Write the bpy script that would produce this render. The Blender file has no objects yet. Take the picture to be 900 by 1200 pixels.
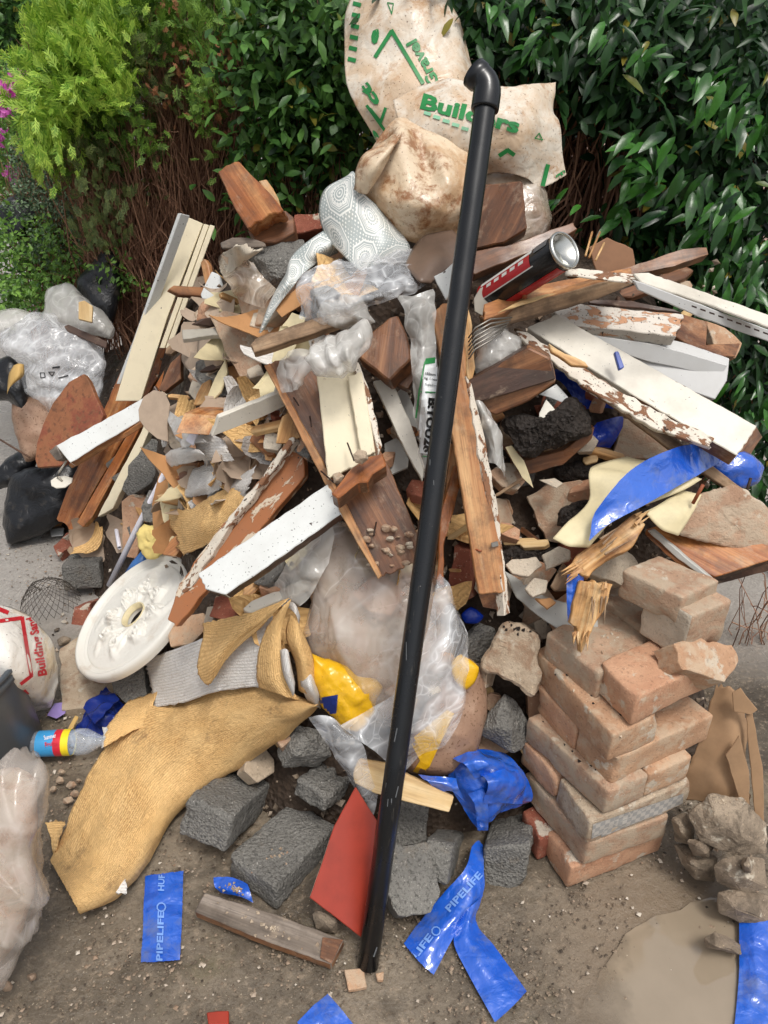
import bpy, bmesh, math, random
import numpy as np
from mathutils import Vector, Matrix, noise as mn
from mathutils.bvhtree import BVHTree

random.seed(11); RNG = np.random.default_rng(5)
R = math.radians
scene = bpy.context.scene
COL = scene.collection

# ------------------------------------------------------------------ camera, world, sun
H = 1.35; PITCH = 30.0; F = 866.0
cd = bpy.data.cameras.new('camera'); cam = bpy.data.objects.new('camera', cd); COL.objects.link(cam)
cam.location = (0, 0, H); cam.rotation_euler = (R(90 - PITCH), 0, 0)
cd.sensor_fit = 'VERTICAL'; cd.sensor_height = 36.0; cd.lens = 36.0 * F / 1200.0
cd.clip_start = 0.05; cd.clip_end = 500
scene.camera = cam

SUN_EL, SUN_AZ = 66.0, 150.0      # azimuth clockwise from +Y (north); the sun is behind the camera to the right
w = bpy.data.worlds.new('World'); scene.world = w; w.use_nodes = True
wt = w.node_tree; wt.nodes.clear()
sky = wt.nodes.new('ShaderNodeTexSky'); sky.sky_type = 'NISHITA'; sky.sun_disc = False
sky.sun_elevation = R(SUN_EL); sky.sun_rotation = R(SUN_AZ)
sky.air_density = 1.0; sky.dust_density = 5.0; sky.ozone_density = 1.0
hs = wt.nodes.new('ShaderNodeHueSaturation'); hs.inputs['Saturation'].default_value = 0.28
bg = wt.nodes.new('ShaderNodeBackground'); bg.inputs['Strength'].default_value = 0.15
wo = wt.nodes.new('ShaderNodeOutputWorld')
wt.links.new(sky.outputs[0], hs.inputs['Color']); wt.links.new(hs.outputs[0], bg.inputs['Color']); wt.links.new(bg.outputs[0], wo.inputs['Surface'])
sd = bpy.data.lights.new('sun', 'SUN'); sd.energy = 1.4; sd.angle = R(14); sd.color = (1.0, 0.96, 0.9)
sun = bpy.data.objects.new('sun', sd); COL.objects.link(sun)
az, el = R(SUN_AZ), R(SUN_EL)
sdir = Vector((math.sin(az) * math.cos(el), math.cos(az) * math.cos(el), math.sin(el)))
sun.rotation_euler = sdir.to_track_quat('Z', 'Y').to_euler(); sun.location = sdir * 20
scene.view_settings.view_transform = 'Standard'; scene.view_settings.look = 'None'
scene.view_settings.exposure = 0.12; scene.view_settings.gamma = 1.0
scene.render.resolution_x = 768; scene.render.resolution_y = 1024
scene.cycles.transparent_max_bounces = 12
scene.cycles.max_bounces = 7

# ------------------------------------------------------------------ projection helpers
CAM = np.array([0.0, 0.0, H]); cp, sp = math.cos(R(PITCH)), math.sin(R(PITCH))
RT = np.array([1.0, 0, 0]); FW = np.array([0, cp, -sp]); DN = np.array([0, -sp, -cp])
def ray(px, py): return RT * ((px - 450.0) / F) + DN * ((py - 600.0) / F) + FW
def D(px, py, d): return CAM + ray(px, py) * d
def N(yaw, pitch):
    y, p = R(yaw), R(pitch)
    return np.array([math.sin(y) * math.cos(p), -math.cos(y) * math.cos(p), math.sin(p)])
def to_px(p):
    q = np.asarray(p) - CAM; z = q @ FW
    return 450 + F * (q @ RT) / z, 600 + F * (q @ DN) / z

FX = [-2.2, -1.2, -1.0, -.72, -.45, -.2, .1, .35, .6, .8, 1.2, 2.0]
FY = [4.0, 2.3, 1.98, 1.6, 1.2, 1.0, .98, 1.02, 1.06, 1.12, 1.35, 2.2]
KX = [-2.2, -.75, -.4, -.15, .9, 2.0]; KK = [.7, 1.0, 1.5, 1.9, 1.9, 1.2]
CX = [-2.2, -1.5, -1.0, -.7, -.4, 0, .5, .8, 1.1, 1.5, 2.0]; CC = [.0, .22, .5, .72, .95, 1.04, 1.0, .84, .6, .2, 0]
def mound(x, y):
    yf = np.interp(x, FX, FY); k = np.interp(x, KX, KK); c = np.interp(x, CX, CC)
    t = np.maximum(0, (y - yf) * k)
    z = -np.log(np.exp(-t * 9) + np.exp(-np.maximum(c, .001) * 9)) / 9
    z = np.maximum(z, 0) * (t > 0)
    back = np.interp(x, [-1.5, -.6, 0, 1], [3.3, 2.6, 2.3, 2.1])
    return z * np.clip((back + .5 - y) / .5, 0, 1)
_c = {}
def surf_d(px, py):
    k = (round(px), round(py))
    if k in _c: return _c[k]
    r = ray(px, py)
    d = np.arange(.6, 9, .008)
    P = CAM[None] + r[None] * d[:, None]
    g = P[:, 2] - mound(P[:, 0], P[:, 1])
    i = np.argmax(g <= 0)
    res = d[i] if g[i] <= 0 else 99
    lim = 1.75 if px > 260 else 2.9
    if P[min(i, len(P) - 1), 1] > lim or res == 99:
        res = lim / r[1]
    _c[k] = float(res); return _c[k]
def S(px, py, off=0.0):
    """point on the heap (or ground) under pixel, `off` metres towards the viewer"""
    r = ray(px, py); return CAM + r * (surf_d(px, py) - off / np.linalg.norm(r))
def G(px, py, z=0.0):
    r = ray(px, py); return CAM + r * ((z - H) / r[2])
def PT(px, py, o):
    """o: float = offset from heap; ('d',x) = view depth; ('g',z) = at height z"""
    if isinstance(o, tuple): return D(px, py, o[1]) if o[0] == 'd' else G(px, py, o[1])
    return S(px, py, o)
def onplane(px, py, p0, n):
    r = ray(px, py); return CAM + r * (((p0 - CAM) @ n) / (r @ n))

# ------------------------------------------------------------------ object making
def tag(o, label=None, cat=None, group=None, kind=None):
    if label: o['label'] = label
    if cat: o['category'] = cat
    if group: o['group'] = group
    if kind: o['kind'] = kind
    return o
def thing(name, at, label, cat, group=None):
    o = bpy.data.objects.new(name, None); COL.objects.link(o); o.location = Vector(at); o.empty_display_size = .05
    return tag(o, label, cat, group)
def mkobj(name, V, Fs, mat, T=None, lab=None, cat=None, grp=None, kind=None, x=None, n=None, smooth=False, fm=None, uv=None, origin=None):
    """V world verts. x = grain direction (local X), n = local Z."""
    V = np.asarray(V, float)
    if T is not None and T.type == 'MESH':
        M = Matrix(MW[T.name])
        Mi = np.array(M.inverted()); L = V @ Mi[:3, :3].T + Mi[:3, 3]
        mw = None
    else:
        o0 = V.mean(0) if origin is None else np.asarray(origin, float)
        if x is None: x = np.array([1.0, 0, 0]); n = np.array([0, 0, 1.0]) if n is None else n
        x = np.asarray(x, float); x = x / np.linalg.norm(x)
        n = np.array([0, 0, 1.0]) if n is None else np.asarray(n, float)
        y = np.cross(n, x)
        if np.linalg.norm(y) < 1e-4: y = np.cross(np.array([.3, 1, .2]), x)
        y /= np.linalg.norm(y); z = np.cross(x, y)
        Rm = np.stack([x, y, z], 1); L = (V - o0) @ Rm
        mw = Matrix(((*Rm[0], o0[0]), (*Rm[1], o0[1]), (*Rm[2], o0[2]), (0, 0, 0, 1)))
    me = bpy.data.meshes.new(name); me.from_pydata(L.tolist(), [], [list(f) for f in Fs])
    mats = mat if isinstance(mat, (list, tuple)) else [mat]
    for m in mats: me.materials.append(MT[m] if isinstance(m, str) else m)
    if fm is not None: me.polygons.foreach_set('material_index', fm)
    if smooth: me.polygons.foreach_set('use_smooth', [True] * len(me.polygons))
    if uv is not None:
        ul = me.uv_layers.new(name='UVMap'); li = np.zeros(len(me.loops), int); me.loops.foreach_get('vertex_index', li)
        ul.data.foreach_set('uv', np.asarray(uv)[li].astype('f').ravel())
    me.update()
    o = bpy.data.objects.new(name, me); COL.objects.link(o)
    if mw is not None:
        if T is not None:
            o.parent = T; o.matrix_local = Matrix.Translation(-Vector(T.location)) @ mw
        else: o.matrix_world = mw
        MW[o.name] = [list(r) for r in mw]
    else:
        o.parent = T; MW[o.name] = MW[T.name]
    tag(o, lab, cat, grp, kind)
    WV[o.name] = (V, Fs)
    return o
MW = {}; WV = {}
def f1(p, s, seed=0): return mn.noise(Vector((p[0] * s + seed * 3.7, p[1] * s - seed * 1.3, p[2] * s + seed)))
def ridge(p, s, seed=0): return 1 - 2 * abs(f1(p, s, seed))
_sd = [0]
_dirs = {}
def crease(p, s, seed=0):
    k = round(seed * 1000)
    if k not in _dirs:
        r = random.Random(k); _dirs[k] = [(r.gauss(0, 1), r.gauss(0, 1), r.gauss(0, 1), r.uniform(.5, 1.5), r.random()) for _ in range(5)]
    w = f1(p, s * .3, seed) * .55; t = 0
    for a, b, c, m, o in _dirs[k]:
        v = (p[0] * a + p[1] * b + p[2] * c) * s * m * .35 + o + w; t += abs(2 * (v - math.floor(v)) - 1) / (m + .5)
    return t * .45 - 1
def seed(): _sd[0] += 1; return _sd[0] * .917

def slab(name, poly, off, n, t, mat, T=None, lab=None, cat=None, grp=None, jit=0, bev=.0015, em=None, grain=None, step=9, sub=0, amp=0, kind=None):
    """front outline in photo pixels laid on a plane of normal n, extruded back by t metres"""
    poly = [tuple(map(float, p)) for p in poly]
    n = np.asarray(n, float); n = n / np.linalg.norm(n)
    ns = len(poly); src = list(range(ns))
    if jit:
        np_, s2 = [], []
        for i in range(ns):
            a, b = np.array(poly[i]), np.array(poly[(i + 1) % ns]); L = np.linalg.norm(b - a); m = max(1, int(L / step))
            nr = np.array([-(b - a)[1], (b - a)[0]]) / max(L, 1e-6); k_ = 1.0; st_ = step
            if grain is not None and name not in ('raised_strip', 'moulding', 'edge_strip') and t > .01:
                gd = np.array([grain[2] - grain[0], grain[3] - grain[1]], float); gd /= np.linalg.norm(gd)
                if abs(gd @ (b - a)) / max(L, 1e-6) < .6: k_ = 3.0; st_ = 3.5
            m = max(1, int(L / st_)); jit_ = jit * k_
            for j in range(m):
                q = a + (b - a) * j / m + (nr * random.uniform(-jit_, jit_) if j else 0)
                np_.append(tuple(q)); s2.append(i)
        poly, src = np_, s2
    c = np.mean(np.array(poly), 0); p0 = PT(c[0], c[1], off)
    if (CAM - p0) @ n < 0: n = -n
    A = np.array([onplane(px, py, p0, n) for px, py in poly]); B = A - n * t
    m = len(A)
    # orient outline counter-clockwise seen from n
    ar = sum(np.cross(A[i] - A[0], A[(i + 1) % m] - A[0]) for i in range(1, m))
    if ar @ n < 0: A = A[::-1]; B = B[::-1]; src = [src[(m - 2 - i) % m] for i in range(m)]
    bm = bmesh.new(); va = [bm.verts.new(p) for p in A]; vb = [bm.verts.new(p) for p in B]
    ft = bm.faces.new(va); bk = bm.faces.new(vb[::-1])
    for i in range(m):
        f = bm.faces.new((va[i], vb[i], vb[(i + 1) % m], va[(i + 1) % m]))
        if em and src[i] in em: f.material_index = em[src[i]]
    if em and 'back' in em: bk.material_index = em['back']
    if bev: 
        bm.normal_update()
        try: bmesh.ops.bevel(bm, geom=[e for e in bm.edges if e.calc_face_angle(3) > .55], offset=min(bev, t * .3), segments=1, affect='EDGES', clamp_overlap=True)
        except Exception: pass
    if sub:
        bmesh.ops.triangulate(bm, faces=[f for f in bm.faces if len(f.verts) > 4])
        bmesh.ops.subdivide_edges(bm, edges=[e for e in bm.edges if e.calc_length() > .006], cuts=sub, use_grid_fill=True)
        s = seed()
        bm.normal_update()
        for v in bm.verts:
            q = v.co; v.co = q + v.normal * (f1(q, 30, s) * amp + f1(q, 90, s) * amp * .5)
    if grain is None:
        e = [A[(i + 1) % m] - A[i] for i in range(m)]
        if jit:
            u = A - A.mean(0); x = np.linalg.svd(u)[2][0]
        else: x = max(e, key=lambda q: np.linalg.norm(q))
    else:
        x = onplane(grain[2], grain[3], p0, n) - onplane(grain[0], grain[1], p0, n)
    bm.normal_update()
    V = [tuple(v.co) for v in bm.verts]; bm.verts.index_update()
    Fs = [[v.index for v in f.verts] for f in bm.faces]; fm = [f.material_index for f in bm.faces]; bm.free()
    return mkobj(name, V, Fs, mat, T, lab, cat, grp, kind, x=x, n=n, fm=fm)

def solve_box(K, A, B, C, off):
    k = PT(K[0], K[1], off); d0 = (k - CAM) @ FW
    rs = [ray(*q) for q in (A, B, C)]; x = np.array([1.06, 1.06, 1.06]) * d0
    def res(x):
        e = [CAM + rs[i] * x[i] - k for i in range(3)]; l = [np.linalg.norm(q) + 1e-9 for q in e]
        return np.array([e[0] @ e[1] / l[0] / l[1], e[1] @ e[2] / l[1] / l[2], e[0] @ e[2] / l[0] / l[2], *(.12 * (x / d0 - 1.04))])
    for _ in range(60):
        r = res(x); J = np.zeros((6, 3))
        for j in range(3):
            y = x.copy(); y[j] += 1e-5; J[:, j] = (res(y) - r) / 1e-5
        dx = np.linalg.solve(J.T @ J + 1e-3 * np.eye(3), -J.T @ r); x = x + np.clip(dx, -.03, .03)
    return k, [CAM + rs[i] * x[i] - k for i in range(3)]
def rbox(name, k, E, mat, T=None, lab=None, cat=None, grp=None, r=.004, amp=.0015, n=6, fs=40, chip=0, em=None):
    """rounded, roughened box with near corner k and edge vectors E"""
    E = [np.asarray(e, float) for e in E]; l = np.array([np.linalg.norm(e) for e in E]); u = np.array([e / q for e, q in zip(E, l)])
    c = k + sum(E) / 2; r = min(r, l.min() * .3)
    cnt = [max(3, int(n * q / l.max()) + 2) for q in l]
    def ticks(i):
        a = np.linspace(-l[i] / 2 + r, l[i] / 2 - r, cnt[i]); return np.concatenate([[-l[i] / 2, -l[i] / 2 + r * .3], a, [l[i] / 2 - r * .3, l[i] / 2]])
    tk = [ticks(i) for i in range(3)]; V = []; idx = {}; Fs = []; fm = []
    def vid(t):
        if t not in idx:
            idx[t] = len(V); V.append([tk[i][t[i]] for i in range(3)])
        return idx[t]
    for ax in range(3):
        a, b = [(1, 2), (2, 0), (0, 1)][ax]
        for side in (0, len(tk[ax]) - 1):
            for i in range(len(tk[a]) - 1):
                for j in range(len(tk[b]) - 1):
                    q = []
                    for di, dj in ((0, 0), (1, 0), (1, 1), (0, 1)):
                        t = [0, 0, 0]; t[ax] = side; t[a] = i + di; t[b] = j + dj; q.append(vid(tuple(t)))
                    Fs.append(q if side else q[::-1]); fm.append(em.get((ax, 1 if side else 0), 0) if em else 0)
    V = np.array(V); h = l / 2
    inner = np.clip(V, -(h - r), h - r); dl = V - inner; dn = np.linalg.norm(dl, axis=1, keepdims=True); nz = dn[:, 0] > 1e-9
    nr = np.zeros_like(V); nr[nz] = dl[nz] / dn[nz]; V[nz] = inner[nz] + nr[nz] * r
    s = seed(); W = c + V @ u; NW = nr @ u
    if chip:
        for _ in range(chip):
            cx = np.array([random.choice((-1, 1)) * h[i] for i in range(3)]); j = random.randrange(3); cx[j] *= random.uniform(-1, 1)
            pc = c + cx @ u; rad = random.uniform(.012, .03)
            dd = np.linalg.norm(W - pc, axis=1); wgt = np.clip(1 - dd / rad, 0, 1)
            W += (c - W) / np.linalg.norm(c - W, axis=1, keepdims=True) * (wgt * rad * .5)[:, None]
    for i in range(len(W)):
        q = W[i]; W[i] = q + NW[i] * (f1(q, fs, s) * amp + f1(q, fs * 3, s) * amp * .6) + np.array([f1(q, fs * .3, s + 5), f1(q, fs * .3, s + 9), f1(q, fs * .3, s + 13)]) * amp * .9
    if np.cross(E[0], E[1]) @ E[2] < 0: Fs = [f[::-1] for f in Fs]
    return mkobj(name, W, Fs, mat, T, lab, cat, grp, x=u[int(np.argmax(l))], n=u[int(np.argmin(l))], smooth=True, fm=fm)
def box3(name, K, A, B, C, off, mat, T=None, lab=None, cat=None, grp=None, size=None, **kw):
    k, E = solve_box(K, A, B, C, off)
    if size:
        for i in range(3):
            if size[i]: E[i] = E[i] / np.linalg.norm(E[i]) * size[i]
    return rbox(name, k, E, mat, T, lab, cat, grp, **kw)

def crom(P, ts):
    n = len(P); out = []
    for t in ts:
        f = t * (n - 1); i = min(int(f), n - 2); u = f - i
        p1, p2 = P[i], P[i + 1]; p0 = P[i - 1] if i else 2 * p1 - p2; p3 = P[i + 2] if i + 2 < n else 2 * p2 - p1
        out.append(.5 * ((2 * p1) + (-p0 + p2) * u + (2 * p0 - 5 * p1 + 4 * p2 - p3) * u * u + (-p0 + 3 * p1 - 3 * p2 + p3) * u ** 3))
    return np.array(out)
def patch(name, rows, mat, T=None, lab=None, cat=None, grp=None, an=(1, 1, 1), nu=28, nv=28, wr=0, fs=14, tear=0, t=.0006, uvs=1.0, kind=None, crumple=0, off=0, back=None):
    """rows of control points (px, py, off) -> smooth draped sheet with creases"""
    cr = []
    for row in rows:
        P = np.array([PT(p[0], p[1], (p[2] if isinstance(p[2], tuple) else p[2] + off)) for p in row]); cr.append(crom(P, np.linspace(0, 1, nv)))
    cr = np.array(cr); Gd = np.stack([crom(cr[:, j], np.linspace(0, 1, nu)) for j in range(nv)], 1)   # nu x nv x 3
    s = seed()
    if tear:
        c0 = Gd.copy()
        for i in range(nu):
            for j in (0, nv - 1):
                k = 1 if j == 0 else nv - 2; Gd[i, j] += (c0[i, k] - c0[i, j]) * (.5 + mn.noise(Vector((i * .9, s, j))) * 1.2) * tear
        for j in range(nv):
            for i in (0, nu - 1):
                k = 1 if i == 0 else nu - 2; Gd[i, j] += (c0[k, j] - c0[i, j]) * (.5 + mn.noise(Vector((j * .9, s + 7, i))) * 1.2) * tear
    du = np.gradient(Gd, axis=0); dv = np.gradient(Gd, axis=1); Nn = np.cross(du, dv); Nn /= np.linalg.norm(Nn, axis=2, keepdims=True) + 1e-9
    if (CAM - Gd[nu // 2, nv // 2]) @ Nn[nu // 2, nv // 2] < 0: flip = True; Nn = -Nn
    else: flip = False
    if wr or crumple:
        for i in range(nu):
            for j in range(nv):
                q = Gd[i, j]; d = ridge(q, fs, s) * wr + f1(q, fs * 2.6, s) * wr * .5; qa = q * an
                if crumple: d += crease(qa, fs * 1.6, s + 3) * crumple * 2.2 + crease(qa, fs * 4, s + 4) * crumple * .8
                Gd[i, j] = q + Nn[i, j] * d
    V = Gd.reshape(-1, 3); Fs = []
    for i in range(nu - 1):
        for j in range(nv - 1):
            q = [i * nv + j, (i + 1) * nv + j, (i + 1) * nv + j + 1, i * nv + j + 1]; Fs.append(q[::-1] if flip else q)
    lu = np.linalg.norm(np.diff(Gd[:, nv // 2], axis=0), axis=1).sum(); lv = np.linalg.norm(np.diff(Gd[nu // 2], axis=0), axis=1).sum()
    uu, vv = np.meshgrid(np.linspace(0, lu, nu), np.linspace(0, lv, nv), indexing='ij')
    mats = [mat] if back is None else [mat, back]
    o = mkobj(name, V, Fs, mats, T, lab, cat, grp, kind, x=Gd[-1, nv // 2] - Gd[0, nv // 2], n=Nn[nu // 2, nv // 2], smooth=True, uv=np.stack([uu.ravel(), vv.ravel()], 1))
    if t:
        m = o.modifiers.new('thickness', 'SOLIDIFY'); m.thickness = t; m.offset = -1
        if back is not None: m.material_offset = 1
    return o

def dens(poly, m):
    P = np.array(poly, float); n = len(P); out = []
    L = [np.linalg.norm(P[(i + 1) % n] - P[i]) for i in range(n)]; tot = sum(L)
    for i in range(n):
        k = max(1, int(round(m * L[i] / tot))); p0, p1, p2, p3 = P[i - 1], P[i], P[(i + 1) % n], P[(i + 2) % n]
        for j in range(k):
            u = j / k; cr = .5 * ((2 * p1) + (-p0 + p2) * u + (2 * p0 - 5 * p1 + 4 * p2 - p3) * u * u + (-p0 + 3 * p1 - 3 * p2 + p3) * u ** 3)
            out.append(cr * .6 + (p1 + (p2 - p1) * u) * .4)
    return np.array(out)
def rock(name, poly, off, bf, bb, mat, T=None, lab=None, cat=None, grp=None, amp=.003, m=20, sub_=2, kind=None, bev=.002):
    """angular broken lump: hull of points on the outline and on front and back, then broken faces roughened"""
    O = np.array(poly, float); c = O.mean(0); s = seed(); base = surf_d(c[0], c[1]) - off if not isinstance(off, tuple) else off[1]; pts = []
    def put(px, dz):
        p = D(px[0], px[1], base - dz)
        if p[2] < .004: p = D(px[0], px[1], min(base - dz, (H - .004) / -(ray(px[0], px[1])[2])))
        return p
    for i in range(len(O)): pts.append(put(O[i], random.uniform(-bb * .4, bf * .35))); pts.append(put(c + (O[i] - c) * random.uniform(.75, .97), -bb * random.uniform(.5, 1)))
    for i in range(4): a = random.uniform(0, 6.28); k = O[random.randrange(len(O))]; pts.append(put(c + (k - c) * random.uniform(.2, .65), bf * random.uniform(.75, 1.1)))
    bm = bmesh.new(); [bm.verts.new(p) for p in pts]; r = bmesh.ops.convex_hull(bm, input=bm.verts)
    bmesh.ops.delete(bm, geom=[v for v in bm.verts if not v.link_faces], context='VERTS'); bmesh.ops.dissolve_limit(bm, angle_limit=.25, verts=bm.verts, edges=bm.edges)
    if bev: bmesh.ops.bevel(bm, geom=list(bm.edges), offset=bev, segments=1, affect='EDGES', clamp_overlap=True)
    bmesh.ops.triangulate(bm, faces=bm.faces)
    for _ in range(sub_): bmesh.ops.subdivide_edges(bm, edges=[e for e in bm.edges if e.calc_length() > .007], cuts=1)
    bmesh.ops.triangulate(bm, faces=bm.faces); bm.normal_update()
    for v in bm.verts: q = v.co.copy(); v.co = q + v.normal * (f1(q, 35, s) * amp + f1(q, 90, s) * amp * .7 + f1(q, 220, s) * amp * .3)
    V = [tuple(v.co) for v in bm.verts]; bm.verts.index_update(); Fs = [[v.index for v in f.verts] for f in bm.faces]; bm.free()
    return mkobj(name, V, Fs, mat, T, lab, cat, grp, kind, x=RT, n=-FW)
def blob(name, poly, off, bf, bb, mat, T=None, lab=None, cat=None, grp=None, an=(1, 1, 1), fold=None, wr=.006, fs=12, crumple=0, m=56, nr=9, chunky=0, ctr=None, kind=None, slope=(0, 0), ex=.5):
    """closed bag or lump with the given outline, bulging bf towards the viewer and bb away"""
    if chunky and not name.startswith('soil') and 'heap' not in name: return rock(name, poly, off, bf, bb, mat, T, lab, cat, grp, amp=min(.004, chunky * .6), sub_=3 if len(poly) > 6 and m > 30 else 1, bev=.002 if m > 30 else .0008)
    O = dens(poly, m); m = len(O); c = O.mean(0) if ctr is None else np.array(ctr, float); s = seed()
    base = surf_d(c[0], c[1]) if not isinstance(off, tuple) else off[1]
    o_ = 0 if isinstance(off, tuple) else off
    V = []; rs = np.linspace(0, 1, nr + 1) ** .8
    def put(px, dz):
        dd = base - o_ + slope[0] * (px[0] - c[0]) / 100 + slope[1] * (px[1] - c[1]) / 100 - dz
        p = D(px[0], px[1], dd)
        if p[2] < .004: p = D(px[0], px[1], min(dd, (H - .004) / -(ray(px[0], px[1])[2])))
        return p
    V.append(put(c, bf))
    for r in rs[1:]:
        for q in O: V.append(put(c + (q - c) * r, bf * max(0, 1 - r ** 2.2) ** ex))
    nf = len(V)
    for r in rs[1:-1][::-1]:
        for q in O: V.append(put(c + (q - c) * r, -bb * max(0, 1 - r ** 2.2) ** ex))
    V.append(put(c, -bb)); V = np.array(V)
    ctr3 = V.mean(0)
    for i in range(len(V)):
        q = V[i]; dirn = q - ctr3; L = np.linalg.norm(dirn) + 1e-9; dirn = dirn / L
        if chunky: w_ = (math.floor(f1(q, fs, s) * 5) / 5) * chunky + f1(q, fs * 2.5, s) * chunky * .5
        else: w_ = ridge(q, fs, s) * wr + f1(q, fs * 2.3, s) * wr * .6
        qa = q * np.array(an)
        if fold: w_ += fold[1] * (1 - 2 * abs(math.sin(float(q @ np.array(fold[2])) * fold[0] + f1(q, 4, s) * 2.2 + f1(q, 13, s) * .5))) * (.4 + .6 * abs(f1(q, 5, s + 3)) * 2)
        if crumple: w_ += crease(qa, fs * 1.8, s + 2) * crumple * 3.2 + crease(qa, fs * 4.5, s + 6) * crumple * .9
        q2 = q + dirn * w_
        if q2[2] < .003: q2[2] = .003
        V[i] = q2
    Fs = [[0, 1 + (j + 1) % m, 1 + j] for j in range(m)]
    rings = 2 * nr - 1
    for k in range(rings - 1):
        a = 1 + k * m; b = a + m
        for j in range(m): Fs.append([a + j, a + (j + 1) % m, b + (j + 1) % m, b + j])
    a = 1 + (rings - 1) * m; L_ = len(V) - 1
    for j in range(m): Fs.append([a + j, a + (j + 1) % m, L_])
    ar = sum(O[i][0] * O[(i + 1) % m][1] - O[(i + 1) % m][0] * O[i][1] for i in range(m))
    if ar > 0: Fs = [f[::-1] for f in Fs]
    u = np.linalg.svd(O - O.mean(0))[2][0]; x = RT * u[0] + DN * u[1]
    Fs = [f[::-1] for f in Fs]
    return mkobj(name, V, Fs, mat, T, lab, cat, grp, kind, x=x, n=-FW, smooth=not chunky)

def tube_mesh(P, rad, ns=8, cap=True):
    P = np.array(P, float); n = len(P); rad = np.broadcast_to(np.asarray(rad, float), (n,)); V = []; Fs = []
    tg = np.gradient(P, axis=0); up = np.array([.3, .2, 1.0])
    for i in range(n):
        t = tg[i] / (np.linalg.norm(tg[i]) + 1e-9); a = np.cross(t, up); a /= np.linalg.norm(a) + 1e-9; b = np.cross(t, a)
        for k in range(ns):
            th = 2 * math.pi * k / ns; V.append(P[i] + (a * math.cos(th) + b * math.sin(th)) * rad[i])
    for i in range(n - 1):
        for k in range(ns): Fs.append([i * ns + k, i * ns + (k + 1) % ns, (i + 1) * ns + (k + 1) % ns, (i + 1) * ns + k])
    if cap: Fs.append(list(range(ns))[::-1]); Fs.append([(n - 1) * ns + k for k in range(ns)])
    return V, Fs
def tube(name, pts, rad, mat, T=None, lab=None, cat=None, grp=None, ns=10, smooth=True, pw=False, cap=True, kind=None):
    P = np.array(pts if pw else [PT(p[0], p[1], p[2]) for p in pts], float); V, Fs = tube_mesh(P, rad, ns, cap)
    return mkobj(name, V, Fs, mat, T, lab, cat, grp, kind, x=P[-1] - P[0], smooth=smooth)
def join(Ls):
    V, Fs = [], []
    for v, f in Ls:
        k = len(V); V += list(v); Fs += [[i + k for i in q] for q in f]
    return V, Fs

# ------------------------------------------------------------------ print and strokes laid on a surface
def bvh_of(o):
    V, Fs = WV[o.name]; return BVHTree.FromPolygons([tuple(v) for v in V], [list(f) for f in Fs])
def lay(o, pts, lift=.0012, bv=None):
    bv = bv or bvh_of(o); out = []; last = None
    for px, py in pts:
        r = ray(px, py); r = r / np.linalg.norm(r)
        h = bv.ray_cast(Vector(CAM), Vector(r))
        if h[0] is None: out.append(None)
        else:
            last = h[3]; out.append(np.array(h[0]) - r * lift)
    ok = [q for q in out if q is not None]
    if not ok: return None
    dm = np.mean([np.linalg.norm(q - CAM) for q in ok])
    return [q if q is not None else CAM + ray(*pts[i]) / np.linalg.norm(ray(*pts[i])) * dm for i, q in enumerate(out)], [q is not None for q in out]
def text(o, s, p0, p1, h, mat, name='printed_text', bold=.03, lift=.0014, skew=0):
    cu = bpy.data.curves.new('t', 'FONT'); cu.body = s; cu.size = 1.0; cu.offset = bold; cu.resolution_u = 2
    to = bpy.data.objects.new('t', cu); COL.objects.link(to); bpy.context.view_layer.update()
    me = bpy.data.meshes.new_from_object(to.evaluated_get(bpy.context.evaluated_depsgraph_get()))
    bm = bmesh.new(); bm.from_mesh(me); bmesh.ops.remove_doubles(bm, verts=bm.verts, dist=1e-4)
    for _ in range(2):
        bmesh.ops.triangulate(bm, faces=bm.faces); bmesh.ops.subdivide_edges(bm, edges=[e for e in bm.edges if e.calc_length() > .3], cuts=1)
    bmesh.ops.triangulate(bm, faces=bm.faces)
    bpy.data.objects.remove(to); bpy.data.meshes.remove(me)
    xs = [v.co.x for v in bm.verts]
    if not xs: return
    x0, x1 = min(xs), max(xs); a = np.array(p0, float); b = np.array(p1, float); d = (b - a); L = np.linalg.norm(d); u = d / L; up = np.array([u[1], -u[0]])
    pts = [tuple(a + d * ((v.co.x - x0) / (x1 - x0)) + up * (v.co.y * h / .7)) for v in bm.verts]; bm.verts.index_update()
    Fs = [[v.index for v in f.verts] for f in bm.faces]; bm.free()
    res = lay(o, pts, lift)
    if res is None: return
    V, ok = res; Fs = [f for f in Fs if all(ok[i] for i in f)]
    if not Fs: return
    return mkobj(name, V, Fs, mat, o)
def stroke(o, pts, wpx, mat, name='printed_line', closed=False, lift=.0012):
    P = [np.array(p, float) for p in pts]; 
    if closed: P.append(P[0])
    V = []; Fs = []
    for a, b in zip(P[:-1], P[1:]):
        L = np.linalg.norm(b - a)
        if L < .01: continue
        m = max(1, int(L / 5)); u = (b - a) / L; nr = np.array([-u[1], u[0]]) * wpx / 2
        for j in range(m):
            k = len(V); q0 = a + (b - a) * j / m; q1 = a + (b - a) * (j + 1) / m
            if j == 0: q0 = q0 - u * wpx * .3
            V += [q0 + nr, q0 - nr, q1 - nr, q1 + nr]; Fs.append([k, k + 1, k + 2, k + 3])
    res = lay(o, [tuple(v) for v in V], lift)
    if res is None: return
    W, ok = res; Fs = [f for f in Fs if all(ok[i] for i in f)]
    if Fs: return mkobj(name, W, Fs, mat, o)
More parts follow.
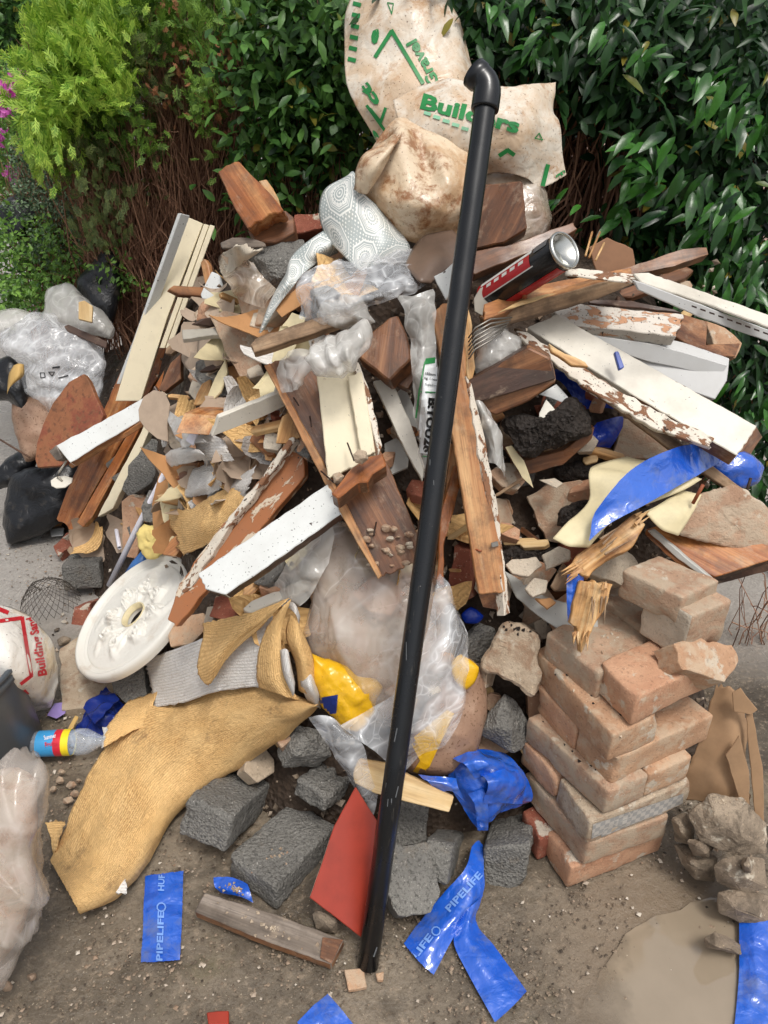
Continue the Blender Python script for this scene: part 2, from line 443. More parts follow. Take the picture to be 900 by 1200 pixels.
def decal(o, poly, mat, name='patch_of_colour', lift=.0012, g=5):
    """filled print: grid over the polygon's bounding quad (poly of 4 points)"""
    a, b, c, d = [np.array(p, float) for p in poly]; pts = []
    for i in range(g + 1):
        for j in range(g + 1):
            u, v = i / g, j / g; pts.append(tuple((a * (1 - u) + b * u) * (1 - v) + (d * (1 - u) + c * u) * v))
    res = lay(o, pts, lift)
    if res is None: return
    V, ok = res; Fs = []
    for i in range(g):
        for j in range(g):
            q = [i * (g + 1) + j, (i + 1) * (g + 1) + j, (i + 1) * (g + 1) + j + 1, i * (g + 1) + j + 1]
            if all(ok[k] for k in q): Fs.append(q)
    if Fs: return mkobj(name, V, Fs, mat, o)
# ------------------------------------------------------------------ materials
MT = {}
def c8(r, g, b):
    f = lambda v: (v / 255 / 12.92) if v / 255 <= .04045 else ((v / 255 + .055) / 1.055) ** 2.4
    return (f(r), f(g), f(b), 1.0)
class NB:
    def __init__(s, name):
        s.m = bpy.data.materials.new(name); MT[name] = s.m; s.m.use_nodes = True; s.t = s.m.node_tree; s.t.nodes.clear()
        s.out = s.t.nodes.new('ShaderNodeOutputMaterial'); s.b = s.t.nodes.new('ShaderNodeBsdfPrincipled'); s.t.links.new(s.b.outputs[0], s.out.inputs[0])
    def L(s, a, b): s.t.links.new(a, b)
    def put(s, inp, v):
        if isinstance(v, bpy.types.NodeSocket): s.L(v, inp)
        elif v is not None:
            inp.default_value = v
    def co(s, scale=(1, 1, 1), kind='Object', rnd=True):
        tc = s.t.nodes.new('ShaderNodeTexCoord'); v = tc.outputs[kind]
        if rnd:
            oi = s.t.nodes.new('ShaderNodeObjectInfo'); a = s.t.nodes.new('ShaderNodeVectorMath'); a.operation = 'ADD'
            ml = s.t.nodes.new('ShaderNodeMath'); ml.operation = 'MULTIPLY'; ml.inputs[1].default_value = 37.0
            s.L(oi.outputs['Random'], ml.inputs[0]); s.L(v, a.inputs[0]); s.L(ml.outputs[0], a.inputs[1]); v = a.outputs[0]
        mp = s.t.nodes.new('ShaderNodeVectorMath'); mp.operation = 'MULTIPLY'; mp.inputs[1].default_value = scale; s.L(v, mp.inputs[0]); return mp.outputs[0]
    def noise(s, v, sc, det=4, ro=.55, dist=0):
        n = s.t.nodes.new('ShaderNodeTexNoise'); s.L(v, n.inputs['Vector']); n.inputs['Scale'].default_value = sc; n.inputs['Detail'].default_value = det
        n.inputs['Roughness'].default_value = ro; n.inputs['Distortion'].default_value = dist; return n.outputs[0]
    def vor(s, v, sc, out='Distance', feat='F1', rnd=1):
        n = s.t.nodes.new('ShaderNodeTexVoronoi'); n.feature = feat; s.L(v, n.inputs['Vector']); n.inputs['Scale'].default_value = sc; n.inputs['Randomness'].default_value = rnd; return n.outputs[out]
    def ramp(s, f, st, it='LINEAR'):
        n = s.t.nodes.new('ShaderNodeValToRGB'); n.color_ramp.interpolation = it; e = n.color_ramp.elements
        while len(e) < len(st): e.new(.5)
        for q, (p, c) in zip(e, st): q.position = p; q.color = c if isinstance(c, tuple) else (c, c, c, 1)
        s.L(f, n.inputs[0]); return n.outputs[0]
    def mix(s, f, a, b, bt='MIX'):
        n = s.t.nodes.new('ShaderNodeMix'); n.data_type = 'RGBA'; n.blend_type = bt; s.put(n.inputs[0], f); s.put(n.inputs[6], a); s.put(n.inputs[7], b); return n.outputs[2]
    def ma(s, op, a, b=0.0, c=None):
        n = s.t.nodes.new('ShaderNodeMath'); n.operation = op; s.put(n.inputs[0], a); s.put(n.inputs[1], b)
        if c is not None: s.put(n.inputs[2], c)
        return n.outputs[0]
    def bump(s, h, st=.3, dist=.002, nrm=None):
        n = s.t.nodes.new('ShaderNodeBump'); n.inputs['Strength'].default_value = st; n.inputs['Distance'].default_value = dist; s.L(h, n.inputs['Height'])
        if nrm is not None: s.L(nrm, n.inputs['Normal'])
        return n.outputs[0]
    def fin(s, col=None, rough=None, nrm=None, spec=None, metal=None, alpha=None, coat=None, trans=None):
        b = s.b
        if col is not None: s.put(b.inputs['Base Color'], col)
        if rough is not None: s.put(b.inputs['Roughness'], rough)
        if nrm is not None: s.L(nrm, b.inputs['Normal'])
        if spec is not None: s.put(b.inputs['Specular IOR Level'], spec)
        if metal is not None: s.put(b.inputs['Metallic'], metal)
        if alpha is not None: s.put(b.inputs['Alpha'], alpha)
        if coat is not None: b.inputs['Coat Weight'].default_value = coat; b.inputs['Coat Roughness'].default_value = .12
        if trans is not None: s.put(b.inputs['Transmission Weight'], trans)
        return s.m
    def island(s):
        g = s.t.nodes.new('ShaderNodeNewGeometry'); return g.outputs['Random Per Island']
    def orand(s):
        g = s.t.nodes.new('ShaderNodeObjectInfo'); return g.outputs['Random']
def wood(name, dk, md, lt, rough=.5, wet=0, dirt=.25, dcol=(60, 48, 38), sc=1.0):
    n = NB(name); v = n.co((3 * sc, 42 * sc, 42 * sc)); f = n.noise(v, 1, 7, .6, .7)
    v2 = n.co((1.2 * sc, 11 * sc, 11 * sc)); g = n.noise(v2, 1, 3, .5, 1.6)
    v3 = n.co((14, 320, 320)); h = n.noise(v3, 1, 3, .6)
    a = n.ma('ADD', n.ma('MULTIPLY', f, .6), n.ma('MULTIPLY', g, .4))
    c = n.ramp(a, [(.33, c8(*dk)), (.5, c8(*md)), (.66, c8(*lt))])
    c = n.mix(n.ramp(h, [(.5, 0.0), (.72, .5)]), c, c8(*dk))
    d = n.noise(n.co(), 22, 6, .7); c = n.mix(n.ma('MULTIPLY', n.ramp(d, [(.47, 0.0), (.64, 1.0)]), min(1, dirt * 1.5)), c, c8(*dcol)); c = n.mix(n.ramp(n.noise(n.co((1, 1.8, 1.8)), 16, 7, .72), [(.56, 0.0), (.7, .42)]), c, c8(190, 168, 142))
    r = n.ramp(n.noise(n.co(), 9, 4), [(.35, rough - .15), (.65, rough + .2)])
    nb = n.bump(n.ma('ADD', f, n.ma('MULTIPLY', h, .5)), .5, .0015); return n.fin(c, r, nb)
wood('pine_varnished', (98, 52, 26), (162, 98, 52), (202, 146, 92), .3, dirt=.3)
wood('pine_orange', (116, 70, 40), (176, 120, 74), (212, 168, 118), .42, dirt=.32)
wood('wood_redbrown', (66, 40, 26), (122, 80, 52), (170, 122, 84), .4, dirt=.38)
wood('wood_dark', (40, 26, 20), (74, 50, 38), (108, 78, 60), .5, dirt=.4)
wood('wood_weathered', (92, 72, 54), (150, 122, 94), (190, 164, 132), .7, dirt=.35)
wood('wood_pale', (168, 130, 84), (208, 176, 124), (228, 204, 160), .55, dirt=.06)
wood('wood_splinter', (116, 70, 34), (196, 148, 92), (232, 200, 148), .6, dirt=.25, sc=1.5)
wood('wood_grey', (72, 64, 56), (120, 108, 96), (158, 146, 134), .45, dirt=.3)
def paint(name, base, chip, amt=.62, speck=.0, rough=.4, dirt=.2, chip2=None, csc=18, dcol=(120, 104, 84)):
    n = NB(name); v = n.co(); v2 = n.co((1, 2.2, 2.2))
    ch = n.ramp(n.noise(v2, csc, 6, .62, .5), [(amt, 0.0), (amt + .025, 1.0)])
    base_c = n.mix(n.ma('MULTIPLY', n.ramp(n.noise(v, 12, 5, .65), [(.45, 0.0), (.7, 1.0)]), dirt), c8(*base), c8(*dcol))
    chc = n.mix(n.noise(n.co((3, 40, 40)), 1, 5), c8(*chip), c8(*(chip2 or tuple(int(q * .6) for q in chip))))
    c = n.mix(ch, base_c, chc)
    if speck:
        sp_ = n.ramp(n.noise(v, 230, 2, .5), [(speck, 0.0), (speck + .03, 1.0)]); c = n.mix(sp_, c, c8(44, 38, 32))
        sp2 = n.ramp(n.noise(v, 90, 2, .4), [(speck + .04, 0.0), (speck + .06, 1.0)]); c = n.mix(sp2, c, c8(58, 44, 34))
    r = n.ma('ADD', n.ma('MULTIPLY', ch, .3), rough)
    nb = n.bump(ch, .8, .0012, None); nb = n.bump(n.noise(v, 60, 5), .25, .001, nb); return n.fin(c, r, nb)
paint('paint_cream', (226, 214, 184), (150, 96, 54), .70, .735, .42, .18)
paint('paint_white', (212, 214, 211), (120, 84, 56), .71, .685, .4, .15)
paint('paint_flaky', (216, 206, 190), (158, 110, 78), .535, .66, .5, .35, csc=26)
paint('paint_offwhite', (214, 208, 194), (128, 84, 54), .67, .72, .42, .3)
paint('paint_grey', (176, 176, 170), (110, 100, 88), .68, .72, .5, .3)
paint('paint_peeling', (164, 104, 64), (214, 200, 180), .535, .7, .45, .25, chip2=(196, 176, 150), csc=13)
paint('paint_mottled', (206, 198, 186), (196, 152, 118), .56, .66, .4, .3, chip2=(180, 128, 92), csc=24)
paint('upvc_white', (196, 196, 194), (120, 116, 108), .76, .74, .3, .12)
def brick(name, a, b, dust, am=.5, rough=.85, bs=.8):
    n = NB(name); v = n.co(); c = n.mix(n.ramp(n.noise(v, 14, 6, .6), [(.35, 0.0), (.65, 1.0)]), c8(*a), c8(*b)); c = n.mix(n.ma('MULTIPLY', n.orand(), .4), c, c8(*[int(q * k) for q, k in zip(a, (.93, .88, .84))])); c = n.mix(n.ramp(n.noise(v, 19, 6, .6), [(.6, 0.0), (.64, .85)]), c, c8(194, 184, 166))
    c = n.mix(n.ramp(n.noise(v, 160, 3), [(.58, 0.0), (.68, .4)]), c, c8(*[int(q * .55) for q in a]))
    c = n.mix(n.ramp(n.noise(v, 190, 2), [(.66, 0.0), (.72, .5)]), c, c8(214, 190, 160))
    c = n.mix(n.ramp(n.noise(v, 26, 7, .65, .4), [(am, 0.0), (am + .12, .9)]), c, c8(*dust))
    h = n.ma('ADD', n.noise(v, 45, 6, .7), n.ma('MULTIPLY', n.noise(v, 260, 3, .6), .5))
    return n.fin(c, rough, n.bump(h, bs, .004))
brick('brick_tan', (170, 132, 102), (200, 164, 132), (186, 162, 136), .48)
brick('brick_orange', (182, 136, 106), (208, 168, 136), (192, 162, 134), .54)
brick('brick_dusty', (158, 126, 102), (186, 156, 130), (174, 156, 134), .44)
brick('brick_red', (132, 72, 54), (160, 98, 76), (158, 124, 104), .6)
brick('mortar', (166, 148, 126), (194, 178, 156), (150, 122, 98), .5, bs=1)
brick('stone_rubble', (122, 108, 92), (160, 144, 124), (100, 88, 74), .5, bs=1)
brick('plaster_pale', (186, 174, 156), (208, 198, 180), (170, 140, 112), .62)
def conc():
    n = NB('concrete_block'); v = n.co(); c = n.mix(n.noise(v, 8, 5), c8(92, 90, 86), c8(140, 137, 130))
    c = n.mix(n.ramp(n.vor(v, 240), [(.0, .8), (.3, 0.0)]), c, c8(38, 37, 36))
    c = n.mix(n.ramp(n.noise(v, 210, 2), [(.68, 0.0), (.7, .8)]), c, c8(180, 176, 168)); c = n.mix(n.ramp(n.noise(v, 150, 3, .6), [(.36, .6), (.46, 0.0)]), c, c8(56, 54, 51))
    c = n.mix(n.ramp(n.noise(v, 10, 6, .65), [(.6, 0.0), (.74, .55)]), c, c8(120, 104, 82))
    h = n.ma('ADD', n.ma('MULTIPLY', n.vor(v, 170), 1.2), n.noise(v, 320, 3)); return n.fin(c, .8, n.bump(n.ma('ADD', h, n.ma('MULTIPLY', n.noise(v, 150, 4, .7), .6)), .9, .0035))
conc()
def soil(name, a, b, sc=60):
    n = NB(name); v = n.co(rnd=False); c = n.mix(n.noise(v, sc * .3, 8, .7), c8(*a), c8(*b)); h = n.ma('ADD', n.noise(v, sc, 8, .75), n.vor(v, sc * 2))
    return n.fin(c, n.ramp(n.noise(v, sc * .5, 4), [(.4, .5), (.6, .95)]), n.bump(h, 1, .008))
soil('soil_black', (24, 20, 18), (58, 48, 40)); soil('heap_dirt', (34, 27, 22), (84, 66, 50), 40)
def ground():
    n = NB('wet_ground'); v = n.co(rnd=False)
    c = n.ramp(n.noise(v, 2.6, 8, .62), [(.34, c8(76, 68, 58)), (.48, c8(110, 99, 84)), (.64, c8(146, 133, 115))])
    c = n.mix(n.ramp(n.noise(v, 7, 6, .6, .4), [(.52, 0.0), (.62, .75)]), c, c8(66, 58, 48))
    c = n.mix(n.ramp(n.noise(v, 5, 6, .6), [(.58, 0.0), (.7, .5)]), c, c8(98, 92, 60))
    c = n.mix(n.ramp(n.noise(v, 150, 3, .6), [(.5, 0.0), (.62, .45)]), c, c8(66, 56, 46)); c = n.mix(n.ramp(n.noise(v, 75, 5, .7), [(.54, 0.0), (.66, .5)]), c, c8(168, 150, 128))
    c = n.mix(n.ramp(n.noise(v, 190, 2), [(.69, 0.0), (.72, .7)]), c, c8(190, 176, 154))
    dv = n.t.nodes.new('ShaderNodeVectorMath'); dv.operation = 'DISTANCE'; n.L(v, dv.inputs[0]); dv.inputs[1].default_value = (.56, .70, 0)
    c = n.mix(n.ramp(n.ma('ADD', dv.outputs['Value'], n.ma('MULTIPLY', n.noise(v, 14, 5), .16)), [(.26, .95), (.40, 0.0)]), c, c8(128, 113, 95))
    sx = n.t.nodes.new('ShaderNodeSeparateXYZ'); n.L(v, sx.inputs[0])
    far = n.ramp(n.ma('ADD', n.ma('MULTIPLY', sx.outputs[1], .5), n.ma('MULTIPLY', n.noise(v, 3, 3), .12)), [(.78, 0.0), (.95, 1.0)])
    c = n.mix(far, c, n.mix(n.noise(v, 120, 4), c8(128, 122, 116), c8(178, 172, 164)))
    h = n.ma('ADD', n.noise(v, 60, 7, .7), n.ma('MULTIPLY', n.noise(v, 12, 4), 1.2))
    r = n.ramp(n.noise(v, 4, 6, .6), [(.4, .16), (.6, .6)]); return n.fin(c, r, n.bump(h, .8, .006))
ground()
n = NB('puddle_water'); v = n.co(rnd=False); geo = n.t.nodes.new('ShaderNodeNewGeometry'); dv = n.t.nodes.new('ShaderNodeVectorMath'); dv.operation = 'DISTANCE'; n.L(geo.outputs['Position'], dv.inputs[0]); dv.inputs[1].default_value = (.60, .66, 0)
pa = n.ramp(n.ma('ADD', dv.outputs['Value'], n.ma('MULTIPLY', n.noise(geo.outputs['Position'], 14, 5), .14)), [(.25, 1.0), (.34, 0.0)])
n.fin(n.mix(n.noise(v, 14, 5), c8(136, 122, 103), c8(154, 140, 121)), n.ramp(n.noise(v, 9, 5), [(.4, .02), (.62, .12)]), n.bump(n.noise(v, 9, 3), .2, .003), spec=1.0, alpha=pa)
n = NB('grit'); n.fin(n.mix(n.ramp(n.island(), [(.0, 0.0), (1, 1.0)]), c8(66, 56, 46), c8(150, 132, 112)), .8)
n = NB('grit_pale'); n.fin(n.mix(n.island(), c8(140, 116, 94), c8(206, 196, 180)), .7)

def flat(name, col, rough=.5, **k):
    n = NB(name); v = n.co(); c = n.mix(n.ramp(n.noise(v, 20, 6, .65), [(.45, 0.0), (.75, .45)]), c8(*col), c8(*[int(q * .7) for q in col])); return n.fin(c, rough, n.bump(n.noise(v, 80, 4), .15, .001), **k)
flat('ink_green', (30, 128, 62), .45); flat('ink_red', (206, 34, 48), .45); flat('ink_black', (24, 24, 26), .5); flat('ink_pale_blue', (120, 160, 226), .4)
flat('ink_mint', (140, 196, 160), .5); flat('ink_grey', (96, 98, 100), .5)
flat('bin_grey', (74, 80, 86), .38); flat('white_plastic', (232, 230, 238), .3); flat('metal_dull', (150, 146, 138), .4, metal=.8); flat('nail_rust', (58, 40, 32), .6, metal=.4)
flat('nail_orange', (142, 74, 40), .6); flat('bottle_blue', (60, 108, 170), .25); flat('label_red', (208, 40, 58), .35); flat('label_yellow', (240, 214, 40), .35); flat('label_blue', (60, 150, 206), .35)
flat('can_red', (176, 34, 40), .25); flat('can_black', (28, 28, 30), .22); flat('red_tile', (154, 52, 34), .38); flat('paper_beige', (176, 156, 136), .8); flat('paper_white', (214, 212, 206), .8)
flat('paper_cream', (216, 202, 162), .6); flat('cardboard', (160, 128, 96), .85); flat('card_brown', (142, 104, 76), .8); flat('sponge_yellow', (226, 204, 128), .9); flat('dead_leaf', (196, 160, 96), .7); flat('kraft', (190, 140, 92), .75)
flat('twig_brown', (92, 66, 50), .8); flat('stem_grey', (84, 68, 54), .8); flat('wire', (70, 62, 54), .5, metal=.6); flat('plastic_purple', (150, 130, 190), .3); flat('pebble', (150, 128, 108), .7)
flat('lath_grey', (164, 158, 146), .5); flat('ribbon_navy', (22, 42, 112), .35); flat('blue_fixing', (58, 84, 168), .4)
n = NB('steel_shiny'); n.fin(c8(196, 196, 190), n.ramp(n.noise(n.co(), 30, 4), [(.4, .12), (.7, .35)]), metal=1.0)
n = NB('pipe_black'); v = n.co(); c = n.mix(n.ramp(n.noise(n.co((6, 30, 30)), 3, 6, .7), [(.63, 0.0), (.7, .5)]), c8(20, 22, 25), c8(88, 82, 74))
c = n.mix(n.ramp(n.noise(v, 120, 2), [(.75, 0.0), (.78, .6)]), c, c8(150, 146, 140)); n.fin(c, n.ramp(n.noise(v, 15, 5), [(.4, .2), (.7, .42)]), n.bump(n.noise(v, 25, 4), .12, .001))
n = NB('black_bag'); v = n.co(); n.fin(n.mix(n.ramp(n.noise(v, 30, 5), [(.58, 0.0), (.72, .4)]), c8(20, 21, 24), c8(86, 78, 68)), .28, n.bump(n.noise(v, 22, 5, .6, 1.5), .6, .008))
n = NB('blue_shaded'); v = n.co(); n.fin(c8(12, 48, 150), .25, n.bump(n.noise(v, 26, 4, .5, 2), .5, .006))  # darker copy of the blue tape, its shade put into the colour
n = NB('navy_film'); v = n.co(); n.fin(c8(24, 44, 118), .25, n.bump(n.noise(v, 20, 4, .5, 2), .5, .008))
def creases(n, v, sc):
    """straight fold network of crumpled film: height and line mask"""
    vm = n.t.nodes.new('ShaderNodeVectorMath'); vm.operation = 'MULTIPLY'; vm.inputs[1].default_value = (1.0, .38, 1.5); n.L(v, vm.inputs[0]); vv = n.mix(.05, vm.outputs[0], n.noise(v, sc * .5, 2)); a = n.vor(n.mix(0.0, vv, vv), sc * .55, feat='DISTANCE_TO_EDGE'); b = n.vor(vv, sc * 1.5, feat='DISTANCE_TO_EDGE')
    h = n.ma('ADD', a, n.ma('MULTIPLY', b, .35)); ln = n.ma('MAXIMUM', n.ramp(a, [(0, 1.0), (.03, .5), (.12, 0.0)]), n.ramp(b, [(0, .7), (.03, .2), (.09, 0.0)]))
    ln = n.ma('MULTIPLY', ln, n.ramp(n.noise(v, sc * .7, 3), [(.38, .1), (.6, 1.0)])); return h, ln
def film(name, col, a0, a1, rough=.16, fsc=24, stain=None, tr=0, stm=(.52, .66)):
    n = NB(name); v = n.co(); h, ln = creases(n, v, fsc); br = n.noise(v, fsc * .35, 3)
    al = n.ma('ADD', n.ma('ADD', a0, n.ma('MULTIPLY', br, (a1 - a0) * .5)), n.ma('MULTIPLY', ln, (a1 - a0) * .55)); al = n.ma('MINIMUM', al, a1)
    c = c8(*col)
    if stain:
        f = n.ramp(n.noise(v, 9, 6, .68), [(stm[0], 0.0), (stm[1], 1.0)]); c = n.mix(f, c, c8(*stain)); c = n.mix(n.ramp(n.noise(v, 26, 6, .7), [(.55, 0.0), (.68, .5)]), c, c8(*[int(q * .75) for q in stain]))
    c = n.mix(n.ma('MULTIPLY', ln, .3), c, c8(236, 236, 236))
    hgt = n.ma('ADD', h, n.ma('MULTIPLY', n.noise(v, fsc * 1.2, 3), .5))
    return n.fin(c, rough, n.bump(hgt, .8, .012), alpha=al, spec=.8)
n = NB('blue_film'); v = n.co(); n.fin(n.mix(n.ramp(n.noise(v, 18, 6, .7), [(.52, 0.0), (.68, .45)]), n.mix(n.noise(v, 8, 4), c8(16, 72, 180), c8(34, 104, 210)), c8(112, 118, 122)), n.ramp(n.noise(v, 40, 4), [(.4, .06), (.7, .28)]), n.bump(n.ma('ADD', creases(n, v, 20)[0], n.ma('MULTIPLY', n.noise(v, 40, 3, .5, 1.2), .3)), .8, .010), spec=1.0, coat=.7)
film('film_clear', (240, 242, 244), .10, .85, .09)
film('film_milky', (222, 219, 212), .34, .92, .16)
film('film_dusty', (200, 184, 164), .45, .9, .22, stain=(170, 142, 118))
film('film_sack', (220, 210, 200), .22, .78, .15, fsc=9, stain=(180, 156, 136), stm=(.56, .72))
film('film_pet', (206, 216, 228), .15, .6, .06, fsc=14)
def sack(name, base, s1, s2, m1=.5, m2=.56, rough=.35, speck=.6):
    n = NB(name); v = n.co(); c = n.mix(n.ramp(n.noise(v, 7, 8, .7, .6), [(m1, 0.0), (m1 + .12, .9)]), c8(*base), c8(*s1))
    c = n.mix(n.ramp(n.noise(v, 16, 8, .75, .3), [(m2, 0.0), (m2 + .1, .85)]), c, c8(*s2)); c = n.mix(n.ramp(n.noise(v, 170, 3), [(speck, 0.0), (speck + .05, .8)]), c, c8(96, 66, 40))
    return n.fin(c, n.ramp(n.noise(v, 10, 4), [(.4, rough - .1), (.65, rough + .25)]), n.bump(n.ma('ADD', creases(n, v, 16)[0], n.ma('MULTIPLY', n.noise(v, 40, 4, .5, 1), .3)), .7, .010))
sack('sack_gravel', (214, 204, 188), (198, 172, 142), (176, 138, 102), .43, .54, speck=.64)
sack('sack_muddy', (212, 192, 164), (186, 150, 112), (136, 84, 42), .44, .5, speck=.66)
sack('sack_sand', (228, 224, 216), (208, 186, 150), (196, 172, 140), .56, .66, speck=.66)
sack('sack_white', (228, 230, 230), (206, 206, 204), (190, 184, 176), .6, .7, .25, speck=.72)
sack('sack_yellow', (222, 172, 26), (196, 150, 30), (170, 130, 60), .55, .66, .3, speck=.7)
sack('brown_sack', (150, 118, 96), (170, 140, 118), (110, 84, 64), .5, .6, .5)
sack('grey_film', (168, 164, 158), (140, 132, 122), (186, 184, 180), .45, .55, .2, speck=.7)
def rusty():
    n = NB('board_mottled'); v = n.co(); c = n.ramp(n.noise(v, 9, 8, .7), [(.35, c8(116, 74, 46)), (.5, c8(144, 92, 60)), (.6, c8(128, 66, 46)), (.7, c8(120, 96, 62))])
    c = n.mix(n.ramp(n.noise(v, 70, 4), [(.56, 0.0), (.66, .7)]), c, c8(86, 56, 38)); n.fin(c, .6, n.bump(n.noise(v, 60, 6), .5, .003))
rusty()
def wallp(name, a, b, c3, dirt):
    n = NB(name); v = n.co(kind='UV', rnd=False)
    br = n.t.nodes.new('ShaderNodeTexBrick'); n.L(v, br.inputs['Vector']); br.inputs['Scale'].default_value = 25; br.inputs['Mortar Size'].default_value = .05; br.inputs['Mortar Smooth'].default_value = .6; br.inputs['Row Height'].default_value = .16; br.inputs['Brick Width'].default_value = .55
    wv = n.t.nodes.new('ShaderNodeTexWave'); n.L(n.mix(.3, v, n.noise(v, 14, 3)), wv.inputs['Vector']); wv.bands_direction = 'DIAGONAL'; wv.inputs['Scale'].default_value = 22; wv.inputs['Distortion'].default_value = 8; wv.inputs['Detail'].default_value = 2
    pat = n.ma('ADD', n.ma('MULTIPLY', br.outputs['Fac'], .7), n.ma('MULTIPLY', wv.outputs['Fac'], .6))
    col = n.mix(n.noise(v, 10, 6, .6), c8(*a), c8(*b)); col = n.mix(n.ma('MULTIPLY', n.ma('MULTIPLY', pat, n.ramp(n.noise(v, 9, 3), [(.35, .3), (.6, 1.0)])), .5), col, c8(*c3))
    o = n.co(); col = n.mix(n.ramp(n.noise(o, 11, 8, .72), [(.58, 0.0), (.72, .7)]), col, c8(*dirt))
    return n.fin(col, .75, n.bump(pat, .8, .0015, n.bump(n.noise(v, 200, 3), .3, .0008)))
wallp('wallpaper_gold', (226, 178, 110), (242, 208, 150), (150, 100, 44), (126, 98, 66)); wallp('wallpaper_white', (220, 216, 210), (232, 230, 226), (186, 180, 172), (176, 160, 140))
def vinyl():
    n = NB('vinyl_tile_print'); uvv = n.co((1 / .088, 1 / .088, 1), kind='UV', rnd=False)
    fr = n.t.nodes.new('ShaderNodeVectorMath'); fr.operation = 'FRACTION'; n.L(uvv, fr.inputs[0]); sb = n.t.nodes.new('ShaderNodeVectorMath'); sb.operation = 'SUBTRACT'; sb.inputs[1].default_value = (.5, .5, 0); n.L(fr.outputs[0], sb.inputs[0])
    sx = n.t.nodes.new('ShaderNodeSeparateXYZ'); n.L(sb.outputs[0], sx.inputs[0]); X, Y = sx.outputs[0], sx.outputs[1]
    ax, ay = n.ma('ABSOLUTE', X), n.ma('ABSOLUTE', Y)
    r = n.ma('SQRT', n.ma('ADD', n.ma('MULTIPLY', X, X), n.ma('MULTIPLY', Y, Y))); th = n.ma('ARCTAN2', Y, X)
    octd = n.ma('MAXIMUM', n.ma('MAXIMUM', ax, ay), n.ma('MULTIPLY', n.ma('ADD', ax, ay), .74))
    def band(x, c, w_): return n.ma('LESS_THAN', n.ma('ABSOLUTE', n.ma('SUBTRACT', x, c)), w_)
    pet = n.ma('ABSOLUTE', n.ma('COSINE', n.ma('MULTIPLY', th, 8.0)))
    fl = n.ma('MULTIPLY', n.ma('LESS_THAN', r, n.ma('ADD', n.ma('MULTIPLY', pet, .1), .16)), n.ma('GREATER_THAN', n.ma('FRACT', n.ma('MULTIPLY', r, 14.0)), .42))
    b1 = n.ma('MAXIMUM', band(octd, .33, .012), n.ma('MAXIMUM', band(octd, .38, .02), band(octd, .29, .008)))
    dots = n.ma('MULTIPLY', n.ma('GREATER_THAN', octd, .44), n.ma('GREATER_THAN', n.ma('ADD', n.ma('SINE', n.ma('MULTIPLY', X, 75.0)), n.ma('SINE', n.ma('MULTIPLY', Y, 75.0))), -.9))
    cx = n.ma('SUBTRACT', .5, ax); cy = n.ma('SUBTRACT', .5, ay); rc = n.ma('SQRT', n.ma('ADD', n.ma('MULTIPLY', cx, cx), n.ma('MULTIPLY', cy, cy)))
    cf = n.ma('MULTIPLY', n.ma('LESS_THAN', rc, .17), n.ma('GREATER_THAN', n.ma('FRACT', n.ma('MULTIPLY', rc, 17.0)), .5))
    p = n.ma('MAXIMUM', n.ma('MAXIMUM', fl, b1), n.ma('MAXIMUM', dots, cf))
    c = n.mix(p, c8(226, 226, 220), c8(164, 172, 170)); c = n.mix(n.ramp(n.noise(n.co(), 12, 6), [(.58, 0.0), (.75, .3)]), c, c8(190, 176, 150)); n.fin(c, .35, n.bump(p, .2, .001))
vinyl()
def lattice():
    n = NB('lattice_paper'); v = n.co((95, 95, 95), rnd=False); k = n.t.nodes.new('ShaderNodeTexChecker'); n.L(v, k.inputs[0]); k.inputs['Scale'].default_value = 1.0
    c = n.mix(k.outputs['Fac'], c8(150, 148, 144), c8(178, 172, 164)); n.fin(c, .7, n.bump(k.outputs['Fac'], .5, .002))
lattice()
def leaf(name, a, b, rough=.3, tr=.25, isl=True, spec=.5):
    n = NB(name); f = n.island() if isl else n.orand(); c = n.mix(n.ramp(f, [(0, 0.0), (1, 1.0)]), c8(*a), c8(*b)); v = n.co(); c = n.mix(n.ramp(f, [(.965, 0.0), (.97, .75)]), c, c8(150, 132, 52)) if 'laurel' in name or 'small' in name else c
    c = n.mix(n.ramp(n.noise(v, 30, 3), [(.5, 0.0), (.75, .3)]), c, c8(*[min(255, int(q * 1.5)) for q in b]))
    n.fin(c, rough, n.bump(n.noise(v, 130, 2), .25, .001), spec=spec)
    tb = n.t.nodes.new('ShaderNodeBsdfTranslucent'); n.L(c, tb.inputs[0]); mx = n.t.nodes.new('ShaderNodeMixShader'); mx.inputs[0].default_value = tr
    n.L(n.b.outputs[0], mx.inputs[1]); n.L(tb.outputs[0], mx.inputs[2]); n.L(mx.outputs[0], n.out.inputs[0])
leaf('leaf_laurel', (18, 42, 22), (48, 84, 38), .34, .15, spec=.3); leaf('leaf_laurel_single', (20, 48, 24), (64, 116, 42), .26, .2, isl=False, spec=.45)
leaf('leaf_small', (32, 64, 30), (88, 128, 58), .38, .22, spec=.35); leaf('leaf_light', (54, 92, 40), (128, 168, 72), .45)
leaf('thuja_lime', (104, 152, 40), (184, 214, 84), .6, .35); leaf('thuja_green', (66, 106, 34), (126, 160, 62), .6, .3); leaf('thuja_dull', (60, 78, 36), (100, 110, 58), .7, .2)
leaf('thuja_dead', (120, 72, 44), (166, 112, 76), .8, .15); leaf('petal_pink', (206, 70, 176), (236, 130, 214), .5, .4); leaf('cotoneaster', (46, 72, 48), (112, 134, 98), .3, .15)
n = NB('bark_twig'); n.fin(n.mix(n.island(), c8(104, 72, 56), c8(182, 138, 110)), .85)
n = NB('plaster_rose'); v = n.co(); n.fin(n.mix(n.ramp(n.noise(v, 14, 7, .7), [(.55, 0.0), (.72, .5)]), c8(216, 213, 204), c8(176, 156, 132)), .45, n.bump(n.noise(v, 90, 3), .15, .001))
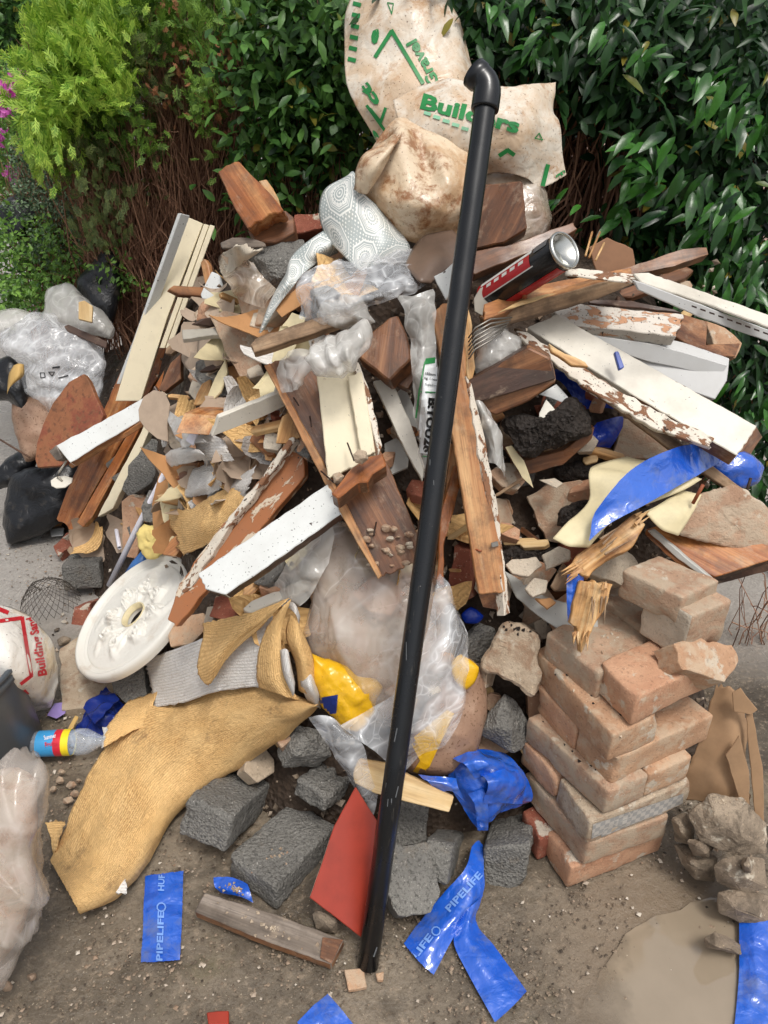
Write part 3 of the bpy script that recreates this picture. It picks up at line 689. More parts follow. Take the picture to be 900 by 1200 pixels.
n = NB('house_render'); v = n.co(rnd=False); n.fin(n.mix(n.noise(v, 3, 5), c8(196, 160, 148), c8(214, 186, 174)), .9)
n = NB('backing_dark'); n.fin(c8(26, 34, 22), .9)
flat('sole_brown', (112, 92, 78), .35)
# ------------------------------------------------------------------ the setting
def ground_h(x, y): return 0.006 * mn.noise(Vector((x * 3, y * 3, 0))) + 0.003 * mn.noise(Vector((x * 11, y * 11, 4)))
xs = np.concatenate([[-60, -20, -8, -5, -3.6], np.arange(-2.8, 1.9, .035), [2.4, 3.4, 5, 9, 20, 60]]); ys = np.concatenate([[-20, -5, -1, 0, .3], np.arange(.45, 3.6, .035), [4, 5, 7, 12, 30, 90]])
V = []; Fs = []
for y in ys:
    for x in xs: V.append((x, y, ground_h(x, y) - .006))
nx = len(xs)
for j in range(len(ys) - 1):
    for i in range(nx - 1): Fs.append([j * nx + i, j * nx + i + 1, (j + 1) * nx + i + 1, (j + 1) * nx + i])
mkobj('ground', V, Fs, 'wet_ground', kind='structure', origin=(0, 0, 0), x=(1, 0, 0), smooth=True)
# puddle
P = dens([(905, 1050), (860, 1050), (820, 1055), (770, 1075), (735, 1095), (710, 1130), (690, 1160), (680, 1200), (670, 1260), (905, 1270)], 60)
PV = [G(p[0] + random.uniform(-3, 3), p[1] + random.uniform(-2, 2), .0025) for p in P]; mkobj('puddle', PV, [list(range(len(PV)))], 'puddle_water', kind='structure')
# the dirt core of the heap
xs = np.arange(-2.2, 1.6, .03); ys = np.arange(.9, 3.6, .03); V = []; Fs = []
for y in ys:
    for x in xs:
        z = float(mound(x, y)); s_ = min(1, z * 6)
        z *= float(np.clip((.80 - x) / .12, 0, 1)); s_ = min(1, z * 6)
        z2 = z - .03 + (mn.noise(Vector((x * 9, y * 9, z * 9))) * .03 + ridge((x, y, z), 22) * .012) * s_
        V.append((x, y + s_ * .015 * mn.noise(Vector((x * 20, z * 20, 5))), z2 if z > .001 else -.04))
nx = len(xs)
for j in range(len(ys) - 1):
    for i in range(nx - 1):
        q = [j * nx + i, j * nx + i + 1, (j + 1) * nx + i + 1, (j + 1) * nx + i]
        if max(V[k][2] for k in q) > -.03: Fs.append(q)
mkobj('heap_core', V, Fs, 'heap_dirt', kind='stuff', origin=(0, 0, 0), x=(1, 0, 0), smooth=True)
# grit on the ground
def scatter(name, n, lo, hi, mat, box, clear=True, lab=None):
    T = np.array([[1, 0, 0], [-1, 0, 0], [0, 1, 0], [0, -1, 0], [0, 0, .7], [0, 0, -.7]]); TF = [[0, 2, 4], [2, 1, 4], [1, 3, 4], [3, 0, 4], [2, 0, 5], [1, 2, 5], [3, 1, 5], [0, 3, 5]]
    V = []; Fs = []; c = 0
    while c < n:
        px, py = random.uniform(box[0], box[2]), random.uniform(box[1], box[3])
        dn = mn.noise(Vector((px * .012, py * .012, 3)))
        if random.random() > .45 + dn * 1.2: continue
        p = G(px, py)
        if mound(p[0], p[1]) > .05: c += .2; continue
        if px > 735 and py > 1095 and random.random() < .97: c += .2; continue
        s = random.uniform(lo, hi) * random.choice((.5, .7, 1)); p[2] = s * .3
        J = T * (1 + RNG.uniform(-.35, .35, (6, 1))) * s * .6; a = random.uniform(0, 6.28); ca, sa = math.cos(a), math.sin(a); J = J @ np.array([[ca, sa, 0], [-sa, ca, 0], [0, 0, 1]])
        k = len(V); V += [tuple(p + q) for q in J]; Fs += [[i + k for i in f] for f in TF]; c += 1
    mkobj(name, V, Fs, mat, kind='stuff')
scatter('loose_grit', 7500, .0015, .007, 'grit', (-80, 560, 980, 1250)); scatter('loose_chippings', 620, .003, .010, 'grit_pale', (-40, 620, 940, 1240))

# ------------------------------------------------------------------ foliage helpers
def nrmz(a): return a / (np.linalg.norm(a, axis=-1, keepdims=True) + 1e-9)
LT = {'laurel': ([(0, 0, 0), (.18, .32, .03), (.18, -.32, .03), (.3, 0, 0), (.48, .5, .03), (.48, -.5, .03), (.62, 0, -.03), (.8, .3, -.05), (.8, -.3, -.05), (1, 0, -.14)],
       [(0, 3, 1), (0, 2, 3), (1, 3, 6, 4), (2, 5, 6, 3), (4, 6, 9, 7), (5, 8, 9, 6)]),
      'small': ([(0, 0, 0), (.45, .5, .05), (.45, -.5, .05), (1, 0, 0), (.5, 0, -.04)], [(0, 4, 1), (0, 2, 4), (1, 4, 3), (4, 2, 3)])}
def leaves(P, Dr, Up, Ln, Wd, kind='laurel'):
    t, fc = LT[kind]; t = np.array(t); Dr = nrmz(Dr); S_ = nrmz(np.cross(Dr, Up)); U = np.cross(S_, Dr); k = len(t); n = len(P)
    V = P[:, None] + Dr[:, None] * (t[None, :, 0:1] * Ln[:, None, None]) + S_[:, None] * (t[None, :, 1:2] * Wd[:, None, None]) + U[:, None] * (t[None, :, 2:3] * Ln[:, None, None])
    Fs = [[i * k + q for q in f] for i in range(n) for f in fc]; return V.reshape(-1, 3), Fs
def rnd(n, s=1.0): return RNG.normal(0, s, (n, 3))
SP = []   # conifer spray template: flat feather of scale leaves
def _spray():
    V = []; Fs = []
    def blade(p, d, l, w):
        nonlocal V, Fs
        s = np.array([-d[1], d[0]]); k = len(V)
        V += [(*(p - s * w * .3), 0), (*(p + s * w * .3), 0), (*(p + d * l * .6 + s * w * .5), .01), (*(p + d * l), 0), (*(p + d * l * .6 - s * w * .5), .01)]; Fs.append([k, k + 4, k + 3, k + 2, k + 1])
    blade(np.array([0., 0]), np.array([1., 0]), 1.0, .075)
    for i in range(4):
        t = .12 + i * .18; l = .46 * (1 - t * .5)
        for sg in (1, -1):
            a = R(32) * sg; d = np.array([math.cos(a), math.sin(a)]); p = np.array([t + (.06 if sg > 0 else 0), 0]); blade(p, d, l, .07)
            if i < 3: a2 = a + R(34) * sg; blade(p + d * l * .35, np.array([math.cos(a2), math.sin(a2)]), l * .5, .055)
    return np.array(V, float), Fs
SPV, SPF = _spray()
def sprays(P, Dr, Up, Ln):
    Dr = nrmz(Dr); S_ = nrmz(np.cross(Dr, Up)); U = np.cross(S_, Dr); n = len(P); k = len(SPV); t = SPV.copy()
    bend = (t[:, 0] ** 2)[None] * RNG.uniform(-.25, .05, (n, 1))
    V = P[:, None] + (Dr[:, None] * t[None, :, 0:1] + S_[:, None] * t[None, :, 1:2] + U[:, None] * (t[None, :, 2:3] + bend[:, :, None])) * Ln[:, None, None]
    off = (np.arange(n) * k)[:, None]
    Fs = [[i * k + q for q in f] for i in range(n) for f in SPF]; return V.reshape(-1, 3), Fs
def twigs(A, B, r0, r1, seg=4, wob=.04, sag=0):
    """many three-sided tapering twigs from A to B"""
    n = len(A); ts = np.linspace(0, 1, seg + 1); L = np.linalg.norm(B - A, axis=1)[:, None]
    pts = A[:, None] + (B - A)[:, None] * ts[None, :, None] + rnd(n * (seg + 1)).reshape(n, seg + 1, 3) * (wob * L[:, None]) * (ts * (1.2 - ts))[None, :, None] * 2
    pts[:, :, 2] += (sag * L) * (ts * (1 - ts))[None] * 4
    dr = nrmz(B - A); a = nrmz(np.cross(dr, np.array([.3, .5, .8]))); b = np.cross(dr, a); V = []; 
    rr = (r0 + (r1 - r0) * ts)[None, :, None] * np.ones((n, 1, 1)); ring = [pts + (a * math.cos(k * 2.094) + b * math.sin(k * 2.094))[:, None] * rr for k in range(3)]
    V = np.stack(ring, 2).reshape(-1, 3); m = (seg + 1) * 3; Fs = []
    for i in range(n):
        for s in range(seg):
            o = i * m + s * 3
            for k in range(3): Fs.append([o + k, o + (k + 1) % 3, o + 3 + (k + 1) % 3, o + 3 + k])
    return V, Fs
def PD(px, py, Y):
    """pixel -> point at distance Y along the ground axis"""
    r = ray(px, py); return CAM + r * (Y / r[1])
def region(n, cx, cy, rx, ry, Y, dY):
    a = RNG.uniform(0, 2 * np.pi, n); r = np.sqrt(RNG.uniform(0, 1, n)); return np.array([PD(cx + math.cos(t) * q * rx, cy + math.sin(t) * q * ry, Y + RNG.uniform(-dY, dY)) for t, q in zip(a, r)])

# ---- conifers
def conifer(base, stems, crowns, label, twn, group=None):
    T = thing('conifer_tree', base, label, 'tree', group)
    Ls = []
    for (px, py, Y, r) in stems:
        e = PD(px, py, Y); m = (np.array(base) + e) / 2 + np.array([random.uniform(-.05, .05), 0, .05]); Pm = crom(np.array([base, m, e]), np.linspace(0, 1, 9)); Ls.append(tube_mesh(Pm, np.linspace(r, r * .25, 9), 6))
    V, Fs = join(Ls); mkobj('trunk', V, Fs, 'bark_twig', T, smooth=True)
    A = []; B = []
    for (px, py, rx, ry, Y, n) in twn:
        e = region(n, px, py, rx, ry, Y, .16); t = RNG.uniform(.0, .45, (n, 1)); s = np.array(base) + (e - np.array(base)) * t + rnd(n, .02); s[:, 0] += RNG.normal(0, .05, n); A.append(s); B.append(e)
    A = np.concatenate(A); B = np.concatenate(B); V, Fs = twigs(A, B, .0032, .0011, 5, .05)
    n2 = len(A) * 2; ii = RNG.integers(0, len(A), n2); t = RNG.uniform(.3, .95, (n2, 1)); s = A[ii] + (B[ii] - A[ii]) * t; e = s + nrmz(B[ii] - A[ii]) * .09 + rnd(n2, .045); V2, F2 = twigs(s, e, .0015, .0007, 3, .08)
    k = len(V); V = np.concatenate([V, V2]); Fs = Fs + [[i + k for i in f] for f in F2]; mkobj('branches', V, Fs, 'bark_twig', T, kind='stuff')
    for (mat, reg) in crowns:
        P, Dd, L = [], [], []
        for (px, py, rx, ry, Y, n, dx, dz, ln) in reg:
            # sprays grow in tufts, so the crown has clumps and gaps
            nt = max(3, n // 16); tp = region(nt, px, py, rx, ry, Y, .2); ii = RNG.integers(0, nt, n); P.append(tp[ii] + rnd(n, .03)); Dd.append(np.array([dx, -.35, dz])[None] + (rnd(nt, .35))[ii] + rnd(n, .3)); L.append(RNG.uniform(.6, 1.15, n) * ln)
        P, Dd, L = np.concatenate(P), np.concatenate(Dd), np.concatenate(L); V, Fs = sprays(P, Dd, np.array([0, -.8, .5])[None] + rnd(len(P), .6), L); mkobj('crown', V, Fs, mat, T, kind='stuff')
b1 = PD(185, 345, 2.75); b1[2] = 0.0
conifer(b1, [(80, 60, 2.6, .03), (120, 10, 2.7, .03), (60, 120, 2.5, .022), (150, 60, 2.7, .02)],
    [('thuja_lime', [(98, 40, 54, 62, 2.55, 1240, -.2, 1, 0.065), (68, 110, 34, 56, 2.5, 651, -.5, .3, 0.061), (118, 90, 26, 40, 2.5, 511, .2, .8, 0.057), (54, 160, 14, 40, 2.45, 201, -.1, -1, 0.053), (100, -25, 80, 40, 2.7, 775, 0, 1, 0.068)]),
     ('thuja_green', [(75, 140, 36, 50, 2.6, 589, -.3, -.2, 0.057), (130, 130, 24, 60, 2.6, 403, .1, .3, 0.053), (110, 165, 30, 50, 2.6, 232, 0, .2, 0.049)]),
     ('thuja_dull', [(110, 230, 30, 70, 2.48, 260, 0, .8, .045), (150, 180, 40, 60, 2.48, 160, 0, .8, .04), (118, 195, 26, 50, 2.55, 232, 0, .5, 0.042), (140, 240, 20, 50, 2.6, 93, 0, .6, 0.038)])],
    'tall conifer with bright lime green crown drooping at its left side', [(85, 50, 55, 60, 2.6, 90), (120, 170, 40, 80, 2.6, 260), (150, 250, 30, 60, 2.62, 200), (60, 130, 30, 50, 2.55, 50)], 'conifers behind the heap')
b2 = PD(235, 345, 2.8); b2[2] = 0.0
conifer(b2, [(225, 0, 2.8, .03), (265, 20, 2.8, .028), (180, 30, 2.8, .024), (290, 60, 2.85, .02), (240, 80, 2.7, .02)],
    [('thuja_green', [(225, 12, 85, 34, 2.62, 868, 0, .7, 0.057), (205, 50, 45, 26, 2.55, 201, 0, .2, 0.053), (225, 110, 30, 30, 2.5, 108, .2, -.2, 0.049), (210, 140, 40, 30, 2.5, 62, 0, .1, 0.038), (250, -30, 90, 30, 2.8, 542, 0, 1, 0.065), (165, 150, 14, 60, 2.55, 93, 0, .5, 0.042), (255, 170, 14, 14, 2.55, 24, 0, .3, 0.038)]),
     ('thuja_dull', [(200, 70, 60, 50, 2.65, 232, 0, .3, 0.046), (180, 230, 40, 60, 2.6, 62, 0, .7, 0.034), (160, 90, 20, 40, 2.55, 124, 0, .1, 0.046)]),
     ('thuja_dead', [(200, 60, 60, 50, 2.6, 170, .1, .2, 0.034), (260, 100, 40, 60, 2.6, 93, .1, .2, 0.030), (180, 130, 30, 40, 2.55, 46, 0, -.1, 0.030)])],
    'conifer with bare red-brown twigs and sparse green top, beside the lime green one', [(230, 60, 75, 60, 2.7, 500), (200, 150, 60, 70, 2.65, 420), (255, 190, 45, 60, 2.75, 420), (270, 90, 40, 60, 2.8, 260), (180, 240, 40, 50, 2.65, 260)], 'conifers behind the heap')

# ---- small-leaved shrub with pink flowers at far left
def leafy(name, label, cat, base, regs, mat, ln, wd, kind='small', dz=-.2, twn=(), group=None, nm='foliage', clump=10):
    T = thing(name, base, label, cat, group); P = []; 
    for (px, py, rx, ry, Y, dY, n) in regs:
        m = max(3, n // clump); tp = region(m, px, py, rx, ry, Y, dY); ii = RNG.integers(0, m, n); P.append(tp[ii] + rnd(n, ln * .9))
    P = np.concatenate(P); n = len(P); Dd = rnd(n, .7) + np.array([0, -.5, dz]); V, Fs = leaves(P, Dd, rnd(n, .55) + np.array([0, -.5, .9]), RNG.uniform(.65, 1.2, n) * ln, RNG.uniform(.75, 1.2, n) * wd, kind)
    mkobj(nm, V, Fs, mat, T, kind='stuff', smooth=kind == 'laurel')
    if twn:
        A = []; B = []
        for (px, py, rx, ry, Y, m) in twn:
            e = region(m, px, py, rx, ry, Y, .12); A.append(np.array(base)[None] + rnd(m, .05) + (e - np.array(base)) * RNG.uniform(0, .5, (m, 1))); B.append(e)
        V, Fs = twigs(np.concatenate(A), np.concatenate(B), .004, .0014, 5, .06); mkobj('branches', V, Fs, 'bark_twig', T, kind='stuff')
    return T
g = PD(60, 300, 3.2); g[2] = 0
leafy('cotoneaster_shrub', 'arching small-leaved shrub below the lime green conifer, at left edge', 'shrub', g, [(70, 200, 60, 45, 3.1, .25, 3600), (70, 260, 70, 55, 3.0, .25, 5200), (110, 230, 25, 60, 2.95, .15, 1500)], 'cotoneaster', .017, .009, twn=[(70, 200, 70, 60, 3.05, 200), (90, 270, 60, 50, 3.0, 160)], clump=14)
g = PD(10, 120, 3.6); g[2] = 0
T = leafy('flowering_shrub', 'shrub with magenta pink flower heads at the far left edge', 'shrub', g, [(10, 150, 40, 80, 3.6, .3, 2200), (15, 215, 30, 30, 3.5, .2, 600)], 'leaf_light', .04, .012, twn=[(10, 150, 40, 80, 3.6, 60)])
P = np.concatenate([region(240, 14, 112, 18, 22, 2.9, .05), region(90, 32, 95, 10, 10, 2.9, .04), region(40, 15, 205, 7, 12, 3.3, .03), region(20, 0, 160, 8, 8, 3.3, .03)]); n = len(P); V, Fs = leaves(P, rnd(n), rnd(n) + np.array([0, -1, .3]), RNG.uniform(.02, .032, n), RNG.uniform(.014, .022, n), 'small'); mkobj('flowers', V, Fs, 'petal_pink', T, kind='stuff')
g = PD(-10, 40, 4.6); g[2] = 0
leafy('background_tree', 'dark green tree in the top left corner behind the pink flowers', 'tree', g, [(-10, 20, 70, 80, 4.5, .5, 3400), (120, 60, 160, 120, 4.8, .3, 4000)], 'leaf_small', .07, .03, twn=[(20, 20, 120, 80, 4.6, 120)], nm='crown')
g = PD(40, 320, 2.9); g[2] = 0
leafy('ground_cover', 'low light green creeping leaves beside the black bags at left', 'plants', g, [(30, 300, 70, 50, 2.9, .3, 2600), (140, 320, 30, 30, 2.6, .15, 500), (20, 345, 60, 20, 2.7, .2, 900), (-60, 300, 60, 60, 2.9, .3, 900)], 'leaf_light', .024, .014)

# ---- hedge: small-leaved part behind the vinyl, then the laurel to the right
g = PD(350, 260, 2.5); g[2] = 0
leafy('privet_hedge', 'bushy hedge of small bright leaves between the brown conifer and the gravel bag', 'hedge', g, [(350, 70, 75, 90, 2.45, .2, 2600), (400, 130, 60, 110, 2.6, .2, 2000), (340, 200, 60, 60, 2.5, .2, 1100), (390, 20, 120, 60, 2.7, .2, 1800), (360, 150, 60, 60, 2.3, .06, 400)], 'leaf_small', .048, .02, 'laurel', twn=[(360, 60, 80, 80, 2.5, 130), (370, 180, 50, 60, 2.45, 160)], clump=8)
g = PD(690, 300, 2.3); g[2] = 0
T = thing('laurel_hedge', g, 'tall dark glossy laurel hedge rising behind the right half of the heap', 'hedge')
P = []
for (px, py, rx, ry, Y, dY, n) in [(620, 20, 150, 70, 2.35, .25, 3300), (800, 60, 150, 90, 2.2, .25, 3600), (850, 230, 100, 110, 2.15, .2, 2600), (700, 200, 80, 90, 2.55, .12, 420), (480, 60, 60, 120, 2.6, .15, 900), (760, 320, 100, 60, 2.2, .15, 900), (880, 480, 60, 120, 2.1, .15, 1100), (880, 370, 60, 60, 2.0, .12, 700), (720, 60, 250, 90, 2.8, .15, 2600), (900, 700, 40, 90, 2.0, .1, 150)]:
    m = max(3, n // 7); tp = region(m, px, py, rx, ry, Y, dY); ii = RNG.integers(0, m, n); P.append(tp[ii] + rnd(n, .04))
P = np.concatenate(P); n = len(P); ny = RNG.uniform(-1, 1, n); Dd = np.stack([RNG.normal(-.1, .7, n), RNG.normal(-.5, .5, n), RNG.normal(-.55, .5, n)], 1); Up = np.stack([RNG.normal(0, .4, n), RNG.normal(-.7, .4, n), RNG.normal(.8, .4, n)], 1)
V, Fs = leaves(P, Dd, Up, RNG.uniform(.032, .075, n), RNG.uniform(.012, .024, n)); mkobj('foliage', V, Fs, 'leaf_laurel', T, kind='stuff', smooth=True)
A = []; B = []
for (px, py, rx, ry, Y, m) in [(700, 120, 90, 60, 2.35, 150), (820, 100, 120, 90, 2.3, 130), (620, 60, 80, 60, 2.4, 90), (860, 260, 80, 100, 2.2, 110), (860, 460, 70, 100, 2.1, 60), (720, 30, 200, 50, 2.7, 160)]:
    e = region(m, px, py, rx, ry, Y, .15); b = e.copy(); b[:, 2] = np.maximum(0, b[:, 2] - RNG.uniform(.5, 1.0, m)); b[:, 0] += RNG.normal(-.05, .09, m); b[:, 1] = 2.35 + RNG.uniform(-.15, .2, m); A.append(b); B.append(e)
V, Fs = twigs(np.concatenate(A), np.concatenate(B), .0065, .002, 6, .05); mkobj('stems', V, Fs, 'bark_twig', T, kind='stuff')
# the nearest leaves, one by one
lt, lf = LT['laurel']; base_me = []
for v in range(5):
    L_, W_ = (.075, .088, .066, .08, .095)[v], (.023, .028, .025, .02, .029)[v]; me = bpy.data.meshes.new('leaf')
    V, Fs = leaves(np.zeros((1, 3)), np.array([[1., 0, 0]]), np.array([[0, 0, 1.]]), np.array([L_]), np.array([W_])); V[:, 2] -= (V[:, 0] / L_) ** 2 * L_ * (.1, .3, .15, .4, .2)[v]
    me.from_pydata(V.tolist(), [], Fs); me.polygons.foreach_set('use_smooth', [True] * len(me.polygons)); me.materials.append(MT['leaf_laurel_single']); me.update(); base_me.append(me)
spots = []
for (px, py, rx, ry, Y, dY, m, dx, dz) in [(770, 205, 60, 50, 1.86, .08, 36, -.6, -.4), (730, 40, 60, 30, 1.95, .08, 22, -.5, -.5), (860, 120, 50, 90, 1.85, .1, 60, -.4, -.7), (860, 260, 50, 70, 1.8, .08, 46, -.5, -.6), (700, 240, 30, 20, 1.85, .05, 8, -.6, -.3), (620, 25, 60, 30, 2.05, .08, 24, -.2, -.7), (860, 350, 50, 40, 1.75, .08, 26, -.3, -.7), (885, 470, 24, 90, 1.75, .06, 28, -.2, -.6), (640, 70, 30, 30, 2.0, .05, 12, -.5, -.2), (530, 30, 40, 30, 2.2, .05, 16, -.3, -.5)]:
    m2 = max(2, m // 5); tp = region(m2, px, py, rx, ry, Y, dY)
    for i in range(m): spots.append((tp[i % m2] + RNG.normal(0, .022, 3), np.array([dx, -.45, dz]) + RNG.normal(0, .38, 3)))
for i, (p, d) in enumerate(spots[:298]):
    o = bpy.data.objects.new('leaf', base_me[i % 5]); COL.objects.link(o); x = d / np.linalg.norm(d); u = np.array([RNG.normal(0, .25), -.6, .9]); y = np.cross(u, x); y /= np.linalg.norm(y); z = np.cross(x, y)
    s = random.uniform(.8, 1.15) if i < 36 else random.uniform(.5, .95); o.parent = T; q = p - np.array(T.location)
    o.matrix_local = Matrix(((x[0] * s, y[0] * s, z[0] * s, q[0]), (x[1] * s, y[1] * s, z[1] * s, q[1]), (x[2] * s, y[2] * s, z[2] * s, q[2]), (0, 0, 0, 1)))
# pale wall of the house beyond the hedge
wl = thing('house', (2.2, 6.2, 0), 'pinkish rendered house wall glimpsed through gaps in the laurel', 'house')
k = np.array([.6, 6.0, 0]); rbox('wall', k, [np.array([4.5, 0, 0]), np.array([0, .4, 0]), np.array([0, 0, 1.9])], 'house_render', wl, r=.01, amp=.002)
# thin bare stems and litter right of the bricks
V, Fs = twigs(np.array([PD(random.uniform(850, 910), random.uniform(700, 860), 1.6) for _ in range(30)]), np.array([PD(random.uniform(850, 930), random.uniform(620, 780), 1.65) for _ in range(30)]), .002, .001, 4, .1)
tag(mkobj('bare_twigs', V, Fs, 'bark_twig', kind='stuff'), 'tangle of thin bare twigs right of the brick stack', 'twigs')
# ------------------------------------------------------------------ bricks, blocks and stones
def gbox(name, K, A, B, z, h, mat, lab, cat, grp=None, T=None, **kw):
    k = G(*K, z); return rbox(name, k, [G(*A, z) - k, G(*B, z) - k, np.array([0, 0, -h])], mat, T, lab, cat, grp, **kw)
SG = 'bricks stacked at the right of the heap'
bk = dict(r=.006, amp=.002, n=9, chip=3)
gbox('brick', (669, 1018), (641, 975), (781, 972), .066, .066, 'brick_orange', 'clean orange brick at the very bottom of the brick stack', 'brick', SG, **bk)
gbox('brick', (632, 985), (612, 950), (668, 968), .066, .066, 'brick_red', 'reddish brick end behind the lowest brick of the stack', 'brick', SG, **bk)
gbox('brick', (689, 988), (611, 900), (786, 955), .137, .066, 'brick_dusty', 'long dusty brick in the second course of the stack', 'brick', SG, **bk)
o = gbox('brick', (692, 964), (655, 912), (812, 916), .207, .066, 'mortar', 'brick faced with grey lattice paper in the third course of the stack', 'brick', SG, **bk)
decal(o, [(695, 966), (801, 930), (800, 945), (692, 992)], 'lattice_paper', 'paper_facing', .002, 9)
gbox('brick', (654, 912), (613, 868), (672, 900), .207, .064, 'brick_orange', 'short orange brick end at left of the lattice-papered brick', 'brick', SG, **bk)
gbox('brick', (713, 928), (618, 840), (762, 908), .275, .064, 'brick_dusty', 'dusty brown brick running left to right in the fourth course', 'brick', SG, **bk)
gbox('brick', (761, 908), (735, 880), (812, 886), .275, .062, 'brick_tan', 'tan brick behind at the right end of the fourth course', 'brick', SG, **bk)
gbox('brick', (676, 852), (630, 803), (700, 835), .335, .064, 'brick_orange', 'small pinkish brick at the left of the fifth course', 'brick', SG, **bk)
gbox('brick', (722, 889), (678, 850), (838, 838), .338, .066, 'brick_tan', 'tan brick jutting out to the right in the fifth course', 'brick', SG, **bk)
gbox('brick', (718, 862), (627, 760), (775, 838), .402, .066, 'brick_tan', 'pale tan brick with rubble on its top in the sixth course', 'brick', SG, **bk)
gbox('brick', (746, 818), (702, 775), (862, 764), .472, .066, 'brick_orange', 'bright orange-topped brick near the top of the stack', 'brick', SG, **bk)
gbox('brick', (702, 790), (640, 742), (768, 745), .46, .064, 'brick_dusty', 'brown brick behind the bright orange-topped one', 'brick', SG, **bk)
gbox('brick', (765, 745), (690, 690), (800, 725), .475, .064, 'brick_dusty', 'dark dusty brick under the splintered wood', 'brick', SG, **bk)
gbox('brick', (811, 722), (758, 690), (859, 703), .575, .1, ['brick_dusty', 'plaster_pale'], 'square cut brick with one pale face on top of the stack', 'brick', SG, em={(1, 0): 1}, **bk)
if 0: slab('brick', [(750, 722), (764, 691), (808, 724), (820, 780), (800, 770), (775, 745)], ('g', .535), N(-45, 10), .03, 'plaster_pale', None, 'pale triangular broken brick leaning on the square one at stack top', 'brick', SG, jit=1.5, sub=1, amp=.002)
gbox('brick', (800, 700), (728, 668), (845, 680), .60, .06, 'brick_dusty', 'shaded brick highest in the stack, below the orange wooden board', 'brick', SG, **bk)
slab('plaster_lump', [(790, 755), (812, 748), (858, 755), (866, 775), (850, 800), (800, 785)], ('g', .49), N(40, 50), .05, 'brick_tan', None, 'broken tan lump wedged under the square cut brick', 'rubble', None, jit=2, sub=1, amp=.003)
# concrete blocks
CG = 'grey concrete block pieces at the foot of the heap'
cb = dict(r=.007, amp=.004, n=14, fs=60, chip=4)
def cblock(K, A, B, C, off, lab, mat='concrete_block', grp=CG, name='concrete_block', cat='block', **k):
    q = dict(cb); q.update(k); return box3(name, K, A, B, C, off, mat, None, lab, cat, grp, **q)
cblock((273, 957), (219, 934), (322, 912), (262, 1000), ('g', .13), 'grey concrete block just below the gold wallpaper roll')
cblock((322, 1040), (266, 1003), (395, 966), (324, 1067), ('g', .06), 'large flat concrete block, widest at the heap foot, with orange stain')
cblock((384, 934), (346, 912), (412, 910), (381, 954), ('g', .14), 'small square concrete piece perched on the large flat block')
blob('concrete_block', [(330, 862), (350, 850), (378, 856), (388, 885), (372, 899), (332, 898), (324, 880)], .04, .03, .08, 'concrete_block', None, 'rounded grey concrete lump below the yellow sacks', 'block', CG, chunky=.006, fs=20)
slab('concrete_block', [(464, 936), (502, 942), (500, 985), (464, 992), (450, 970)], .02, N(-5, 45), .08, 'concrete_block', None, 'concrete piece immediately right of the black pipe, below the pine offcut', 'block', CG, jit=1.5, sub=1, amp=.003)
slab('concrete_block', [(456, 990), (500, 986), (516, 1044), (505, 1070), (466, 1074), (452, 1045)], ('g', .09), N(10, 60), .09, 'concrete_block', None, 'concrete block whose lower edge is beside the pipelife tape', 'block', CG, jit=1.5, sub=1, amp=.003)
cblock((531, 991), (498, 984), (554, 962), (524, 1038), ('g', .11), 'upright faceted concrete block between pipe and blue tape tail')
cblock((623, 987), (567, 993), (627, 951), (615, 1043), ('g', .1), 'smooth-faced concrete block left of the brick stack')
blob('concrete_block', [(557, 856), (572, 836), (591, 812), (606, 822), (621, 850), (618, 872), (602, 884), (580, 872)], .07, .03, .08, 'concrete_block', None, 'diamond-shaped concrete piece above the bundled blue film', 'block', CG, chunky=.006, fs=18)
blob('concrete_block', [(516, 716), (529, 704), (541, 722), (545, 740), (536, 757), (527, 777), (516, 762)], .05, .03, .06, 'concrete_block', None, 'narrow grey lump below the upright brown beam', 'block', CG, chunky=.005, fs=22)
blob('concrete_block', [(540, 745), (560, 730), (580, 735), (582, 760), (572, 780), (550, 775), (538, 765)], .03, .03, .06, 'concrete_block', None, 'grey lump left of the large mortared brick', 'block', CG, chunky=.005, fs=22)
cblock((117, 661), (71, 665), (136, 625), (121, 689), ('g', .10), 'grey concrete block lying on the ground at left, chicken wire before it')
slab('concrete_block', [(130, 560), (145, 550), (177, 514), (198, 525), (177, 566), (152, 583)], .08, N(-25, 30), .1, 'concrete_block', None, 'grey block tilted against the varnished pine board', 'block', CG, jit=1, sub=1, amp=.003)
slab('concrete_block', [(130, 790), (150, 782), (168, 780), (172, 815), (150, 826), (133, 812)], ('g', .07), N(0, 50), .08, 'concrete_block', None, 'grey block almost hidden under the white ceiling rose', 'block', CG, jit=1, sub=1, amp=.003)
blob('concrete_block', [(288, 300), (300, 290), (330, 283), (356, 280), (362, 300), (352, 330), (330, 345), (305, 335), (292, 318)], .10, .04, .08, 'concrete_block', None, 'dark grey rounded block high in the heap under the pine block', 'block', CG, chunky=.004, fs=16)
# loose bricks
LG = 'loose bricks in the heap'
box3('brick', (107, 706), (86, 712), (126, 697), (104, 738), ('g', .055), 'brick_red', None, 'broken red brick lying between the ceiling rose and the chicken wire', 'brick', LG, **cb)
slab('brick', [(87, 608), (92, 603), (130, 605), (133, 624), (88, 628)], ('g', .1), N(0, 40), .08, 'brick_orange', None, 'orange brick behind the grey block at left', 'brick', LG, jit=1, sub=1, amp=.002)
slab('brick', [(245, 722), (252, 700), (292, 684), (308, 688), (304, 712), (262, 727)], .07, N(-20, 45), .08, 'brick_red', None, 'dusty red brick just above the gold wallpaper flap', 'brick', LG, jit=1.5, sub=1, amp=.002)
slab('brick', [(196, 744), (210, 722), (238, 718), (246, 732), (222, 756), (200, 758)], .06, N(-10, 50), .06, 'brick_tan', None, 'tan brick piece right of the ceiling rose', 'brick', LG, jit=1.5, sub=1, amp=.002)
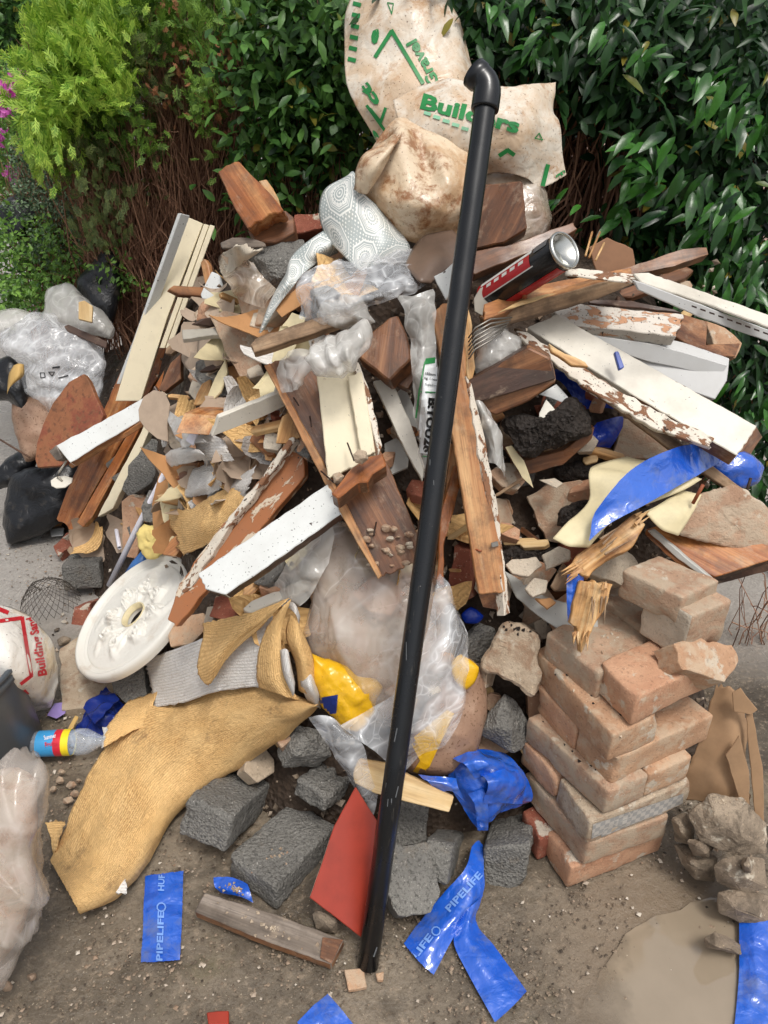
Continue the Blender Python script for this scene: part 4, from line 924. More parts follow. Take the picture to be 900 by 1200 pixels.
slab('brick', [(62, 640), (78, 624), (92, 625), (84, 640), (68, 652)], ('g', .05), N(0, 60), .04, 'brick_red', None, 'red brick shard on the ground left of the grey block', 'brick', LG, jit=1.5, sub=1, amp=.002)
slab('brick', [(142, 588), (152, 580), (168, 588), (166, 615), (160, 655), (145, 652), (143, 620)], .06, N(-15, 20), .07, 'brick_orange', None, 'brick standing on end left of the thin white pipe', 'brick', LG, jit=1.5, sub=1, amp=.002)
box3('brick', (608, 738), (566, 782), (634, 768), (640, 742), .09, 'mortar', None, 'x', 'brick', LG, **cb) if 0 else slab('brick', [(591, 728), (618, 735), (632, 748), (628, 770), (634, 790), (625, 818), (600, 800), (563, 784), (568, 765)], .12, N(-20, 35), .07, 'mortar', None, 'large mortar-covered brick between the beam and the brick stack', 'brick', LG, jit=2, sub=2, amp=.004, bev=.005)
slab('brick', [(617, 582), (640, 568), (680, 562), (691, 572), (688, 600), (660, 636), (640, 634)], .05, N(-10, 30), .08, 'brick_dusty', None, 'squarish brown brick below the pile of black soil', 'brick', LG, jit=1.5, sub=1, amp=.002)
slab('brick', [(727, 489), (755, 498), (790, 522), (787, 536), (718, 540)], .06, N(-10, 40), .08, 'brick_dusty', None, 'dusty brick above the wide blue tape', 'brick', LG, jit=1.5, sub=1, amp=.002)
slab('brick', [(532, 640), (550, 646), (556, 700), (528, 708), (524, 690)], .03, N(-20, 20), .08, 'brick_red', None, 'dark red brick in the gap left of the upright beam foot', 'brick', LG, jit=1.5, sub=1, amp=.002)
slab('brick', [(577, 588), (596, 586), (601, 600), (596, 622), (580, 620)], .0, N(0, 20), .06, 'brick_tan', None, 'small tan brick end in the dark gap right of the beam', 'brick', LG, jit=1, sub=1, amp=.002)
blob('brick', [(232, 362), (240, 352), (262, 350), (275, 362), (268, 378), (240, 384), (230, 376)], .09, .03, .05, 'brick_orange', None, 'rounded orange brick lump below the dark grey block', 'brick', LG, chunky=.006, fs=18)
slab('brick', [(345, 252), (376, 249), (378, 268), (346, 274)], .03, N(10, 30), .07, 'brick_red', None, 'red brick behind the patterned vinyl, at the heap top', 'brick', LG, jit=1, sub=1, amp=.002)
slab('brick', [(722, 640), (742, 650), (752, 665), (745, 685), (730, 688), (700, 675), (672, 668), (690, 650)], .16, N(15, 40), .04, 'plaster_pale', None, 'pale plaster lump behind the splintered wood ends', 'plaster', None, jit=2, sub=1, amp=.003)
# rubble stones bottom right
RG = 'rough stones right of the brick stack'
for pl, o_, lb in [([(805, 955), (830, 930), (870, 935), (900, 965), (898, 1000), (860, 1004), (820, 985)], ('d', 1.36), 'largest rough stone right of the stack, flat and brown'),
    ([(836, 1015), (860, 1004), (895, 1006), (900, 1040), (872, 1048), (840, 1035)], ('d', 1.35), 'knobbly stone in the middle of the right-hand rubble'),
    ([(840, 1045), (870, 1040), (905, 1050), (905, 1080), (868, 1082), (842, 1070)], ('d', 1.35), 'lowest rough stone, touching the blue tape corner'),
    ([(788, 960), (805, 950), (815, 975), (812, 990), (792, 985)], ('d', 1.42), 'small dark stone against the lowest bricks'),
    ([(790, 990), (812, 985), (840, 1005), (838, 1035), (815, 1032), (798, 1012)], ('d', 1.42), 'dark sloping slab under the flat brown stone'),
    ([(806, 985), (828, 980), (838, 992), (830, 1005), (812, 1003)], ('d', 1.38), 'small pale stone tucked under the flat brown stone'),
    ([(868, 1010), (876, 1004), (882, 1012), (880, 1024), (870, 1024)], ('d', 1.31), 'pebble stuck on the knobbly stone'),
    ([(365, 1070), (375, 1060), (392, 1066), (402, 1082), (395, 1096), (372, 1090)], ('d', 1.36), 'grey lump peeping out under the red plate'),
    ([(826, 1100), (838, 1092), (868, 1106), (868, 1118), (850, 1116), (828, 1110)], ('d', 1.3), 'reddish clod at the puddle edge'),
    ([(394, 1010), (405, 940), (412, 945), (400, 1000)], ('d', 1.45), 'thin stone sliver behind the red plate')]:
    blob('stone', pl, o_, .025, .06, 'stone_rubble', None, lb, 'stone', RG, chunky=.008, fs=22, m=44, nr=7)

# ------------------------------------------------------------------ timber
def nails(T, L, mat='nail_rust', r=.0014):
    for a, b in L: tube('nail', [a, b], r, mat, T, ns=5)
# leaning frame at left: varnished board, batten, moulding
FR = thing('window_frame', S(110, 560, .1), 'varnished orange pine frame piece leaning steeply at left, with batten and pale moulding behind it', 'timber')
slab('board', [(187, 345), (218, 364), (197, 420), (84, 622), (66, 608), (78, 575), (157, 402)], .16, N(-12, 28), .032, 'pine_varnished', FR, jit=.6, grain=(187, 355, 75, 612))
slab('batten', [(200, 420), (206, 424), (108, 606), (97, 618), (90, 612)], .13, N(-12, 28), .03, 'pine_varnished', FR, grain=(203, 420, 100, 610))
slab('moulding', [(207, 424), (215, 396), (218, 398), (208, 436), (132, 596), (114, 606)], .11, N(-12, 28), .03, 'paint_cream', FR, jit=.5, grain=(210, 430, 118, 606))
tube('nail', [(171, 413, .165), (180, 417, .175)], .0014, 'nail_rust', FR, ns=5)
# cream board behind
B = thing('painted_board', S(200, 320, .08), 'long cream painted board standing up at left behind the varnished pine', 'timber')
slab('board', [(210, 250), (238, 262), (196, 372), (165, 470), (135, 470), (157, 398)], ('d', 2.12), N(8, 18), .03, 'paint_cream', B, em={}, grain=(220, 256, 150, 470))
slab('edge_strip', [(208, 250), (212, 250), (160, 396), (140, 450), (136, 450), (156, 398)], ('d', 2.115), N(-40, 18), .03, 'paint_white', B)
for i, (a, b) in enumerate([(239, 245), (246, 252)]): slab('moulding', [(a, 262 + i), (b, 264 + i), (b - 52, 408), (a - 52, 408)], ('d', 2.10), N(14, 18), .02, 'paint_cream', B, grain=(a, 262, a - 52, 408))
# white beam left
B = slab('painted_beam', [(66, 522), (110, 498), (168, 466), (167, 491), (82, 542)], ('d', 1.86), N(-5, 45), .03, ['paint_white', 'pine_orange'], None, 'short white painted beam crossing in front of the pine board at left', 'timber', jit=.8, em={3: 1, 2: 1})
slab('broken_end', [(57, 529), (66, 521), (74, 538), (66, 540)], ('d', 1.9), N(-30, 30), .02, 'wood_grey', B, jit=1)
slab('pine_strip', [(80, 545), (167, 494), (168, 500), (100, 541), (84, 549)], ('d', 1.88), N(0, 0), .02, 'pine_orange', B, jit=.6)
# quarter round rusty board
slab('corner_board', [(98, 438), (104, 446), (112, 466), (121, 486), (116, 500), (98, 530), (70, 546), (44, 548), (41, 538), (43, 520), (50, 498), (62, 472), (80, 448)], ('d', 2.12), N(-20, 35), .018, ['board_mottled', 'wood_weathered'], None, 'quarter-round mottled brown board standing in front of the clear bag at left', 'board', jit=.4, em={9: 1, 10: 1, 11: 1, 12: 1, 8: 1})
# metal bracket hanging below
T = thing('ceiling_hook', S(68, 560, .2), 'dirty white hook with a round plate hanging under the white beam at left', 'hook')
tube('hook', [(78, 540, ('d', 1.9)), (70, 552, ('d', 1.9)), (67, 558, ('d', 1.91)), (73, 564, ('d', 1.91))], .003, 'lath_grey', T, ns=6)
slab('plate', [(59, 563), (66, 558), (76, 557), (85, 560), (84, 565), (76, 571), (66, 572), (60, 569)], ('d', 1.91), N(0, 60), .004, 'paint_offwhite', T)
# varnished moulding mid-left
k, E = solve_box((254, 487), (216, 484), (325, 452), (245, 510), .17)
B = rbox('moulded_beam', k, E, ['pine_orange', 'pine_varnished', 'paint_offwhite'], None, 'sawn orange moulding with white underside, pointing left at mid height', 'timber', None, r=.002, amp=.0005, em={(2, 0): 1, (0, 0): 2})
slab('white_face', [(256, 489), (322, 462), (355, 452), (356, 466), (300, 492), (248, 512)], .172, N(25, -10), .012, 'paint_offwhite', B, jit=.5)
# white speckled beam
B = slab('painted_beam', [(232, 672), (310, 618), (384, 567), (400, 602), (330, 652), (264, 697), (240, 690)], .23, N(-10, 48), .03, ['paint_white', 'wood_dark'], None, 'clean white speckled beam slanting up to the right above the wallpaper roll', 'timber', jit=.6, em={3: 1, 4: 1, 5: 1}, grain=(240, 680, 392, 580))
slab('raised_strip', [(240, 671), (384, 571), (388, 579), (244, 681)], .236, N(-10, 48), .006, 'paint_white', B, bev=.001)
# peeling brown board
slab('peeling_board', [(341, 515), (353, 520), (357, 558), (330, 590), (290, 640), (240, 694), (206, 735), (196, 726), (210, 684), (250, 628), (300, 568)], .17, N(-15, 34), .025, 'paint_peeling', None, 'wide brown board with peeling white paint behind the ceiling rose', 'timber', jit=1.2, grain=(348, 535, 200, 730))
slab('peeling_board', [(339, 513), (346, 516), (262, 628), (222, 690), (204, 706), (212, 684), (256, 622), (300, 566)], .195, N(-30, 34), .02, 'paint_flaky', None, 'narrow flaking white edge strip along the peeling brown board', 'timber', jit=1.4, grain=(340, 516, 210, 700))
# thin stick
slab('stick', [(293, 404), (300, 396), (360, 376), (412, 359), (419, 372), (360, 393), (297, 413)], .2, N(0, 45), .022, 'wood_weathered', None, 'thin split batten lying under the crumpled clear plastic', 'timber', jit=.7, grain=(296, 404, 416, 365))
slab('lath', [(213, 386), (250, 384), (300, 380), (323, 379), (323, 387), (290, 391), (250, 392), (214, 397)], .14, N(0, 70), .012, 'lath_grey', None, 'thin grey lath poking out right of the pine board', 'timber', jit=.6)
# centre: backing board + cream board + block
C_ = thing('door_frame_piece', S(400, 560, .12), 'broken frame piece in the centre, brown board carrying a cream panel and a notched block', 'timber')
slab('backing_board', [(311, 427), (330, 422), (362, 414), (400, 440), (455, 545), (500, 652), (486, 660), (443, 677), (402, 603), (350, 508)], .13, N(0, 36), .022, ['wood_redbrown', 'pine_orange', 'wood_dark'], C_, jit=.8, em={6: 2, 7: 2, 8: 0, 9: 0}, grain=(320, 430, 450, 665))
slab('edge_moulding', [(309, 428), (316, 425), (408, 596), (447, 675), (443, 679), (400, 604)], .148, N(-10, 36), .012, 'pine_orange', C_, jit=.6, grain=(315, 430, 445, 674))
slab('cream_panel', [(371, 438), (412, 420), (428, 482), (441, 534), (384, 562), (378, 500)], .165, N(4, 36), .014, 'paint_cream', C_, jit=.5, grain=(390, 430, 412, 550))
slab('cream_strip', [(413, 428), (420, 424), (434, 462), (448, 522), (443, 534), (428, 470)], .168, N(4, 36), .014, 'paint_flaky', C_, jit=1, grain=(415, 430, 445, 530))
slab('cream_strip', [(407, 440), (424, 436), (440, 530), (424, 538)], .172, N(4, 36), .012, 'paint_cream', C_, jit=.4, grain=(415, 430, 432, 530))
slab('notched_block', [(388, 578), (412, 548), (430, 535), (449, 531), (453, 545), (437, 555), (431, 565), (420, 565), (396, 584)], .22, N(-5, 62), .035, ['pine_varnished', 'wood_redbrown'], C_, jit=.4, bev=.002, em={i: 1 for i in range(9)}, grain=(390, 585, 450, 540))  # sides take a darker wood colour that paints in their shadow
for a, b in [((407, 519, .19), (415, 540, .215)), ((376, 552, .17), (392, 566, .2)), ((363, 488, .14), (365, 500, .16)), ((441, 612, .15), (438, 628, .17)), ((344, 466, .14), (350, 475, .155))]: tube('nail', [a, b], .0016, 'nail_rust', C_, ns=5)
slab('board', [(514, 640), (520, 638), (538, 560), (536, 520), (528, 520), (524, 560)], .08, N(0, 30), .02, 'pine_orange', None, 'narrow orange plank glimpsed right of the pipe, behind the upright beam', 'timber', jit=.7)
slab('board', [(520, 640), (542, 560), (534, 545), (517, 600), (512, 680), (521, 690)], .1, N(10, 30), .025, 'pine_varnished', None, 'slim varnished plank hanging down just right of the black pipe', 'timber', jit=.7)
slab('cream_board', [(437, 447), (456, 440), (480, 492), (498, 546), (495, 564), (466, 510)], .09, N(0, 38), .016, 'paint_offwhite', None, 'narrow cream board running down to the pipe right of the cream panel', 'timber', jit=.6, grain=(446, 444, 496, 555))
slab('panel', [(450, 520), (466, 512), (479, 538), (478, 548), (456, 558)], .03, N(0, 38), .012, 'paint_grey', None, 'small grey-white panel piece between the cream boards', 'timber', jit=.6)
slab('panel', [(452, 470), (474, 452), (486, 480), (494, 520), (476, 500)], .03, N(0, 38), .012, 'paint_grey', None, 'pale panel behind the narrow cream board, left of the labelled bag', 'timber', jit=.6)
# dark block mid
B = slab('wood_block', [(418, 416), (430, 394), (456, 372), (466, 369), (476, 390), (482, 420), (456, 446)], .17, N(-10, 38), .06, ['wood_redbrown', 'wood_dark'], None, 'dark brown wooden block between the draped plastic and the labelled bag', 'timber', jit=.6, bev=.003, em={0: 1, 1: 1})
slab('wood_block', [(458, 446), (482, 421), (488, 440), (478, 456)], .1, N(0, 30), .04, 'wood_redbrown', None, 'small brown block end below the dark wooden block', 'timber', jit=.6)
# tall upright beam
B = slab('upright_beam', [(506, 366), (520, 355), (545, 352), (546, 440), (566, 548), (588, 650), (592, 694), (561, 696), (548, 620), (530, 512), (518, 430)], .17, N(-5, 30), .05, ['pine_orange', 'wood_redbrown'], None, 'tall brown beam hanging down right of the pipe with flaking white edge', 'timber', jit=.5, em={6: 1}, bev=.002, grain=(525, 360, 576, 690))
slab('beam_end', [(561, 697), (592, 695), (598, 712), (590, 717), (566, 712)], .168, N(0, -10), .03, 'wood_redbrown', B, jit=.5)
slab('flaky_edge', [(546, 440), (553, 450), (570, 520), (584, 600), (590, 650), (598, 718), (591, 722), (586, 655), (566, 560)], .178, N(40, 30), .02, 'paint_flaky', B, jit=1, bev=.001)
tube('nail', [(555, 643, .175), (564, 646, .185)], .002, 'nail_orange', B, ns=5)
slab('metal_clip', [(576, 636), (584, 634), (585, 640), (577, 642)], .19, N(30, 30), .004, 'metal_dull', B)
slab('strip', [(540, 340), (552, 372), (556, 420), (556, 452), (548, 444), (544, 400)], .14, N(20, 30), .02, 'wood_splinter', None, 'splintered pale strip beside the top of the upright beam', 'timber', jit=1.4)
slab('strip', [(560, 382), (566, 398), (566, 424), (559, 420), (556, 400)], .1, N(20, 30), .02, 'wood_redbrown', None, 'small upright brown slat left of the clear cup', 'timber', jit=.7)
# blocks right-middle
k, E = solve_box((553, 473), (547, 447), (623, 433), (580, 487), .16)
B = slab('wood_block', [(547, 448), (583, 428), (619, 407), (645, 420), (652, 447), (620, 470), (581, 487), (553, 474)], .18, N(-12, 10), .06, ['wood_redbrown', 'wood_dark', 'wood_redbrown'], None, 'thick sawn block with dark weathered upper side, right of the beam', 'timber', jit=.5, bev=.003, em={0: 1, 1: 1}, grain=(550, 475, 640, 440))
slab('dark_side', [(547, 447), (583, 427), (619, 407), (645, 420), (651, 444), (600, 460), (553, 473)], .187, N(-12, 25), .008, 'wood_dark', B, jit=.4, grain=(550, 465, 620, 420))
slab('wood_block', [(640, 425), (650, 433), (651, 450), (625, 438), (622, 415)], .10, N(30, 20), .04, 'wood_redbrown', None, 'reddish block end touching the thick sawn block', 'timber', jit=.5)
# front beam with screw
B = slab('beam', [(567, 375), (620, 355), (700, 332), (740, 322), (742, 333), (702, 350), (630, 372), (571, 386)], .2, N(5, 5), .05, ['wood_weathered', 'pine_orange'], None, 'grey-fronted beam with an orange top carrying the aerosol can', 'timber', jit=.5, em={0: 1, 1: 1, 2: 1}, grain=(570, 380, 740, 328))
slab('top_face', [(567, 356), (600, 343), (650, 330), (740, 313), (740, 322), (700, 332), (620, 355), (567, 374)], .19, N(0, 65), .015, 'pine_orange', B, jit=.5, grain=(567, 365, 740, 318))
slab('white_patch', [(583, 366), (610, 352), (640, 344), (660, 342), (620, 354)], .197, N(0, 65), .004, 'wood_pale', B, jit=.6)
tube('screw', [(615, 350, .2), (613, 336, .225)], .004, 'nail_orange', B, ns=7)
WBn = thing('wire_bundle', S(575, 385, .15), 'bundle of curved grey wires under the grey-fronted beam, right of the pipe', 'wire')
for i in range(6): tube('wire', [(600 - i * 2, 372 + i * 3, .17), (575, 374 + i * 5, .185), (557, 384 + i * 5, .185), (549, 396 + i * 5, .17)], .0016, 'metal_dull', WBn, ns=6)
# can
def can():
    a = D(662, 293, 1.28); b = D(596, 336, 1.40); ax = b - a; L = np.linalg.norm(ax); u = ax / L; up = np.array([0, 0, 1.0]); s = np.cross(u, up); s /= np.linalg.norm(s); v = np.cross(s, u)
    T = thing('aerosol_can', (a + b) / 2, 'black and red aerosol can lying on the orange-topped beam, shiny end showing', 'can')
    def lathe(nm, prof, mat, ns=40, arc=None):
        V = []; Fs = []; n = len(prof)
        for k in range(ns):
            th = 2 * math.pi * k / ns
            for (t, r) in prof: V.append(a + u * t + (s * math.cos(th) + v * math.sin(th)) * r)
        for k in range(ns):
            if arc and not (arc[0] <= k < arc[1]): continue
            for i in range(n - 1): q = [k * n + i, k * n + i + 1, ((k + 1) % ns) * n + i + 1, ((k + 1) % ns) * n + i]; Fs.append(q)
        return mkobj(nm, V, Fs, mat, T, x=u, n=s, smooth=True)
    lathe('body', [(.004, .0315), (.008, .032), (.20, .032), (.215, .024), (.218, .01)], 'can_black')
    lathe('base_dome', [(.012, .0001), (.010, .012), (.006, .022), (.002, .028), (.0015, .029)], 'steel_shiny')
    lathe('rim', [(.0015, .0285), (-.002, .030), (-.003, .032), (.001, .0345), (.005, .0335), (.006, .031)], 'steel_shiny')
    def wrap(nm, t0, t1, a0, a1, mat, r=.0326, sl=0):
        V = []; Fs = []; m = 14
        for i in range(m + 1):
            th = R(a0 + (a1 - a0) * i / m)
            for j in range(5): t = t0 + (t1 - t0) * j / 4 + sl * (i / m); V.append(a + u * t + (s * math.cos(th) + v * math.sin(th)) * r)
        for i in range(m):
            for j in range(4): Fs.append([i * 5 + j, i * 5 + j + 1, i * 5 + j + 6, i * 5 + j + 5])
        return mkobj(nm, V, Fs, mat, T, x=u, n=s, smooth=True)
    tc = CAM - (a + b) / 2; th0 = math.degrees(math.atan2(tc @ v, tc @ s)); sg = 1 if (s * math.cos(R(th0 + 90)) + v * math.sin(R(th0 + 90)))[2] > 0 else -1
    def wp(nm, t0, t1, lo, hi, mat, r=.0326): return wrap(nm, t0, t1, th0 + sg * lo, th0 + sg * hi, mat, r)
    wp('red_panel', .055, .2, 15, 75, 'can_red'); wp('red_band', .012, .17, -75, -35, 'can_red'); wp('white_stripe', .05, .2, 11, 15, 'paper_white'); wp('white_panel', .05, .19, 58, 72, 'paper_white', .033); wp('grey_print', .012, .045, 50, 80, 'ink_grey', .033)
    for i in range(5): wp('print_bar', .07 + i * .022, .083 + i * .022, 40, 52, 'paper_white', .033)
    return T
can()
# metal angle strips
B = thing('angle_bead', D(745, 325, 1.3), 'white perforated metal angle strip bent and running off the right edge', 'metal strip')
def dslab(name, poly, d, n, t, mat, T=None, lab=None, cat=None, grp=None, **k): return slab(name, poly, ('d', d), n, t, mat, T, lab, cat, grp, **k)
dslab('flange', [(662, 316), (680, 314), (742, 321), (747, 329), (742, 332), (700, 327), (662, 322)], 1.33, N(0, 50), .004, 'paint_flaky', B, jit=.5)
dslab('flange', [(742, 320), (760, 319), (820, 340), (905, 370), (905, 384), (830, 356), (752, 331)], 1.3, N(10, 60), .006, 'paint_offwhite', B, jit=.5)
dslab('flange', [(742, 328), (752, 331), (830, 360), (905, 388), (905, 402), (820, 372), (748, 340)], 1.29, N(10, 5), .006, 'upvc_white', B, jit=.3)
for i in range(14): dslab('slot', [(758 + i * 10.5, 338 + i * 3.9), (764 + i * 10.5, 340 + i * 3.9), (764 + i * 10.5, 342 + i * 3.9), (758 + i * 10.5, 340 + i * 3.9)], 1.283, N(10, 5), .001, 'nail_rust', B, bev=0)
slab('branch', [(690, 350), (740, 352), (790, 362), (800, 367), (740, 360), (690, 355)], .12, N(0, 50), .006, 'wood_dark', None, 'dark thin branch under the metal angle strip', 'branch', jit=.6)
# white flaking board behind
B = slab('painted_board', [(648, 364), (668, 354), (735, 362), (801, 368), (793, 394), (720, 386), (662, 380)], .12, N(5, 55), .03, ['paint_mottled', 'wood_redbrown'], None, 'board with mottled white and pink paint below the metal angle strip', 'timber', jit=.7, em={3: 1}, grain=(650, 365, 800, 380))
slab('bare_end', [(801, 368), (829, 376), (828, 404), (868, 402), (862, 418), (832, 418), (793, 395)], .115, N(30, 40), .03, 'wood_redbrown', B, jit=1)
slab('upvc_panel', [(690, 388), (760, 390), (810, 404), (855, 420), (852, 446), (838, 468), (800, 455), (740, 424)], .09, N(0, 35), .02, 'upvc_white', None, 'smooth white plastic panel shaded between the two painted boards', 'panel', jit=.4)
slab('upvc_panel', [(690, 392), (770, 404), (853, 428), (845, 442), (760, 424), (700, 404)], .105, N(0, 10), .02, 'upvc_white', None, 'upper rib of the shaded white plastic panel', 'panel', jit=.3)
slab('board', [(828, 376), (850, 384), (870, 402), (862, 420), (840, 412)], .08, N(20, 40), .02, 'brick_tan', None, 'brown hardboard scrap at the right end of the mottled board', 'board', jit=1.2)
# wide white board right
W_ = thing('painted_board', S(750, 450, .2), 'widest cream-white board at right, red-brown cut end, running down to the blue tape', 'timber')
slab('board', [(618, 384), (652, 368), (760, 428), (887, 499), (864, 534), (740, 462)], .2, N(-5, 52), .04, ['paint_offwhite', 'wood_redbrown'], W_, jit=.4, em={3: 1, 4: 1}, grain=(640, 376, 876, 515))
slab('cut_end', [(866, 533), (887, 500), (894, 512), (872, 544)], .198, N(45, 10), .03, 'wood_redbrown', W_, jit=.5)
slab('torn_edge', [(605, 387), (618, 389), (700, 442), (770, 482), (838, 513), (834, 525), (762, 500), (690, 457), (610, 396)], .205, N(-10, 45), .012, 'paint_flaky', W_, jit=1.6, grain=(610, 387, 835, 520))
for q in [[(720, 412), (725, 411), (732, 430), (726, 433)], ]: slab('wall_plug', q, .215, N(0, 40), .01, 'blue_fixing', W_)
tube('wall_plug', [(838, 491, .215), (844, 500, .225), (862, 500, .23)], .005, 'blue_fixing', W_, ns=7); tube('wall_plug', [(850, 502, .22), (840, 505, .225)], .005, 'blue_fixing', W_, ns=7)
slab('splinter', [(643, 402), (662, 414), (686, 424), (690, 430), (670, 428), (646, 412)], .22, N(0, 40), .01, 'wood_splinter', W_, jit=1)
slab('batten', [(602, 384), (608, 384), (690, 438), (800, 520), (905, 598), (905, 610), (790, 530), (680, 446)], .165, N(-5, 40), .012, 'wood_weathered', None, 'very long thin batten under the wide white board, reaching the right edge', 'timber', jit=.4, grain=(605, 386, 900, 600))
# pieces at top
slab('wood_block', [(568, 216), (612, 212), (618, 268), (590, 285), (556, 292)], ('d', 1.5), N(-8, 20), .08, 'wood_redbrown', None, 'dark red-brown block under the gravel bags behind the pipe', 'timber', jit=.7, bev=.003)
slab('board', [(545, 296), (600, 286), (672, 260), (677, 268), (640, 288), (600, 304), (556, 322)], ('d', 1.48), N(0, 40), .03, 'wood_redbrown', None, 'long brown board pointing up right behind the aerosol can', 'timber', jit=.7, grain=(550, 310, 672, 265))
slab('board', [(668, 318), (722, 318), (800, 292), (828, 290), (830, 298), (790, 312), (740, 322)], ('d', 1.52), N(0, 40), .03, 'wood_redbrown', None, 'reddish board sticking into the laurel at right', 'timber', jit=.7)
slab('card', [(690, 290), (712, 278), (742, 292), (745, 318), (700, 320)], ('d', 1.58), N(10, 20), .006, 'card_brown', None, 'brown hardboard sheet behind the aerosol can, against the laurel', 'board', jit=1)
for a, b in [((686, 300), (694, 272)), ((690, 302), (703, 272)), ((698, 305), (708, 285))]: tube('cane', [(a[0], a[1], ('d', 1.4)), (b[0], b[1], ('d', 1.44))], .0022, 'wood_splinter', None, 'thin orange cane upright behind the can end', 'cane', 'canes behind the can', ns=6)
B = slab('wood_block', [(255, 201), (270, 192), (280, 189), (302, 212), (316, 226), (332, 246), (312, 254), (290, 268), (276, 246)], .1, N(-8, 30), .05, 'pine_varnished', None, 'orange pine block end rising against the brown conifer', 'timber', jit=.7, bev=.002, grain=(265, 196, 310, 260))
slab('torn_corner', [(303, 212), (312, 210), (326, 232), (330, 246), (318, 236)], .09, N(0, 30), .03, 'wood_splinter', B, jit=1)
slab('wood_block', [(290, 270), (334, 246), (344, 254), (345, 272), (322, 284), (300, 282)], .08, N(-5, 45), .05, 'wood_redbrown', None, 'flat brown block right below the orange pine block end', 'timber', jit=.6, bev=.002)
slab('felt_piece', [(258, 284), (272, 278), (290, 278), (310, 284), (312, 288), (285, 289), (260, 290)], .12, N(0, 60), .006, 'wood_grey', None, 'curled grey strip of felt above the peach plastic sheet', 'felt', jit=1)
slab('panel', [(235, 345), (248, 318), (258, 322), (262, 338), (240, 358)], .06, N(0, 30), .01, 'paint_white', None, 'small bluish white panel corner above the orange brick lump', 'panel', jit=.5)
slab('hardboard', [(246, 372), (262, 364), (282, 368), (300, 390), (306, 430), (300, 442), (284, 448), (268, 420)], .11, N(-10, 35), .012, 'brick_dusty', None, 'pinkish hardboard sheet above the sawn orange moulding', 'board', jit=1.2)
slab('wood_block', [(186, 456), (200, 425), (212, 414), (212, 444), (192, 460)], .14, N(-10, 35), .02, 'wood_redbrown', None, 'small reddish moulding end with the brown disc below it', 'timber', jit=.7)
slab('offcut', [(414, 905), (421, 889), (450, 894), (532, 934), (526, 952), (440, 930), (416, 918)], .13, N(-5, 45), .03, ['wood_pale'], None, 'clean pale pine offcut poking out behind the lower pipe', 'timber', jit=.3, grain=(415, 905, 530, 943))
B = slab('slat', [(228, 1068), (240, 1046), (320, 1070), (403, 1101), (388, 1130), (300, 1098)], ('g', .035), N(0, 84), .022, ['wood_grey', 'wood_redbrown'], None, 'wet grey slat lying on the ground at the heap foot', 'timber', jit=.5, em={3: 1, 4: 1, 5: 1})
slab('bare_end', [(378, 1098), (402, 1101), (388, 1129), (375, 1122)], ('g', .037), N(0, 84), .002, 'wood_redbrown', B, jit=.3)
# splintered ends over the brick stack
slab('splintered_wood', [(664, 668), (676, 650), (700, 635), (748, 600), (756, 614), (742, 640), (704, 662), (690, 676)], .25, N(-10, 45), .03, 'wood_splinter', None, 'splintered pale timber end above the hanging blue tape', 'timber', jit=1.6, grain=(670, 665, 750, 608), sub=1, amp=.002)
slab('splintered_wood', [(679, 682), (719, 684), (712, 706), (700, 726), (690, 745), (681, 766), (676, 735), (668, 730), (672, 706)], .27, N(0, 30), .025, 'wood_splinter', None, 'pointed broken wood stub hanging over the brick stack', 'timber', jit=1.2, grain=(700, 684, 682, 765), sub=1, amp=.002)
B = slab('tray_board', [(757, 620), (800, 606), (905, 640), (905, 655), (838, 676), (800, 660)], .26, N(-15, 62), .018, ['pine_varnished', 'wood_dark', 'paint_offwhite'], None, 'varnished orange board heaped with plaster at the right edge', 'timber', jit=.4, em={2: 1, 3: 1}, grain=(770, 625, 860, 672))
slab('dark_edge', [(836, 676), (905, 654), (905, 668), (838, 686)], .262, N(10, 10), .01, 'wood_dark', B, jit=.5)
slab('white_edge', [(758, 622), (764, 620), (838, 682), (832, 682), (794, 655)], .268, N(-40, 20), .014, 'paint_grey', B, jit=.5)
slab('inner_board', [(757, 628), (764, 632), (812, 668), (816, 677), (800, 668)], .24, N(-40, 20), .01, 'pine_varnished', B, jit=.5)
blob('plaster_layer', [(800, 600), (820, 575), (850, 560), (880, 565), (910, 590), (910, 650), (870, 655), (830, 648), (795, 628)], .285, .02, .02, 'plaster_pale', B, wr=.004, fs=30, crumple=.003) if 0 else blob('plaster_heap', [(796, 612), (806, 590), (826, 574), (858, 568), (884, 582), (905, 604), (908, 640), (880, 648), (846, 640), (815, 632), (796, 626)], .25, .008, .03, 'brick_dusty', None, 'cracked dusty plaster lying on the varnished orange board', 'plaster', chunky=.006, fs=34, m=90, nr=16)
tube('nail', [(872, 585, .28), (880, 560, .30)], .0028, 'nail_rust', B, ns=6); tube('nail', [(812, 590, .28), (824, 568, .31)], .0035, 'nail_orange', B, ns=6)
slab('lath', [(752, 664), (795, 654), (798, 660), (754, 673)], .2, N(0, 20), .01, 'paint_grey', None, 'short white lath under the varnished orange board', 'timber')
